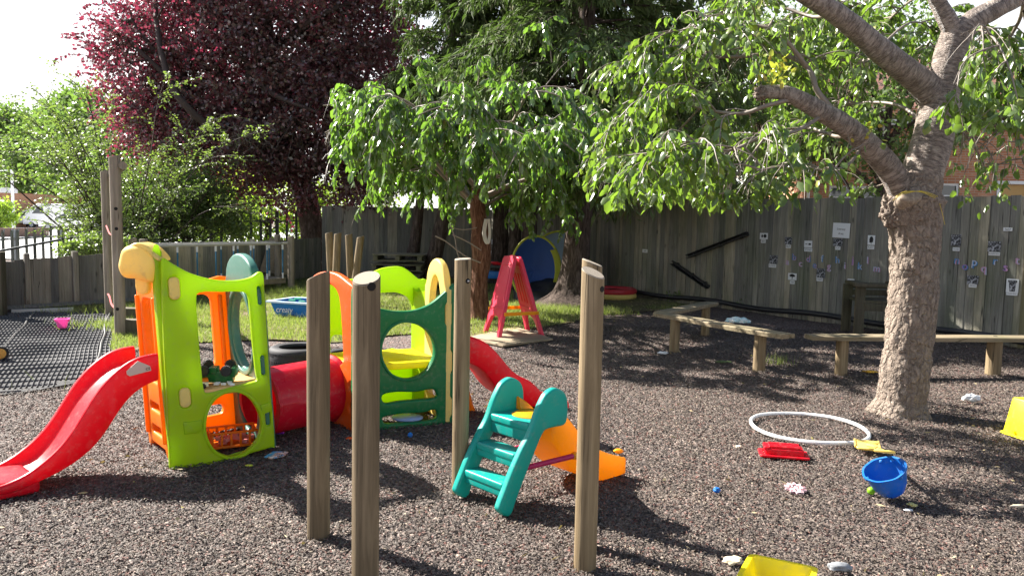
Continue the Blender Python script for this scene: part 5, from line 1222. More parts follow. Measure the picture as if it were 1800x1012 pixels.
def pic(px, py, w_, h_, what, label, lpx=None, lpy=None, lw=0, word=None, white=False, motif=None, rot=0):
    if w_:
        o, Mx, ww, hh = fence_box('picture_card', px, py, w_, h_, M['paper'] if white else M['pic'], label, 'picture card', rot, group='picture cards on the fence')
        if motif == 'tree':
            me = plate([(-.25*ww, -.0*hh), (-.36*ww, .12*hh), (-.2*ww, .33*hh), (0, .4*hh), (.22*ww, .3*hh), (.36*ww, .1*hh), (.25*ww, -.02*hh), (.04*ww, -.05*hh), (.04*ww, -.35*hh), (-.04*ww, -.35*hh), (-.04*ww, -.05*hh)], (), .0012, .0002, Mx @ Matrix.Translation((0, 0, .0026))); obj('motif', me, M['ink'], o, sharp=False)
        if motif == 'bee':
            b = B(); 
            for (cx, cy, rx, ry) in ((-.2, 0, .1, .26), (.15, .02, .2, .3)): addmesh(b, plate(ell(cx*ww, cy*hh, rx*ww, ry*hh, 16), (), .0012, .0002, Mx @ Matrix.Translation((0, 0, .0026))))
            obj('motif', b, M['ink'], o, sharp=False)
        if motif == 'stone':
            b = B(); addmesh(b, plate(ell(.2*ww, .0*hh, .18*ww, .14*hh, 12), (), .0012, .0002, Mx @ Matrix.Translation((0, 0, .0026)))); addmesh(b, plate(ell(-.22*ww, .0*hh, .16*ww, .05*hh, 12), (), .0012, .0002, Mx @ Matrix.Translation((0, 0, .0026)))); obj('motif', b, M['ink'], o, sharp=False)
        if motif == 'plant':
            b = B(); addmesh(b, plate(rrect(-.04*ww, -.4*hh, .04*ww, .1*hh, .03*ww), (), .0012, .0002, Mx @ Matrix.Translation((0, 0, .0026))))
            for (cx, cy, r) in ((0, .2, .22), (-.12, .05, .16), (.13, .07, .16), (.12, -.12, .14), (-.12, -.15, .14)): addmesh(b, plate(ell(cx*ww, cy*hh, r*ww, r*ww, 12), (), .0012, .0002, Mx @ Matrix.Translation((0, 0, .0026+r*.001))))
            obj('motif', b, M['ink'], o, sharp=False)
        if motif == 'pot':
            me = plate([(-.36*ww, .4*hh), (.36*ww, .4*hh), (.36*ww, .25*hh), (.3*ww, .25*hh), (.22*ww, -.42*hh), (-.22*ww, -.42*hh), (-.3*ww, .25*hh), (-.36*ww, .25*hh)], (), .0012, .0002, Mx @ Matrix.Translation((0, 0, .0026))); obj('motif', me, M['pic'], o, sharp=False)
    if word:
        o, Mx, ww, hh = fence_box('word_label', lpx, lpy, lw, 6, M['paper'], 'small white label reading ' + word + ' on the fence', 'label', rot, group='word labels on the fence')
        add_text(o, word, Mx, min(hh*.95, ww*1.35/max(len(word), 1)), M['ink'])
pic(1343, 415, 14, 11, 'bee', 'white picture card of two dark wing shapes, leftmost card on the fence', 1342, 424, 8, 'BEE', True, 'bee')
pic(1386, 423, 12, 13, 'nut', 'dark picture card above the NUT label', 1386, 433, 9, 'NUT')
pic(1421, 429, 14, 12, 'stones', 'white picture card with two small dark stones', 1421, 439, 14, 'STONES', True, 'stone')
pic(1473, 426, 16, 13, 'play', 'dark picture card under the large notice', 1473, 436, 9, 'PLAY')
pic(1532, 422, 13, 17, 'plant', 'white picture card of a leafy plant', 1531, 435, 12, 'PLANT', True, 'plant')
pic(1360, 456, 14, 15, 'flower', 'dark mottled picture card above the FLOWER label', 1358, 467, 13, 'FLOWER')
pic(1393, 486, 15, 12, 'tree', 'white picture card of a dark spreading tree', 1393, 496, 8, 'TREE', True, 'tree')
pic(1443, 480, 15, 17, 'farm', 'dark picture card above the FARM label', 1441, 491, 11, 'FARM')
pic(0, 0, 0, 0, '', '', 1496, 493, 12, 'SPADE')
pic(1681, 422, 17, 20, 'rose', 'dark picture card above the ROSE label right of the trunk', 1681, 438, 12, 'ROSE')
pic(1748, 433, 23, 18, 'garden', 'dark picture card above the GARDEN label', 1748, 446, 20, 'GARDEN')
pic(0, 0, 0, 0, '', '', 1772, 403, 16, 'Sand')
pic(1710, 492, 20, 16, 'grass', 'grey picture card of grass blades', 1710, 502, 14, 'GRASS')
pic(1780, 502, 22, 24, 'pot', 'white picture card of a dark plant pot', 1779, 516, 20, 'PLANT POT', True, 'pot')
pic(0, 0, 0, 0, '', '', 1134, 441, 9, 'soil')
for i, (x, y) in enumerate(((858, 428), (867, 425), (861, 445), (871, 442))):
    pic(x, y, 6, 9, '', ('pale small card on the far fence, ' + ['upper left', 'upper right', 'lower left', 'lower right'][i] + ' of four left of the easel'), white=True)
lc = [carp2 for carp2 in (plain('letter_blue', (.06, .22, .45), .5), plain('letter_pink', (.5, .28, .42), .5), plain('letter_pale', (.42, .46, .6), .5), plain('letter_purple', (.28, .16, .38), .5))]
for i, (ch, x, y) in enumerate((('a', 1384, 461), ('b', 1396, 453), ('c', 1407, 464), ('d', 1421, 456), ('e', 1432, 467), ('f', 1445, 456), ('g', 1457, 469), ('h', 1472, 458), ('i', 1485, 468), ('j', 1499, 458), ('k', 1511, 469), ('l', 1525, 459), ('m', 1541, 473), ('n', 1682, 459), ('o', 1696, 469), ('p', 1713, 462), ('q', 1729, 473), ('r', 1749, 460), ('s', 1767, 471), ('t', 1788, 459))):
    u_, v_ = ptF(x, y); me = text(ch, .15, .002); me.transform(FM @ Matrix.Translation((u_, v_+.01, .006)) @ Matrix.Rotation(R(rnd.uniform(-6, 6)), 4, 'Z'))
    t = thing('paper_letter', 'decorated paper letter ' + ch + ' stuck on the fence', 'letter', FM @ Vector((u_, v_, 0)), 'alphabet letters on the fence')
    obj('letter_face', me, lc[(1, 0, 1, 1, 0, 2, 1, 0, 2, 3, 0, 2, 2, 0, 3, 2, 1, 0, 3, 1)[i]], t, sharp=False)
    me = text(ch, .15, .002); me.transform(FM @ Matrix.Translation((u_+.010, v_+.004, .004)) @ Matrix.Rotation(R(3), 4, 'Z')); obj('letter_backing', me, lc[(2, 1, 2, 0, 1, 0, 2, 2, 1, 1, 2, 1, 1, 1, 0, 0, 2, 2, 1, 2)[i]], t, sharp=False)
def gutter(a, c, hw, label):
    (u0, v0), (u1, v1) = ptF(*a), ptF(*c); L = math.hypot(u1-u0, v1-v0); Mx = FM @ Matrix.Translation((u0, v0, .0)) @ Matrix.Rotation(math.atan2(v1-v0, u1-u0), 4, 'Z')
    b = B(); rings = []
    sec = [(-hw, .10), (-hw, .03), (-hw*.6, .008), (hw*.6, .008), (hw, .03), (hw, .10), (hw-.008, .10), (hw-.010, .034), (hw*.55, .018), (-hw*.55, .018), (-hw+.010, .034), (-hw+.008, .10)]
    for s in (0, L): rings.append([b.verts.new(Mx @ Vector((s, y, z))) for y, z in sec])
    n = len(sec)
    for k in range(n): b.faces.new((rings[0][k], rings[0][(k+1) % n], rings[1][(k+1) % n], rings[1][k]))
    b.faces.new(rings[0]); b.faces.new(rings[1][::-1]); bmesh.ops.recalc_face_normals(b, faces=b.faces)
    t = thing('water_channel', label, 'gutter', FM @ Vector((u0, v0, 0)), 'black gutters on the fence'); obj('channel', b, M['blackp'], t)
    b = B()
    for s in (.12*L, .55*L, .9*L): box(b, (s, 0, .03), (.03, hw*2+.02, .05), Mx, .004)
    obj('bracket', b, M['blackp'], t)
gutter((1211, 451), (1317, 411), .034, 'black gutter rising to the right, upper of the two on the fence'); gutter((1185, 461), (1248, 504), .038, 'black gutter falling to the right, lower of the two on the fence')
pp = [Vector((FA[0]+(FB[0]-FA[0])*f, FA[1]+(FB[1]-FA[1])*f, .10+.02*math.sin(f*40)))-Vector((.83, .55, 0))*(.10+.02*math.sin(f*23)) for f in np.linspace(.12, 1, 40)]
b = B(); tube(b, pp, .042, 12); single('black_pipe', b, M['blackp'], 'long black pipe along the foot of the right fence', 'pipe', pp[0])
# ---------------------------------------------------------------- tents, pool, table under the conifers
def tent(label, px, py, Y, rx, ry, fab, rimm, yaw, tilt, flap=None, bulge=.25):
    c = AT(px, py, Y); t = thing('pop_up_tent', label, 'tent', (c.x, c.y, 0)); Mt = Matrix.Translation(c) @ Matrix.Rotation(R(yaw), 4, 'Z') @ Matrix.Rotation(R(90+tilt), 4, 'X')
    b = B(); NR, NA = 10, 40; rings = []
    for i in range(NR+1):
        q = i/NR; rings.append([b.verts.new(Mt @ Vector((math.cos(2*math.pi*k/NA)*rx*q, math.sin(2*math.pi*k/NA)*ry*q, bulge*(1-q*q)*-1+.012*noise.noise(Vector((q*5, k*.3, 0)))))) for k in range(NA)])
    for i in range(NR):
        for k in range(NA): b.faces.new((rings[i][k], rings[i][(k+1) % NA], rings[i+1][(k+1) % NA], rings[i+1][k]))
    bmesh.ops.remove_doubles(b, verts=b.verts, dist=1e-4); obj('fabric', b, fab, t, ang=80)
    b = B(); tube(b, [Mt @ Vector((math.cos(a)*rx, math.sin(a)*ry, .02)) for a in np.linspace(0, 2*math.pi, 49)], .022, 8, False); obj('hoop_rim', b, rimm, t, ang=80)
    if flap:
        pts = [(math.cos(a)*rx*.99, math.sin(a)*ry*.99) for a in np.linspace(R(flap[0]), R(flap[1]), 16)]; inner = [(math.cos(a)*rx*.62+.06, math.sin(a)*ry*.80) for a in np.linspace(R(flap[1]+8), R(flap[0]-8), 10)]
        obj('side_flap', plate(pts+inner, (), .03, .008, Mt @ Matrix.Translation((0, 0, .05))), M['tentyel'], t, ang=50)
    return t
tent('round blue pop-up tent with olive yellow edge leaning behind the red easel', 942, 474, 14.6, .46, .62, M['tentblue'], M['tentyel'], 8, -8, (-62, 38))
tent('silver grey pop-up tent behind the blue tent and the conifer trunk', 983, 468, 16.2, .62, .72, M['tentgrey'], M['tentyel'], -5, -12)
p = G(975, 532); b = B(); bmesh.ops.create_icosphere(b, subdivisions=4, radius=1)
for v in b.verts:
    q = v.co.normalized(); k = 1+.15*noise.noise(q*2)+.1*noise.noise(q*5); v.co = Vector((q.x*.75*k, q.y*.5*k, max(0, q.z*.42*k)))
bmesh.ops.translate(b, vec=Vector((p.x, p.y+.3, 0)), verts=b.verts); single('black_sheet', b, M['blackp'], 'heap of black plastic sheeting below the tents', 'sheet', p, ang=60)
p = G(1080, 527); t = thing('paddling_pool', 'small red and yellow inflatable paddling pool by the fence', 'paddling pool', p); c = p+Vector((.0, .35, 0))
for k, (mt, z) in enumerate(((M['poolyel'] if 'poolyel' in M else M['cap'], .06), (plain('dull_red_vinyl', (.45, .03, .04), .4), .15))):
    b = B(); P = [c+Vector((math.cos(a)*.42, math.sin(a)*.42, z)) for a in np.linspace(0, 2*math.pi, 41)]; tube(b, P, .06, 10, False); obj('inflated_ring', b, mt, t, ang=80)
b = B(); lathe(b, [(0, .16), (.40, .16)], Matrix.Translation(c), 32); obj('pool_cover', b, bpy.data.materials['dull_red_vinyl'], t)
p = G(868, 520); p.y += 1.5
t = thing('play_table', 'low table with blue tubs in the shade left of the easel', 'table', p); b = B(); box(b, (p.x, p.y, .50), (.9, .5, .05), None, .01); obj('table_top', b, M['darkmetal'], t)
for sx in (-.38, .38):
    for sy in (-.2, .2): b = B(); tube(b, [(p.x+sx, p.y+sy, 0), (p.x+sx, p.y+sy, .48)], .02, 8); obj('leg', b, M['darkmetal'], t)
b = B(); box(b, (p.x, p.y, .32), (.6, .36, .16), None, .02); single('storage_tub', b, M['tray'], 'blue storage tub under the shaded table', 'tub', (p.x, p.y, .2))
b = B()
for k in range(9): box(b, (rnd.uniform(-.25, .3), rnd.uniform(-.15, .15), .54+rnd.uniform(0, .05)), (.16, .08, .04), Matrix.Translation((p.x, p.y, 0)) @ Matrix.Rotation(rnd.uniform(-.2, .2), 4, 'Z'), .01)
single('red_toys', b, M['red'], 'pile of red toys on the shaded table', 'toy', (p.x, p.y, .53))
def pallet(px, py, Y, k, label):
    p = AT(px, py, Y); t = thing('timber_pallet', label, 'pallet', (p.x, p.y, 0), 'pallets stacked in the shade')
    for i in range(3): b = B(); box(b, (p.x+(-.45+.45*i), p.y, .07+k*.2), (.09, .9, .09), None, .004); obj('bearer', b, M['fencepost'], t)
    for z in (.01, .125):
        for j in range(5): b = B(); box(b, (p.x, p.y-.4+.2*j, z+k*.2+.01), (1.05, .12, .02), None, .003); obj('slat', b, M['fencepost'], t)
for k in range(4): pallet(698+k*2, 450, 16.6, k, ['lowest', 'second from the bottom', 'second from the top', 'topmost'][k]+' pallet of the stack behind the conifer trunks')
# ================================================================ VEGETATION
M['cutgrey'] = wood('weathered_cut_wood', (.17, .13, .10), (.38, .31, .24), 2.0, False, 'Z', 0, False)
def nrm(v): return v/np.maximum(np.linalg.norm(v, axis=1), 1e-9)[:, None]
def leaves(P, D, L, Wd, fold=.18, curl=.15, simple=False):
    """P base points, D directions; each leaf a folded pointed oval"""
    n = len(P); D = nrm(D); r = nr.normal(size=(n, 3)); S = nrm(np.cross(D, r)); Nn = np.cross(S, D); L = L[:, None]; Wd = Wd[:, None]
    b = P; mid = P+D*L*.5-Nn*Wd*fold; tip = P+D*L-Nn*L*curl; l = P+D*L*.45+S*Wd*.5; r_ = P+D*L*.45-S*Wd*.5
    if simple:
        V = np.stack([b, l, tip, r_], 1).reshape(-1, 3); F = np.arange(n)[:, None]*4+np.array([[0, 1, 2, 3]]); return V, F
    l2 = P+D*L*.75+S*Wd*.32-Nn*L*curl*.5; r2 = P+D*L*.75-S*Wd*.32-Nn*L*curl*.5; l1 = P+D*L*.3+S*Wd*.46; r1 = P+D*L*.3-S*Wd*.46; m1 = P+D*L*.3-Nn*Wd*fold; m2 = P+D*L*.75-Nn*(Wd*fold*.6+L*curl*.5)
    V = np.stack([b, l1, l2, tip, r2, r1, m1, m2], 1).reshape(-1, 3); k = np.arange(n)[:, None]*8
    F = np.concatenate([k+np.array([q]) for q in ([0, 6, 1, 1], [0, 5, 6, 6], [1, 6, 7, 2], [6, 5, 4, 7], [2, 7, 3, 3], [7, 4, 3, 3])], 0)
    quad = F[F[:, 2] != F[:, 3]]; tri = F[F[:, 2] == F[:, 3]][:, :3]
    # all as triangles for one uniform face size
    q2 = np.concatenate([quad[:, [0, 1, 2]], quad[:, [0, 2, 3]], tri], 0); return V, q2
def tubes_np(segs, nside=4):
    """many thin twigs: list of (points, r0, r1) -> mesh arrays"""
    Vs, Fs, base = [], [], 0
    for pts, r0, r1 in segs:
        pts = np.asarray(pts, float); n = len(pts)
        if n < 2: continue
        T = np.gradient(pts, axis=0); T = nrm(T); ref = np.tile(np.array([[.3, .2, .93]]), (n, 1)); S = nrm(np.cross(T, ref)); Q = np.cross(T, S)
        rr_ = np.linspace(r0, r1, n)[:, None]
        ring = np.stack([pts+(S*math.cos(a)+Q*math.sin(a))*rr_ for a in np.arange(nside)*2*math.pi/nside], 1).reshape(-1, 3)
        i = np.arange(n-1)[:, None, None]*nside; k = np.arange(nside)[None, :, None]; k2 = (k+1) % nside
        f = np.concatenate([i+k, i+k2, i+nside+k2, i+nside+k], 2).reshape(-1, 4)+base
        Vs.append(ring); Fs.append(f); base += len(ring)
    return np.concatenate(Vs), np.concatenate(Fs)
def grow(p, d, L, n, grav, wander, up=0):
    p = np.array(p, float); d = np.array(d, float); d /= np.linalg.norm(d); out = [p.copy()]; st = L/n
    for i in range(n):
        d = d+np.array([0, 0, -1.0])*grav*(i+1)/n+nr.normal(size=3)*wander; d /= np.linalg.norm(d); p = p+d*st; out.append(p.copy())
    return np.array(out)
def at_path(P, t):
    f = t*(len(P)-1); i = int(min(f, len(P)-2)); q = f-i; return P[i]*(1-q)+P[i+1]*q, P[i+1]-P[i]
def leafy_twigs(paths, step, Lr, ratio, start=.15, droop=.9, side=.7, keep=None):
    LP, LD = [], []
    for P in paths:
        seg = np.linalg.norm(np.diff(P, axis=0), axis=1).sum(); m = max(2, int(seg/step))
        for k in range(m):
            t = start+(1-start)*(k+nr.random())/m; p, d = at_path(P, min(t, .999)); d = d/ (np.linalg.norm(d)+1e-9)
            a = nr.random()*6.283; s = np.array([math.cos(a), math.sin(a), 0])*side
            v = d*.55+s+np.array([0, 0, -droop])+nr.normal(size=3)*.18; LP.append(p+s*.012); LD.append(v)
    LP, LD = np.array(LP), np.array(LD)
    if keep is not None: k = keep(LP); LP, LD = LP[k], LD[k]
    n = len(LP); L = nr.uniform(Lr[0], Lr[1], n); return LP, LD, L, L*ratio*nr.uniform(.85, 1.15, n)

# ---------------- weeping cherry in the middle
def small_cherry():
    base = G(846, 562); c = Vector((base.x-.02, base.y, 0))
    t = thing('cherry_tree', 'small weeping cherry tree with red-brown trunk in the middle, behind the playset', 'tree', c)
    path = spline([c+Vector((0, 0, -.05)), c+Vector((.0, 0, .12)), c+Vector((-.02, 0, .5)), c+Vector((.01, 0, .95)), c+Vector((-.02, 0, 1.35)), c+Vector((-.07, 0, 1.75)), c+Vector((-.05, .02, 2.1))], 5)
    n = len(path); rad = [max(.06, .165-.05*math.sin(min(1, i/n*2)*1.4)+.035*math.exp(-((i/n-.55)/.12)**2)+(.07*math.exp(-i/2.0))-.05*max(0, i/n-.75)*4) for i in range(n)]
    b = B(); tube(b, path, rad, 28, nz=.13, nsc=3.2); obj('trunk', b, M['redbark'], t, ang=80)
    top = np.array(path[-5]); segs, tw = [], []; R_out = 2.15
    for k in range(25):
        az = 2*math.pi*k/25+nr.uniform(-.15, .15); el = nr.uniform(.35, 1.0); d = np.array([math.cos(az)*math.cos(el), math.sin(az)*math.cos(el), math.sin(el)])
        L = nr.uniform(2.3, 3.0)*(1+.38*max(0, -math.sin(az))); lim = grow(top+np.array([0, 0, nr.uniform(-.2, .25)]), d, L, 16, .17 if el > .65 else .12, .07)
        segs.append((lim, nr.uniform(.03, .045), .008))
        for j in range(15):
            tt = nr.uniform(.22, 1); p, dd = at_path(lim, tt*.999); a2 = az+nr.uniform(-1.2, 1.2); d2 = np.array([math.cos(a2), math.sin(a2), nr.uniform(-.1, .75)])
            sub = grow(p, d2, nr.uniform(.5, 1.15), 9, .32, .11); segs.append((sub, .011, .003)); tw.append(sub)
            for q in range(4):
                p3, d3 = at_path(sub, nr.uniform(.2, .98)); a3 = nr.random()*6.283; tg = grow(p3, d3/np.linalg.norm(d3)+np.array([math.cos(a3), math.sin(a3), -.2])*.8, nr.uniform(.18, .5), 5, .35, .1); segs.append((tg, .005, .002)); tw.append(tg)
    # lifted sprays on top
    for (px, py, qx, qy) in ((740, 190, 735, 100), (760, 200, 700, 110), (960, 150, 1040, 92), (1030, 120, 1100, 85), (700, 220, 660, 140), (840, 150, 850, 100), (970, 110, 955, 35), (650, 240, 590, 200), (620, 260, 585, 240)):
        a, e = np.array(AT(px, py, c.y-.2)), np.array(AT(qx, qy, c.y-.4)); pth = np.array([a*(1-f)+e*f+np.array([0, 0, .12*math.sin(f*3.1)]) for f in np.linspace(0, 1, 8)]); segs.append((pth, .012, .003)); tw.append(pth[3:])
        for q in range(6): p3, d3 = at_path(pth, nr.uniform(.4, .99)); tg = grow(p3, nr.normal(size=3)*.6+d3, .3, 5, .4, .1); segs.append((tg, .004, .002)); tw.append(tg)
    cx = c.x; zlo = 1.22
    def keep(P):
        rad_ = np.hypot((P[:, 0]-cx-.16)/2.12, (P[:, 1]-c.y+.45)/2.75); fl = zlo+.18*np.array([noise.noise(Vector((x*1.5, y*1.5, 1))) for x, y in P[:, :2]])
        return (P[:, 2] > fl) & (rad_ < 1.03)
    segs = [s for s in segs if s[0][-1][2] > 1.15 and math.hypot((s[0][-1][0]-cx-.16)/2.2, (s[0][-1][1]-c.y+.45)/2.85) < 1.05]
    LP, LD, L, W = leafy_twigs(tw, .030, (.08, .135), .56, .1, 1.0, .55, keep)
    V, F = leaves(LP, LD, L, W); obj('crown', npmesh('crown', V, F), M['leafc'], t, sharp=False)
    V, F = tubes_np(segs); obj('branches', npmesh('branches', V, F), M['twig'], t, sharp=False)
    # bare shoots at the trunk
    b = B(); tq = np.array(path[12])
    for (pts, r) in (([(845, 462), (815, 448), (785, 425), (765, 415)], .012), ([(846, 440), (822, 425), (795, 412)], .009), ([(838, 400), (815, 404), (795, 400)], .007), ([(812, 470), (803, 440), (800, 420), (792, 395)], .009)):
        tube(b, spline([AT(x, y, c.y-.2) for x, y in pts], 4), r, 6)
    obj('bare_shoots', b, M['twig'], t)
    b = B()
    for k in range(3): tube(b, spline([AT(853+k*2, 385, c.y-.3), AT(849+k*2, 410, c.y-.32), AT(855+k*2, 428, c.y-.33), AT(860+k, 410, c.y-.3), AT(858+k, 385, c.y-.3)], 5), .012, 6)
    single('rope_loops', b, M['ropew'], 'pale rope loops hanging from the small cherry tree', 'rope', AT(853, 405, c.y))
small_cherry()

# ---------------- big cherry on the right
def big_cherry():
    base = G(1582, 729); Y = base.y+.1; t = thing('cherry_tree', 'large cherry tree with thick leaning trunk and sawn limbs on the right', 'tree', (base.x, Y, 0))
    def pth(pts): return [AT(x, y, Y+dy) for x, y, dy in pts]
    # lower trunk, rough
    lo = spline(pth([(1578, 745, 0), (1582, 722, 0), (1590, 660, 0), (1597, 590, 0), (1604, 520, 0), (1607, 450, 0), (1608, 400, 0), (1606, 365, 0), (1610, 335, 0), (1622, 305, 0)]), 18)
    def rpx(w_): return w_/2/1400*Y
    n = len(lo); ctrl = [(0, 104), (.06, 92), (.14, 82), (.3, 79), (.5, 80), (.65, 84), (.75, 92), (.83, 100), (.9, 80), (1, 66)]
    rad = [rpx(np.interp(i/(n-1), [q[0] for q in ctrl], [q[1] for q in ctrl])) for i in range(n)]
    b = B(); tube(b, lo, rad, 110, nz=.07, nsc=5, cap=True)
    for v in b.verts:
        p = v.co; q = noise.noise(Vector((p.x*20, p.y*20, p.z*9)))*.009+max(-.3, noise.noise(Vector((p.x*48, p.y*48, p.z*26))))*.009+noise.noise(Vector((p.x*110, p.y*110, p.z*70)))*.003
        ax = min(lo, key=lambda a: abs(a.z-p.z)); o = Vector((p.x-ax.x, p.y-ax.y, 0)); 
        fl = .35*max(0, .10-p.z)*(1+.5*math.sin(5*math.atan2(o.y, o.x)))
        if o.length > 1e-4: v.co = p+o.normalized()*(q+fl)
    tr = obj('trunk', b, M['cherrylow'], t, ang=180)
    # burl and sawn face at the fork
    b = B(); bmesh.ops.create_icosphere(b, subdivisions=5, radius=1); cc = AT(1574, 372, Y-.02)
    for v in b.verts:
        q = v.co.normalized(); k = 1+.25*noise.noise(q*2.2)+.18*noise.noise(q*6)+.08*noise.noise(q*14); v.co = cc+Vector((q.x*.105*k, q.y*.11*k, q.z*.13*k))
    obj('burl', b, M['cherrylow'], tr, ang=180)
    q = AT(1603, 345, Y-.21); Mh = Matrix.Translation(q) @ Vector((0, 0, 1)).rotation_difference(Vector((-.12, -.85, .5)).normalized()).to_matrix().to_4x4()
    b = B(); lathe(b, [(0, .006), (.048, .008), (.060, .004), (.068, -.012), (.080, -.10)], Mh @ Matrix.Diagonal((1.3, .8, 1, 1)), 24); 
    for v in b.verts: v.co += Vector((1, 0, 0))*.006*noise.noise(v.co*18)
    obj('sawn_face', b, M['cutgrey'], tr, ang=60)
    LM = []
    def limb(pts, w0, w1, nm='limb', seg=30, mat=None, end=True):
        P = spline(pth(pts), 7); n = len(P); rd = [rpx(w0+(w1-w0)*i/(n-1)) for i in range(n)]
        b = B(); tube(b, P, rd, seg, nz=.07, nsc=6)
        for v in b.verts: v.co += Vector((0, 0, 1))*.004*noise.noise(v.co*25)
        obj(nm, b, mat or M['cherry'], t, ang=80); LM.append(np.array([tuple(p) for p in P])); return P
    limb([(1590, 350, 0), (1577, 318, -.05), (1545, 275, -.12), (1500, 232, -.2), (1455, 203, -.28), (1415, 180, -.33), (1380, 164, -.36), (1340, 162, -.38)], 48, 21, 'sawn_limb')
    limb([(1606, 345, .0), (1622, 300, 0), (1640, 240, .02), (1650, 190, .03), (1655, 160, .04)], 70, 60, 'main_limb')
    limb([(1650, 185, .03), (1622, 150, 0), (1590, 122, -.08), (1545, 88, -.15), (1505, 52, -.22), (1460, 18, -.3), (1400, -18, -.38), (1330, -50, -.5)], 50, 26, 'left_limb')
    limb([(1652, 180, .04), (1662, 130, .05), (1672, 90, .05), (1680, 60, .05)], 58, 48, 'right_limb')
    limb([(1682, 72, .05), (1665, 35, .02), (1645, -5, 0), (1630, -60, -.1)], 34, 24, 'upper_limb')
    limb([(1678, 75, .05), (1705, 42, .05), (1750, 15, .05), (1800, -12, .1), (1860, -60, .1)], 42, 28, 'upper_limb')
    # end stub and growth
    e = AT(1338, 164, Y-.38); b = B(); bmesh.ops.create_icosphere(b, subdivisions=4, radius=.052)
    for v in b.verts: q = v.co.normalized(); v.co = e+v.co*(1+.5*noise.noise(q*4)+.25*noise.noise(q*11))*Vector((.8, 1, 1)).length/1.65
    obj('limb_end', b, M['cherrylow'], t, ang=180)
    b = B()
    for k in range(3): tube(b, spline([AT(1570+k*2, 352-k*3, Y-.26), AT(1590, 341-k*2, Y-.30), AT(1620, 336+k, Y-.30), AT(1648, 345+k*3, Y-.2)], 5), .002, 5)
    tube(b, spline([AT(1648, 345, Y-.2), AT(1655, 370, Y-.2), AT(1661, 395, Y-.2)], 5), .002, 5)
    single('yellow_string', b, plain('yellow_string', (.55, .42, .03), .6), 'yellow string tied round the fork of the large cherry tree', 'string', AT(1620, 340, Y))
    segs, tw = [], []
    def sec(pts, r0, r1, nsub=10, Ls=(.3, .8), gr=.35, leafy=.25):
        P = np.array([tuple(p) for p in spline(pth(pts), 5)]); segs.append((P, r0, r1))
        for j in range(nsub):
            p, d = at_path(P, nr.uniform(leafy, .999)); a = nr.random()*6.283; d2 = d/np.linalg.norm(d)*.7+np.array([math.cos(a), math.sin(a), nr.uniform(-.2, .7)])
            s = grow(p, d2, nr.uniform(*Ls), 9, gr, .12); segs.append((s, .008, .0025)); tw.append(s)
            for q in range(4):
                p3, d3 = at_path(s, nr.uniform(.2, .98)); a3 = nr.random()*6.283; g = grow(p3, d3/np.linalg.norm(d3)+np.array([math.cos(a3), math.sin(a3), -.3])*.8, nr.uniform(.12, .38), 5, .35, .1); segs.append((g, .0035, .0015)); tw.append(g)
        tw.append(P[int(len(P)*.6):])
    # secondary branches traced where the picture shows them
    sec([(1490, 222, -.2), (1440, 165, -.2), (1420, 120, -.1), (1370, 95, .1), (1300, 100, .2), (1240, 100, .3), (1170, 98, .4), (1130, 112, .5)], .026, .006, 26, (.3, .7))
    sec([(1400, 172, -.35), (1350, 185, -.4), (1300, 200, -.3), (1230, 190, -.1), (1180, 170, 0), (1140, 190, .1), (1110, 230, .2)], .02, .005, 26, (.3, .8))
    sec([(1450, 200, -.28), (1400, 230, -.5), (1340, 240, -.7), (1280, 265, -.8), (1210, 250, -.9), (1150, 290, -1)], .018, .005, 26, (.3, .7))
    sec([(1500, 235, -.2), (1470, 240, .2), (1420, 225, .6), (1360, 235, .9), (1300, 270, 1.2), (1220, 300, 1.4)], .02, .005, 26, (.3, .7))
    sec([(1520, 250, -.1), (1490, 290, -.4), (1450, 300, -.6), (1400, 290, -.8), (1330, 300, -1)], .014, .004, 16, (.25, .55))
    sec([(1420, 120, -.1), (1370, 60, -.2), (1320, 45, -.1), (1260, 55, .1), (1210, 50, .3), (1160, 70, .4)], .018, .004, 24, (.3, .7))
    sec([(1640, 240, .1), (1590, 190, .5), (1530, 180, .9), (1470, 190, 1.3), (1410, 210, 1.6)], .02, .006, 22, (.3, .7))
    sec([(1590, 120, .0), (1560, 100, .5), (1500, 110, 1.0), (1440, 100, 1.4), (1380, 130, 1.7)], .02, .006, 22, (.3, .7))
    sec([(1670, 200, .1), (1700, 180, .3), (1740, 190, .5), (1780, 230, .6), (1800, 290, .6)], .02, .005, 24, (.3, .7))
    sec([(1660, 130, .1), (1720, 90, .5), (1770, 100, .8), (1820, 150, 1)], .02, .005, 22, (.3, .7))
    sec([(1700, 50, .1), (1740, 60, -.5), (1770, 110, -.8), (1790, 180, -.9)], .014, .004, 14, (.3, .7), .45)
    sec([(1800, -10, .1), (1790, 40, .6), (1740, 120, 1.0), (1700, 190, 1.2), (1690, 260, 1.3)], .02, .005, 20, (.3, .7))
    sec([(1660, 200, .3), (1690, 230, .8), (1720, 270, 1.1), (1740, 320, 1.2)], .015, .004, 14, (.2, .5))
    sec([(1470, 20, -.3), (1430, 30, .2), (1360, 10, .5), (1300, 20, .8), (1240, 30, .9)], .02, .005, 12, (.3, .6))
    sec([(1640, -10, 0), (1580, -10, .6), (1500, 10, 1.1), (1430, 40, 1.4)], .02, .005, 16, (.3, .7))
    sec([(1540, 90, 0), (1600, 40, .6), (1640, 60, 1.0), (1600, 120, 1.3)], .012, .004, 8, (.2, .5))
    sec([(1640, -20, .4), (1590, 10, 1.4), (1540, 60, 2.0), (1490, 120, 2.3), (1470, 180, 2.4)], .014, .004, 20, (.3, .7))
    sec([(1560, -30, .6), (1480, -10, 1.4), (1420, 40, 2.0), (1380, 110, 2.2)], .014, .004, 18, (.3, .7))
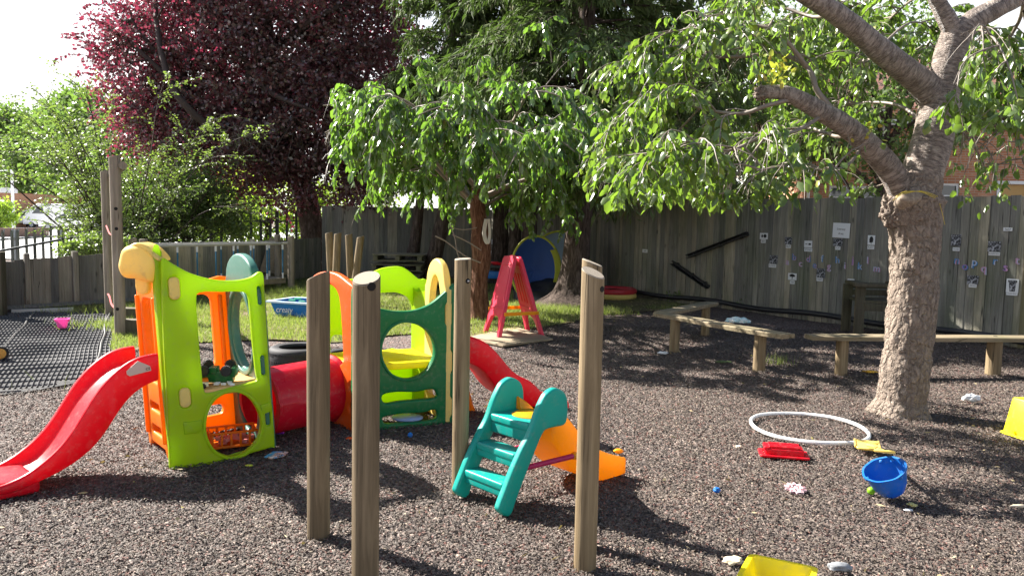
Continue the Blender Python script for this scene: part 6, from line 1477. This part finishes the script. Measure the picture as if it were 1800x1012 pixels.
    sec([(1760, 10, .4), (1730, 50, 1.3), (1710, 120, 1.8), (1700, 200, 2.0)], .014, .004, 18, (.3, .7))
    sec([(1800, 20, .3), (1810, 110, 1.2), (1780, 190, 1.6), (1770, 280, 1.8)], .014, .004, 18, (.3, .7))
    sec([(1580, 300, 0), (1560, 320, .5), (1530, 330, .8), (1500, 335, 1.0)], .010, .003, 8, (.15, .35))
    sec([(1350, 235, -.6), (1300, 300, -.7), (1270, 340, -.75), (1200, 330, -.6)], .010, .003, 16, (.2, .45))
    sec([(1230, 190, 0), (1180, 240, .3), (1120, 270, .5), (1080, 300, .6)], .010, .003, 16, (.2, .5))
    LP, LD, L, W = leafy_twigs(tw, .037, (.065, .108), .60, .1, .9, .75)
    # keep the leaf mass off the trunk's face, as pruned in the picture
    d = np.stack([LP[:, 0], LP[:, 1], LP[:, 2]-HC], 1); sx = d@np.array(R_)/(d@np.array(F_))*FPX+900; sy = 506-d@np.array(U_)/(d@np.array(F_))*FPX
    flo = 360+25*np.array([noise.noise(Vector((x*.02, 0, 0))) for x in sx])
    k = (sy < flo) & (LP[:, 2] > 1.62)
    # thinned where the garden side was cut back below the sawn limb
    k &= ~((sx > 1405) & (sy > 225) & (nr.random(len(sx)) < .80))
    gp2 = np.array([noise.noise(Vector(p)*1.5)+.5*noise.noise(Vector(p)*3.5) for p in LP]); k &= gp2 > -.30+.25*(nr.random(len(LP))-.5)
    LP, LD, L, W = LP[k], LD[k], L[k]*nr.uniform(.6, 1.15, k.sum()), W[k]*nr.uniform(.7, 1.1, k.sum())
    V, F = leaves(LP, LD, L, W); obj('crown', npmesh('crown', V, F), M['leaf'], t, sharp=False); print('big cherry leaves', len(LP))
    def low(P):
        e = P[-1]; d = e-np.array([0, 0, HC]); return 506-d@np.array(U_)/(d@np.array(F_))*FPX > 352
    segs = [q for q in segs if len(q[0]) > 12 or not low(q[0])]
    def thin(P):
        e = P[-1]-np.array([0, 0, HC]); f = e@np.array(F_); return e@np.array(R_)/f*FPX+900 > 1405 and 506-e@np.array(U_)/f*FPX > 215
    segs = [q for q in segs if len(q[0]) > 12 or not thin(q[0]) or nr.random() < .35]
    V, F = tubes_np(segs, 5); obj('branches', npmesh('branches', V, F), M['twig'], t, sharp=False)
    # young yellow shoots on the sawn limb
    P = []
    for (x, y, n_) in ((1368, 128, 26), (1352, 145, 14), (1525, 236, 8), (1362, 112, 8)):
        for _ in range(n_): q = AT(x+nr.normal()*14, y+nr.normal()*9, Y-.38+nr.normal()*.05); P.append(tuple(q))
    P = np.array(P); n = len(P); V, F = leaves(P, nr.normal(size=(n, 3))*.5+np.array([0, -.2, .25]), nr.uniform(.04, .08, n), nr.uniform(.025, .045, n)); obj('young_shoots', npmesh('s', V, F), M['youngleaf'], t, sharp=False)
M['youngleaf'] = leafmat('young_yellow_leaf', [(0, (.16, .24, .03)), (.6, (.34, .36, .03)), (1, (.45, .24, .04))], .35, (.55, .6, .05))
big_cherry()

# ---------------- clump trees
def clump_tree(name, label, cat, base, trunkpts, tr, ells, nclump, npl, Lr, ratio, cr, mat, barkm, group=None, seed=0, droop=.2, twigs=True, gap=.0, twigmat=None, smooth=True, inner=.35, gsc=.55, skel=6, wisp=0, wl_=1.0):
    t = thing(name, label, cat, base, group); T = [Vector(p) for p in trunkpts]; P0 = np.array([tuple(p) for p in spline(T, 5)])
    b = B(); n = len(P0); tube(b, P0, [max(tr*(1-.75*i/(n-1)), .01)*(1+.5*math.exp(-i/1.5)) for i in range(n)], 18, nz=.12, nsc=2.2)
    segs = []; C = []
    wts = np.array([e[1][0]*e[1][1]*e[1][2] for e in ells]); wts = wts/wts.sum()
    tries = 0
    while len(C) < nclump and tries < nclump*12:
        tries += 1; e = ells[nr.choice(len(ells), p=wts)]; q = nr.normal(size=3); q /= np.linalg.norm(q); r = (inner+(1-inner)*nr.random())**.6
        r *= 1+.22*noise.noise(Vector(q*2.1)+Vector((seed, 0, 0))); p = np.array(e[0])+q*r*np.array(e[1])
        if p[2] < (.2 if nclump > 85 else .01): continue
        if gap and noise.noise(Vector(p*gsc)+Vector((seed, 7, 0))) < gap-.5+ -.0: continue
        C.append(p)
    C = np.array(C)
    # limbs toward groups of clumps
    hubs = []
    for e in ells:
        for k in range(skel):
            q = nr.normal(size=3); q /= np.linalg.norm(q); q[2] = abs(q[2])*.8-.1; end = np.array(e[0])+q*np.array(e[1])*.72; s, _ = at_path(P0, nr.uniform(.35, .95)); mid = (s+end)/2+nr.normal(size=3)*.12*np.linalg.norm(end-s)
            L_ = np.array([tuple(p) for p in spline([Vector(s), Vector(mid), Vector(end)], 6)]); hubs.append(L_); segs.append((L_, tr*.38, tr*.10))
    H = np.concatenate(hubs)
    if twigs:
        for p in C[::1 if len(C) < 900 else 2]:
            i = np.argmin(((H-p)**2).sum(1)); a = H[i]; m = (a+p)/2+nr.normal(size=3)*.08*np.linalg.norm(p-a); segs.append((np.array([a, m, p]), tr*.07, tr*.02))
    wl = []
    if wisp:
        cen = C.mean(0)
        for p in C[nr.choice(len(C), wisp)]:
            o = (p-cen)/np.linalg.norm(p-cen); g = grow(p, o+nr.normal(size=3)*.5+np.array([0, 0, .3]), nr.uniform(.5, 1.2)*wl_, 8, .12, .10); wl.append(g); segs.append((g, .012*wl_, .003*wl_))
    obj('trunk', b, barkm, t, ang=80)
    V, F = tubes_np(segs, 5); obj('branches', npmesh('branches', V, F), twigmat or barkm, t, sharp=False)
    m_ = np.maximum(6, (npl*nr.uniform(.5, 1.5, len(C))).astype(int)); idx = np.repeat(np.arange(len(C)), m_); N_ = len(idx)
    rr_ = cr*nr.uniform(.6, 1.4, len(C))[idx][:, None]; off = nr.normal(size=(N_, 3))*rr_*np.array([[.62, .62, .42]])
    P = C[idx]+off; D = off/rr_*.6+nr.normal(size=(N_, 3))*.5+np.array([0, 0, -droop]); L = nr.uniform(Lr[0], Lr[1], N_)
    if wl:
        LP, LD, L2, W2 = leafy_twigs(wl, Lr[0]*.42, Lr, ratio, .0, droop, .8); P = np.concatenate([P, LP]); D = np.concatenate([nrm(D), nrm(LD)]); L = np.concatenate([L, L2])
    V, F = leaves(P, D, L, L*ratio, simple=True, curl=.1); obj('crown', npmesh('crown', V, F), mat, t, sharp=False); return t
def X(px, Y): return AT(px, 400, Y).x
# purple-leaved plum
tb = Vector((X(552, 20.6), 20.6, 0))
clump_tree('purple_plum_tree', 'large purple-leaved tree behind the dark fence, left of the conifers', 'tree', tb,
    [tb-Vector((0, 0, .05)), tb+Vector((-.05, 0, 1.2)), tb+Vector((-.35, 0, 2.4)), tb+Vector((-.8, 0, 3.8)), tb+Vector((-1.1, .1, 5.5)), tb+Vector((-1.3, .2, 7.2))], .36,
    [((X(455, 20.5), 21.2, 6.3), (3.5, 2.6, 3.4)), ((X(640, 21), 21.0, 5.4), (1.7, 2.0, 3.6)), ((X(250, 20.5), 20.6, 5.3), (1.15, 1.6, 2.2)), ((X(330, 20.5), 20.4, 3.7), (1.5, 1.5, 1.6)), ((X(330, 20.5), 21, 7.8), (1.2, 1.8, 1.3)), ((X(560, 20.5), 19.4, 3.6), (2.6, 1.1, 1.7)), ((X(430, 20.5), 19.8, 3.2), (1.9, 1.1, 1.4)), ((X(600, 20), 19.9, 2.6), (1.7, .8, 1.1)), ((X(490, 20), 20.0, 2.4), (1.0, .7, .8))],
    2400, 50, (.07, .13), .65, .30, M['leafp'], M['conbark'], seed=3, gap=.22, twigmat=M['purptwig'] if 'purptwig' in M else M['darktwig'], inner=.2, gsc=.9, skel=5, wisp=520)
# grey bare twigs inside the purple tree
b_ = []; cc = np.array(AT(430, 240, 18.6))
for k in range(34):
    b_.append((grow(cc, nr.normal(size=3)+np.array([0, 0, .1]), nr.uniform(.5, 1.7), 14, .2, .42), .008, .003))
V, F = tubes_np(b_, 4); tag(obj('dead_branch', npmesh('d', V, F), M['twig'], None, cc, sharp=False), 'bare grey tangled twigs in front of the purple crown', 'branch')
# conifers: trunks with hanging sprays
def conifer(label, x, y, r0, H, zlo, rlow, nb, lean=0, nsp=9, flare=.5, seed=0, root=False, den=38):
    base = Vector((x, y, 0)); t = thing('conifer_tree', label, 'tree', base, 'conifers along the back of the play area')
    pts = [base+Vector((0, 0, -.05)), base+Vector((0, 0, .08)), base+Vector((lean*.15, 0, .35)), base+Vector((lean*.5, 0, 1.0)), base+Vector((lean, 0, 2.2)), base+Vector((lean*1.1, 0, H*.5)), base+Vector((lean*1.1, 0, H))]
    P = spline(pts, 6); n = len(P); b = B(); rd = [r0*(1-.93*max(0, p.z)/H)*(1+flare*2.2*math.exp(-max(0, p.z)/.16)) for p in P]
    tube(b, P, rd, 32, nz=.10, nsc=2.5)
    for v in b.verts:
        q = v.co; a = math.atan2(q.y-y, q.x-x); k = math.exp(-max(0, q.z)/.22)*flare*r0*.8*(.5+.5*math.sin(a*5+seed)); d = Vector((q.x-x, q.y-y, 0)); 
        if d.length > 1e-3: v.co += d.normalized()*(k+.012*math.sin(a*17+q.z*2))
    obj('trunk', b, M['conbark'], t, ang=180)
    segs, SP, SD = [], [], []
    for k in range(nb):
        z = zlo+(H-zlo)*((k+nr.random())/nb)**1.15; f = 1-(z-zlo)/(H-zlo); L = rlow*(.35+.65*f**.8)*nr.uniform(.75, 1.15); az = k*2.4+nr.uniform(-.4, .4)
        c = np.array([x+lean, y, z]); br = grow(c, (math.cos(az), math.sin(az), nr.uniform(.05, .35)), L, 10, .12, .04); segs.append((br, .035*(.4+.6*f), .006))
        for j in range(nsp):
            tt = .25+.75*(j+nr.random())/nsp; p, d = at_path(br, min(tt, .999)); d = d/np.linalg.norm(d); sd = np.cross(d, [0, 0, 1.0]); sgn = 1 if j % 2 else -1
            s = grow(p, d*.7+sd*sgn*nr.uniform(.2, .9)+np.array([0, 0, nr.uniform(-.1, .3)]), nr.uniform(.45, .95)*(1.1-.35*tt), 6, .42, .06); segs.append((s, .007, .002))
            m_ = den; T = nr.random(m_)*.999; i = (T*6).astype(int); q = T*6-i; pp_ = s[i]*(1-q)[:, None]+s[i+1]*q[:, None]; dd = nrm(s[i+1]-s[i])
            SP.append(pp_+nr.normal(size=(m_, 3))*.045); SD.append(dd*.9+nr.normal(size=(m_, 3))*.42+np.array([0, 0, -.45]))
    SP, SD = np.concatenate(SP), np.concatenate(SD); n = len(SP); L = nr.uniform(.10, .24, n); V, F = leaves(SP, SD, L, L*nr.uniform(.14, .26, n), simple=True, curl=.12)
    obj('crown', npmesh('crown', V, F), M['conif'], t, sharp=False); V, F = tubes_np(segs, 4); obj('branches', npmesh('branches', V, F), M['conbark'], t, sharp=False)
conifer('large conifer with flared roots beside the tents', G(1006, 541).x, G(1006, 541).y+.2, .24, 10.5, 2.15, 2.7, 150, .12, 12, .9, 1, den=44)
conifer('conifer with slanting trunk, second from the left', X(752, 17), 17, .17, 9.0, 2.3, 1.35, 70, .42, 9, .2, 2)
conifer('conifer with slanting trunk at the left end of the row', X(718, 17.6), 17.6, .15, 4.6, 2.3, 1.0, 34, .30, 9, .2, 3)
conifer('slim conifer trunk behind the left side of the easel', X(903, 17.2), 17.2, .14, 10.5, 2.6, 2.1, 70, .05, 9, .1, 4)
conifer('tall conifer between the cherry crown and the purple tree', X(880, 18.5), 18.5, .2, 10.5, 2.4, 2.1, 85, .0, 9, .2, 8)
conifer('conifer trunk directly behind the top of the easel', X(929, 16.3), 16.3, .17, 10.0, 2.4, 2.3, 75, .03, 9, .1, 5)
conifer('conifer beyond the right fence, right end of the row', 3.9, 18.6, .22, 9.0, 2.0, 2.4, 80, 0, 9, .2, 6)
# loose bush left
bb = Vector((X(205, 17), 17, 0))
def wispy(name, label, base, H, spread, nst, Lr, mat, seed, sub=9, off=(0, 0), step=.032, lean=.0):
    t = thing(name, label, 'shrub', base); segs, tw = [], []
    for k in range(nst):
        az = nr.random()*6.283; e = nr.uniform(.0, 1)**.7; d = np.array([math.cos(az)*e*.75+lean, math.sin(az)*e*.6, 1.0]); st = grow(np.array([base.x+nr.normal()*.18, base.y+nr.normal()*.18, 0]), d, H*nr.uniform(.65, 1.08)*(1+.15*e), 14, .10+.06*e, .06)
        segs.append((st, .022, .004))
        for j in range(sub):
            p, dd = at_path(st, nr.uniform(.15, .98)); a = nr.random()*6.283; s_ = grow(p, dd/np.linalg.norm(dd)*.6+np.array([math.cos(a), math.sin(a), .35])*spread, nr.uniform(.35, .95), 8, .16, .10); segs.append((s_, .007, .002)); tw.append(s_)
            for q in range(3): p3, d3 = at_path(s_, nr.uniform(.2, .95)); tg = grow(p3, d3/np.linalg.norm(d3)+nr.normal(size=3)*.6, nr.uniform(.15, .4), 5, .15, .12); segs.append((tg, .003, .0015)); tw.append(tg)
    LP, LD, L, W = leafy_twigs(tw, step, Lr, .55, .05, .15, .8)
    V, F = leaves(LP, LD, L, W, simple=True, curl=.1); obj('crown', npmesh('crown', V, F), mat, t, sharp=False); V, F = tubes_np(segs, 4); obj('stems', npmesh('stems', V, F), M['darktwig'], t, sharp=False)
wispy('flowering_shrub', 'tall loose shrub with pale glossy leaves behind the tall posts', Vector((X(212, 17), 17, 0)), 4.1, .62, 34, (.04, .07), M['leafb'], 5, 13)
wispy('hedge_shrub', 'lower pale-leaved shrub between the tall posts and the low fence', Vector((X(178, 16.2), 16.2, 0)), 1.7, .5, 14, (.04, .07), M['leafb'], 6, 9)
wispy('hedge_shrub', 'darker loose shrub right of the tall posts in front of the dark palisade', Vector((X(268, 17.8), 17.8, 0)), 2.7, .8, 24, (.04, .07), M['leaff'], 7, 9)
bb = Vector((X(330, 18.2), 18.2, 0))
clump_tree('ivy_shrub', 'dark green shrub growing through the dark palisade fence', 'shrub', bb, [bb, bb+Vector((0, 0, .8)), bb+Vector((.1, 0, 1.5))], .07,
    [((X(300, 18), 18.4, 1.9), (1.3, .7, 1.0)), ((X(370, 18.6), 18.9, 1.4), (1.0, .6, .7)), ((X(258, 17.5), 17.6, 1.3), (.7, .5, .7))],
    330, 42, (.05, .09), .6, .2, M['leaff'], M['darktwig'], seed=6, gap=.25, inner=.1, gsc=1.4)
bb = Vector((X(200, 13.4), 13.4, 0))
clump_tree('fence_climber', 'leafy climber spilling over the low grey fence beside the tall posts', 'shrub', (X(160, 13.4), 13.5, 0), [Vector((X(150, 13.5), 13.6, 0)), Vector((X(155, 13.5), 13.6, .4)), Vector((X(160, 13.5), 13.5, .8))], .03,
    [((X(165, 13.4), 13.5, .95), (.55, .22, .20)), ((X(125, 13.4), 13.4, .85), (.3, .15, .12))], 90, 26, (.04, .07), .7, .09, M['leafb'], M['darktwig'], seed=8, inner=.1)
# sunlit yellow-green bush beyond the dark palisade, right under the purple tree
bb = Vector((X(470, 26), 26, 0))
clump_tree('sunlit_shrub', 'bright yellow-green shrub seen through the dark fence under the purple tree', 'shrub', bb, [bb, bb+Vector((0, 0, 1.2)), bb+Vector((.1, 0, 2.2))], .1,
    [((X(470, 26), 26, 1.8), (2.0, 1.2, 1.6)), ((X(600, 26), 26.5, 1.7), (1.6, 1.0, 1.4)), ((X(370, 26), 26, 1.5), (1.5, 1, 1.3))], 300, 40, (.09, .15), .7, .36, M['leafy'], M['darktwig'], seed=9, gap=.25)
# small bright bush, far left, in front of the lamp post
bb = Vector((X(2, 46), 46, 0))
clump_tree('garden_bush', 'small bright green bush at the left edge of the car park', 'shrub', bb, [bb, bb+Vector((0, 0, .7)), bb+Vector((0, 0, 1.4))], .1, [((bb.x-.4, 46, 1.3), (1.2, 1.1, 1.0))], 90, 45, (.12, .2), .7, .3, M['leafy'], M['darktwig'], seed=10)
# far tree belt beyond the car park
FT = [(-30, 112, 15.5, 11), (40, 104, 16.5, 10), (95, 98, 15, 9), (150, 92, 16, 9), (205, 86, 15.5, 9), (262, 80, 13, 8), (325, 78, 12, 8), (-95, 112, 14, 11), (400, 80, 11, 8)]
names = ['broad green tree at the left edge of the far belt', 'tall green tree second in the far belt behind the lamp post', 'green tree of the far belt above the white estate car', 'tall green tree of the far belt above the white van', 'green tree of the far belt left of the tall posts', 'green tree of the far belt behind the shrub', 'green far tree behind the purple tree', 'green far tree partly outside the left edge', 'green far tree glimpsed under the purple crown']
for i, (px, Y_, H_, W_) in enumerate(FT):
    x = X(px, Y_); bs = Vector((x, Y_, 0)); e = [((x, Y_, H_*.52), (W_*.5, W_*.45, H_*.42))]+[((x+nr.uniform(-.35, .35)*W_, Y_+nr.uniform(-3, 0), H_*nr.uniform(.3, .8)), (W_*.25, W_*.25, H_*.2)) for _ in range(5)]+[((x, Y_-1, H_*.2), (W_*.5, W_*.35, H_*.2))]
    clump_tree('far_tree', names[i], 'tree', bs, [bs, bs+Vector((0, 0, H_*.3)), bs+Vector((0, 0, H_*.6))], .4, e, 330, 42, (.32, .60), .7, 1.15, M['leaff'], M['conbark'], 'trees beyond the car park', seed=20+i, twigs=False, inner=.45, wisp=60, wl_=2.2)
# trees beyond the right fence, between conifers and house
for i, (px, Y_, H_, W_, zc, mt, lb) in enumerate(((1330, 23, 8.2, 4.2, 5.0, 'leaff', 'green broadleaf tree beyond the fence left of the brick house'), (1235, 26, 9.5, 5.0, 5.5, 'leaff', 'tall green tree behind the right-hand conifer'), (1545, 21.5, 7.4, 4.4, 5.1, 'leaff', 'loose green tree crown in front of the roof of the brick house'))):
    x = X(px, Y_); bs = Vector((x, Y_, 0)); clump_tree('garden_tree', lb, 'tree', bs, [bs, bs+Vector((0, 0, H_*.35)), bs+Vector((.2, 0, H_*.8))], .16, [((x, Y_, zc), (W_*.5, W_*.45, H_*.38)), ((x-.3*W_, Y_, zc+.8), (W_*.3, W_*.3, H_*.22)), ((x+.25*W_, Y_, zc-.8), (W_*.28, W_*.3, H_*.2))], 320 if i < 2 else 190, 40, (.10, .18), .6, .34, M[mt], M['conbark'], 'garden trees beyond the right fence', seed=40+i, gap=.22)
# plants at the foot of the right fence
for i, (px, py, w_, lb) in enumerate(((1225, 530, .55, 'low leafy weeds at the foot of the fence, left clump'), (1328, 545, .32, 'low bushy weed at the foot of the fence behind the bench'))):
    p = G(px, py); q = p.copy(); clump_tree('weed_clump', lb, 'plant', p, [p, p+Vector((0, 0, .05)), p+Vector((0, 0, .12))], .01, [((p.x, p.y, .12), (w_, w_*.45, .13 if w_ > .2 else .07))], int(60*w_/.5)+8, 22, (.04, .08), .45, .07, M['leaff'], M['darktwig'], seed=60+i, twigs=False, skel=2, droop=-.2, inner=.1)
# fallen leaves and splinters on the mulch: uncountable litter
n = 330; Yl = nr.uniform(3, 11, n); Xl = (nr.random(n)*2-1)*Yl*.68; k = Xl > -2.6; Xl, Yl = Xl[k], Yl[k]; n = len(Xl)
P = np.stack([Xl, Yl, np.full(n, .014)], 1); D = nr.normal(size=(n, 3)); D[:, 2] *= .08; V, F = leaves(P, D, nr.uniform(.015, .06, n), nr.uniform(.004, .02, n), simple=True, curl=.05)
tag(obj('fallen_litter', npmesh('l', V, F), leafmat('litter', [(0, (.35, .27, .16)), (.5, (.5, .4, .24)), (.8, (.12, .08, .05)), (1, (.4, .36, .1))], .1, (.5, .4, .1), .7, .2), sharp=False), 'scattered dry leaves and pale splinters on the mulch', 'litter', kind='stuff')
n = 1500; Xl = nr.uniform(-.3, 3.2, n); Yl = nr.uniform(11.5, 16.5, n); P = np.stack([Xl, Yl, np.full(n, .02)], 1); k = Yl < 21-1.52*(Xl+.55)-1; P = P[k]; n = len(P); D = nr.normal(size=(n, 3)); D[:, 2] *= .1; V, F = leaves(P, D, nr.uniform(.03, .09, n), nr.uniform(.004, .012, n), simple=True, curl=.05)
tag(obj('needle_litter', npmesh('l', V, F), bpy.data.materials['litter'], sharp=False), 'dry conifer litter on bare soil under the conifers', 'litter', kind='stuff')
print('polys', sum(len(o.data.polygons) for o in bpy.data.objects if o.type == 'MESH'))
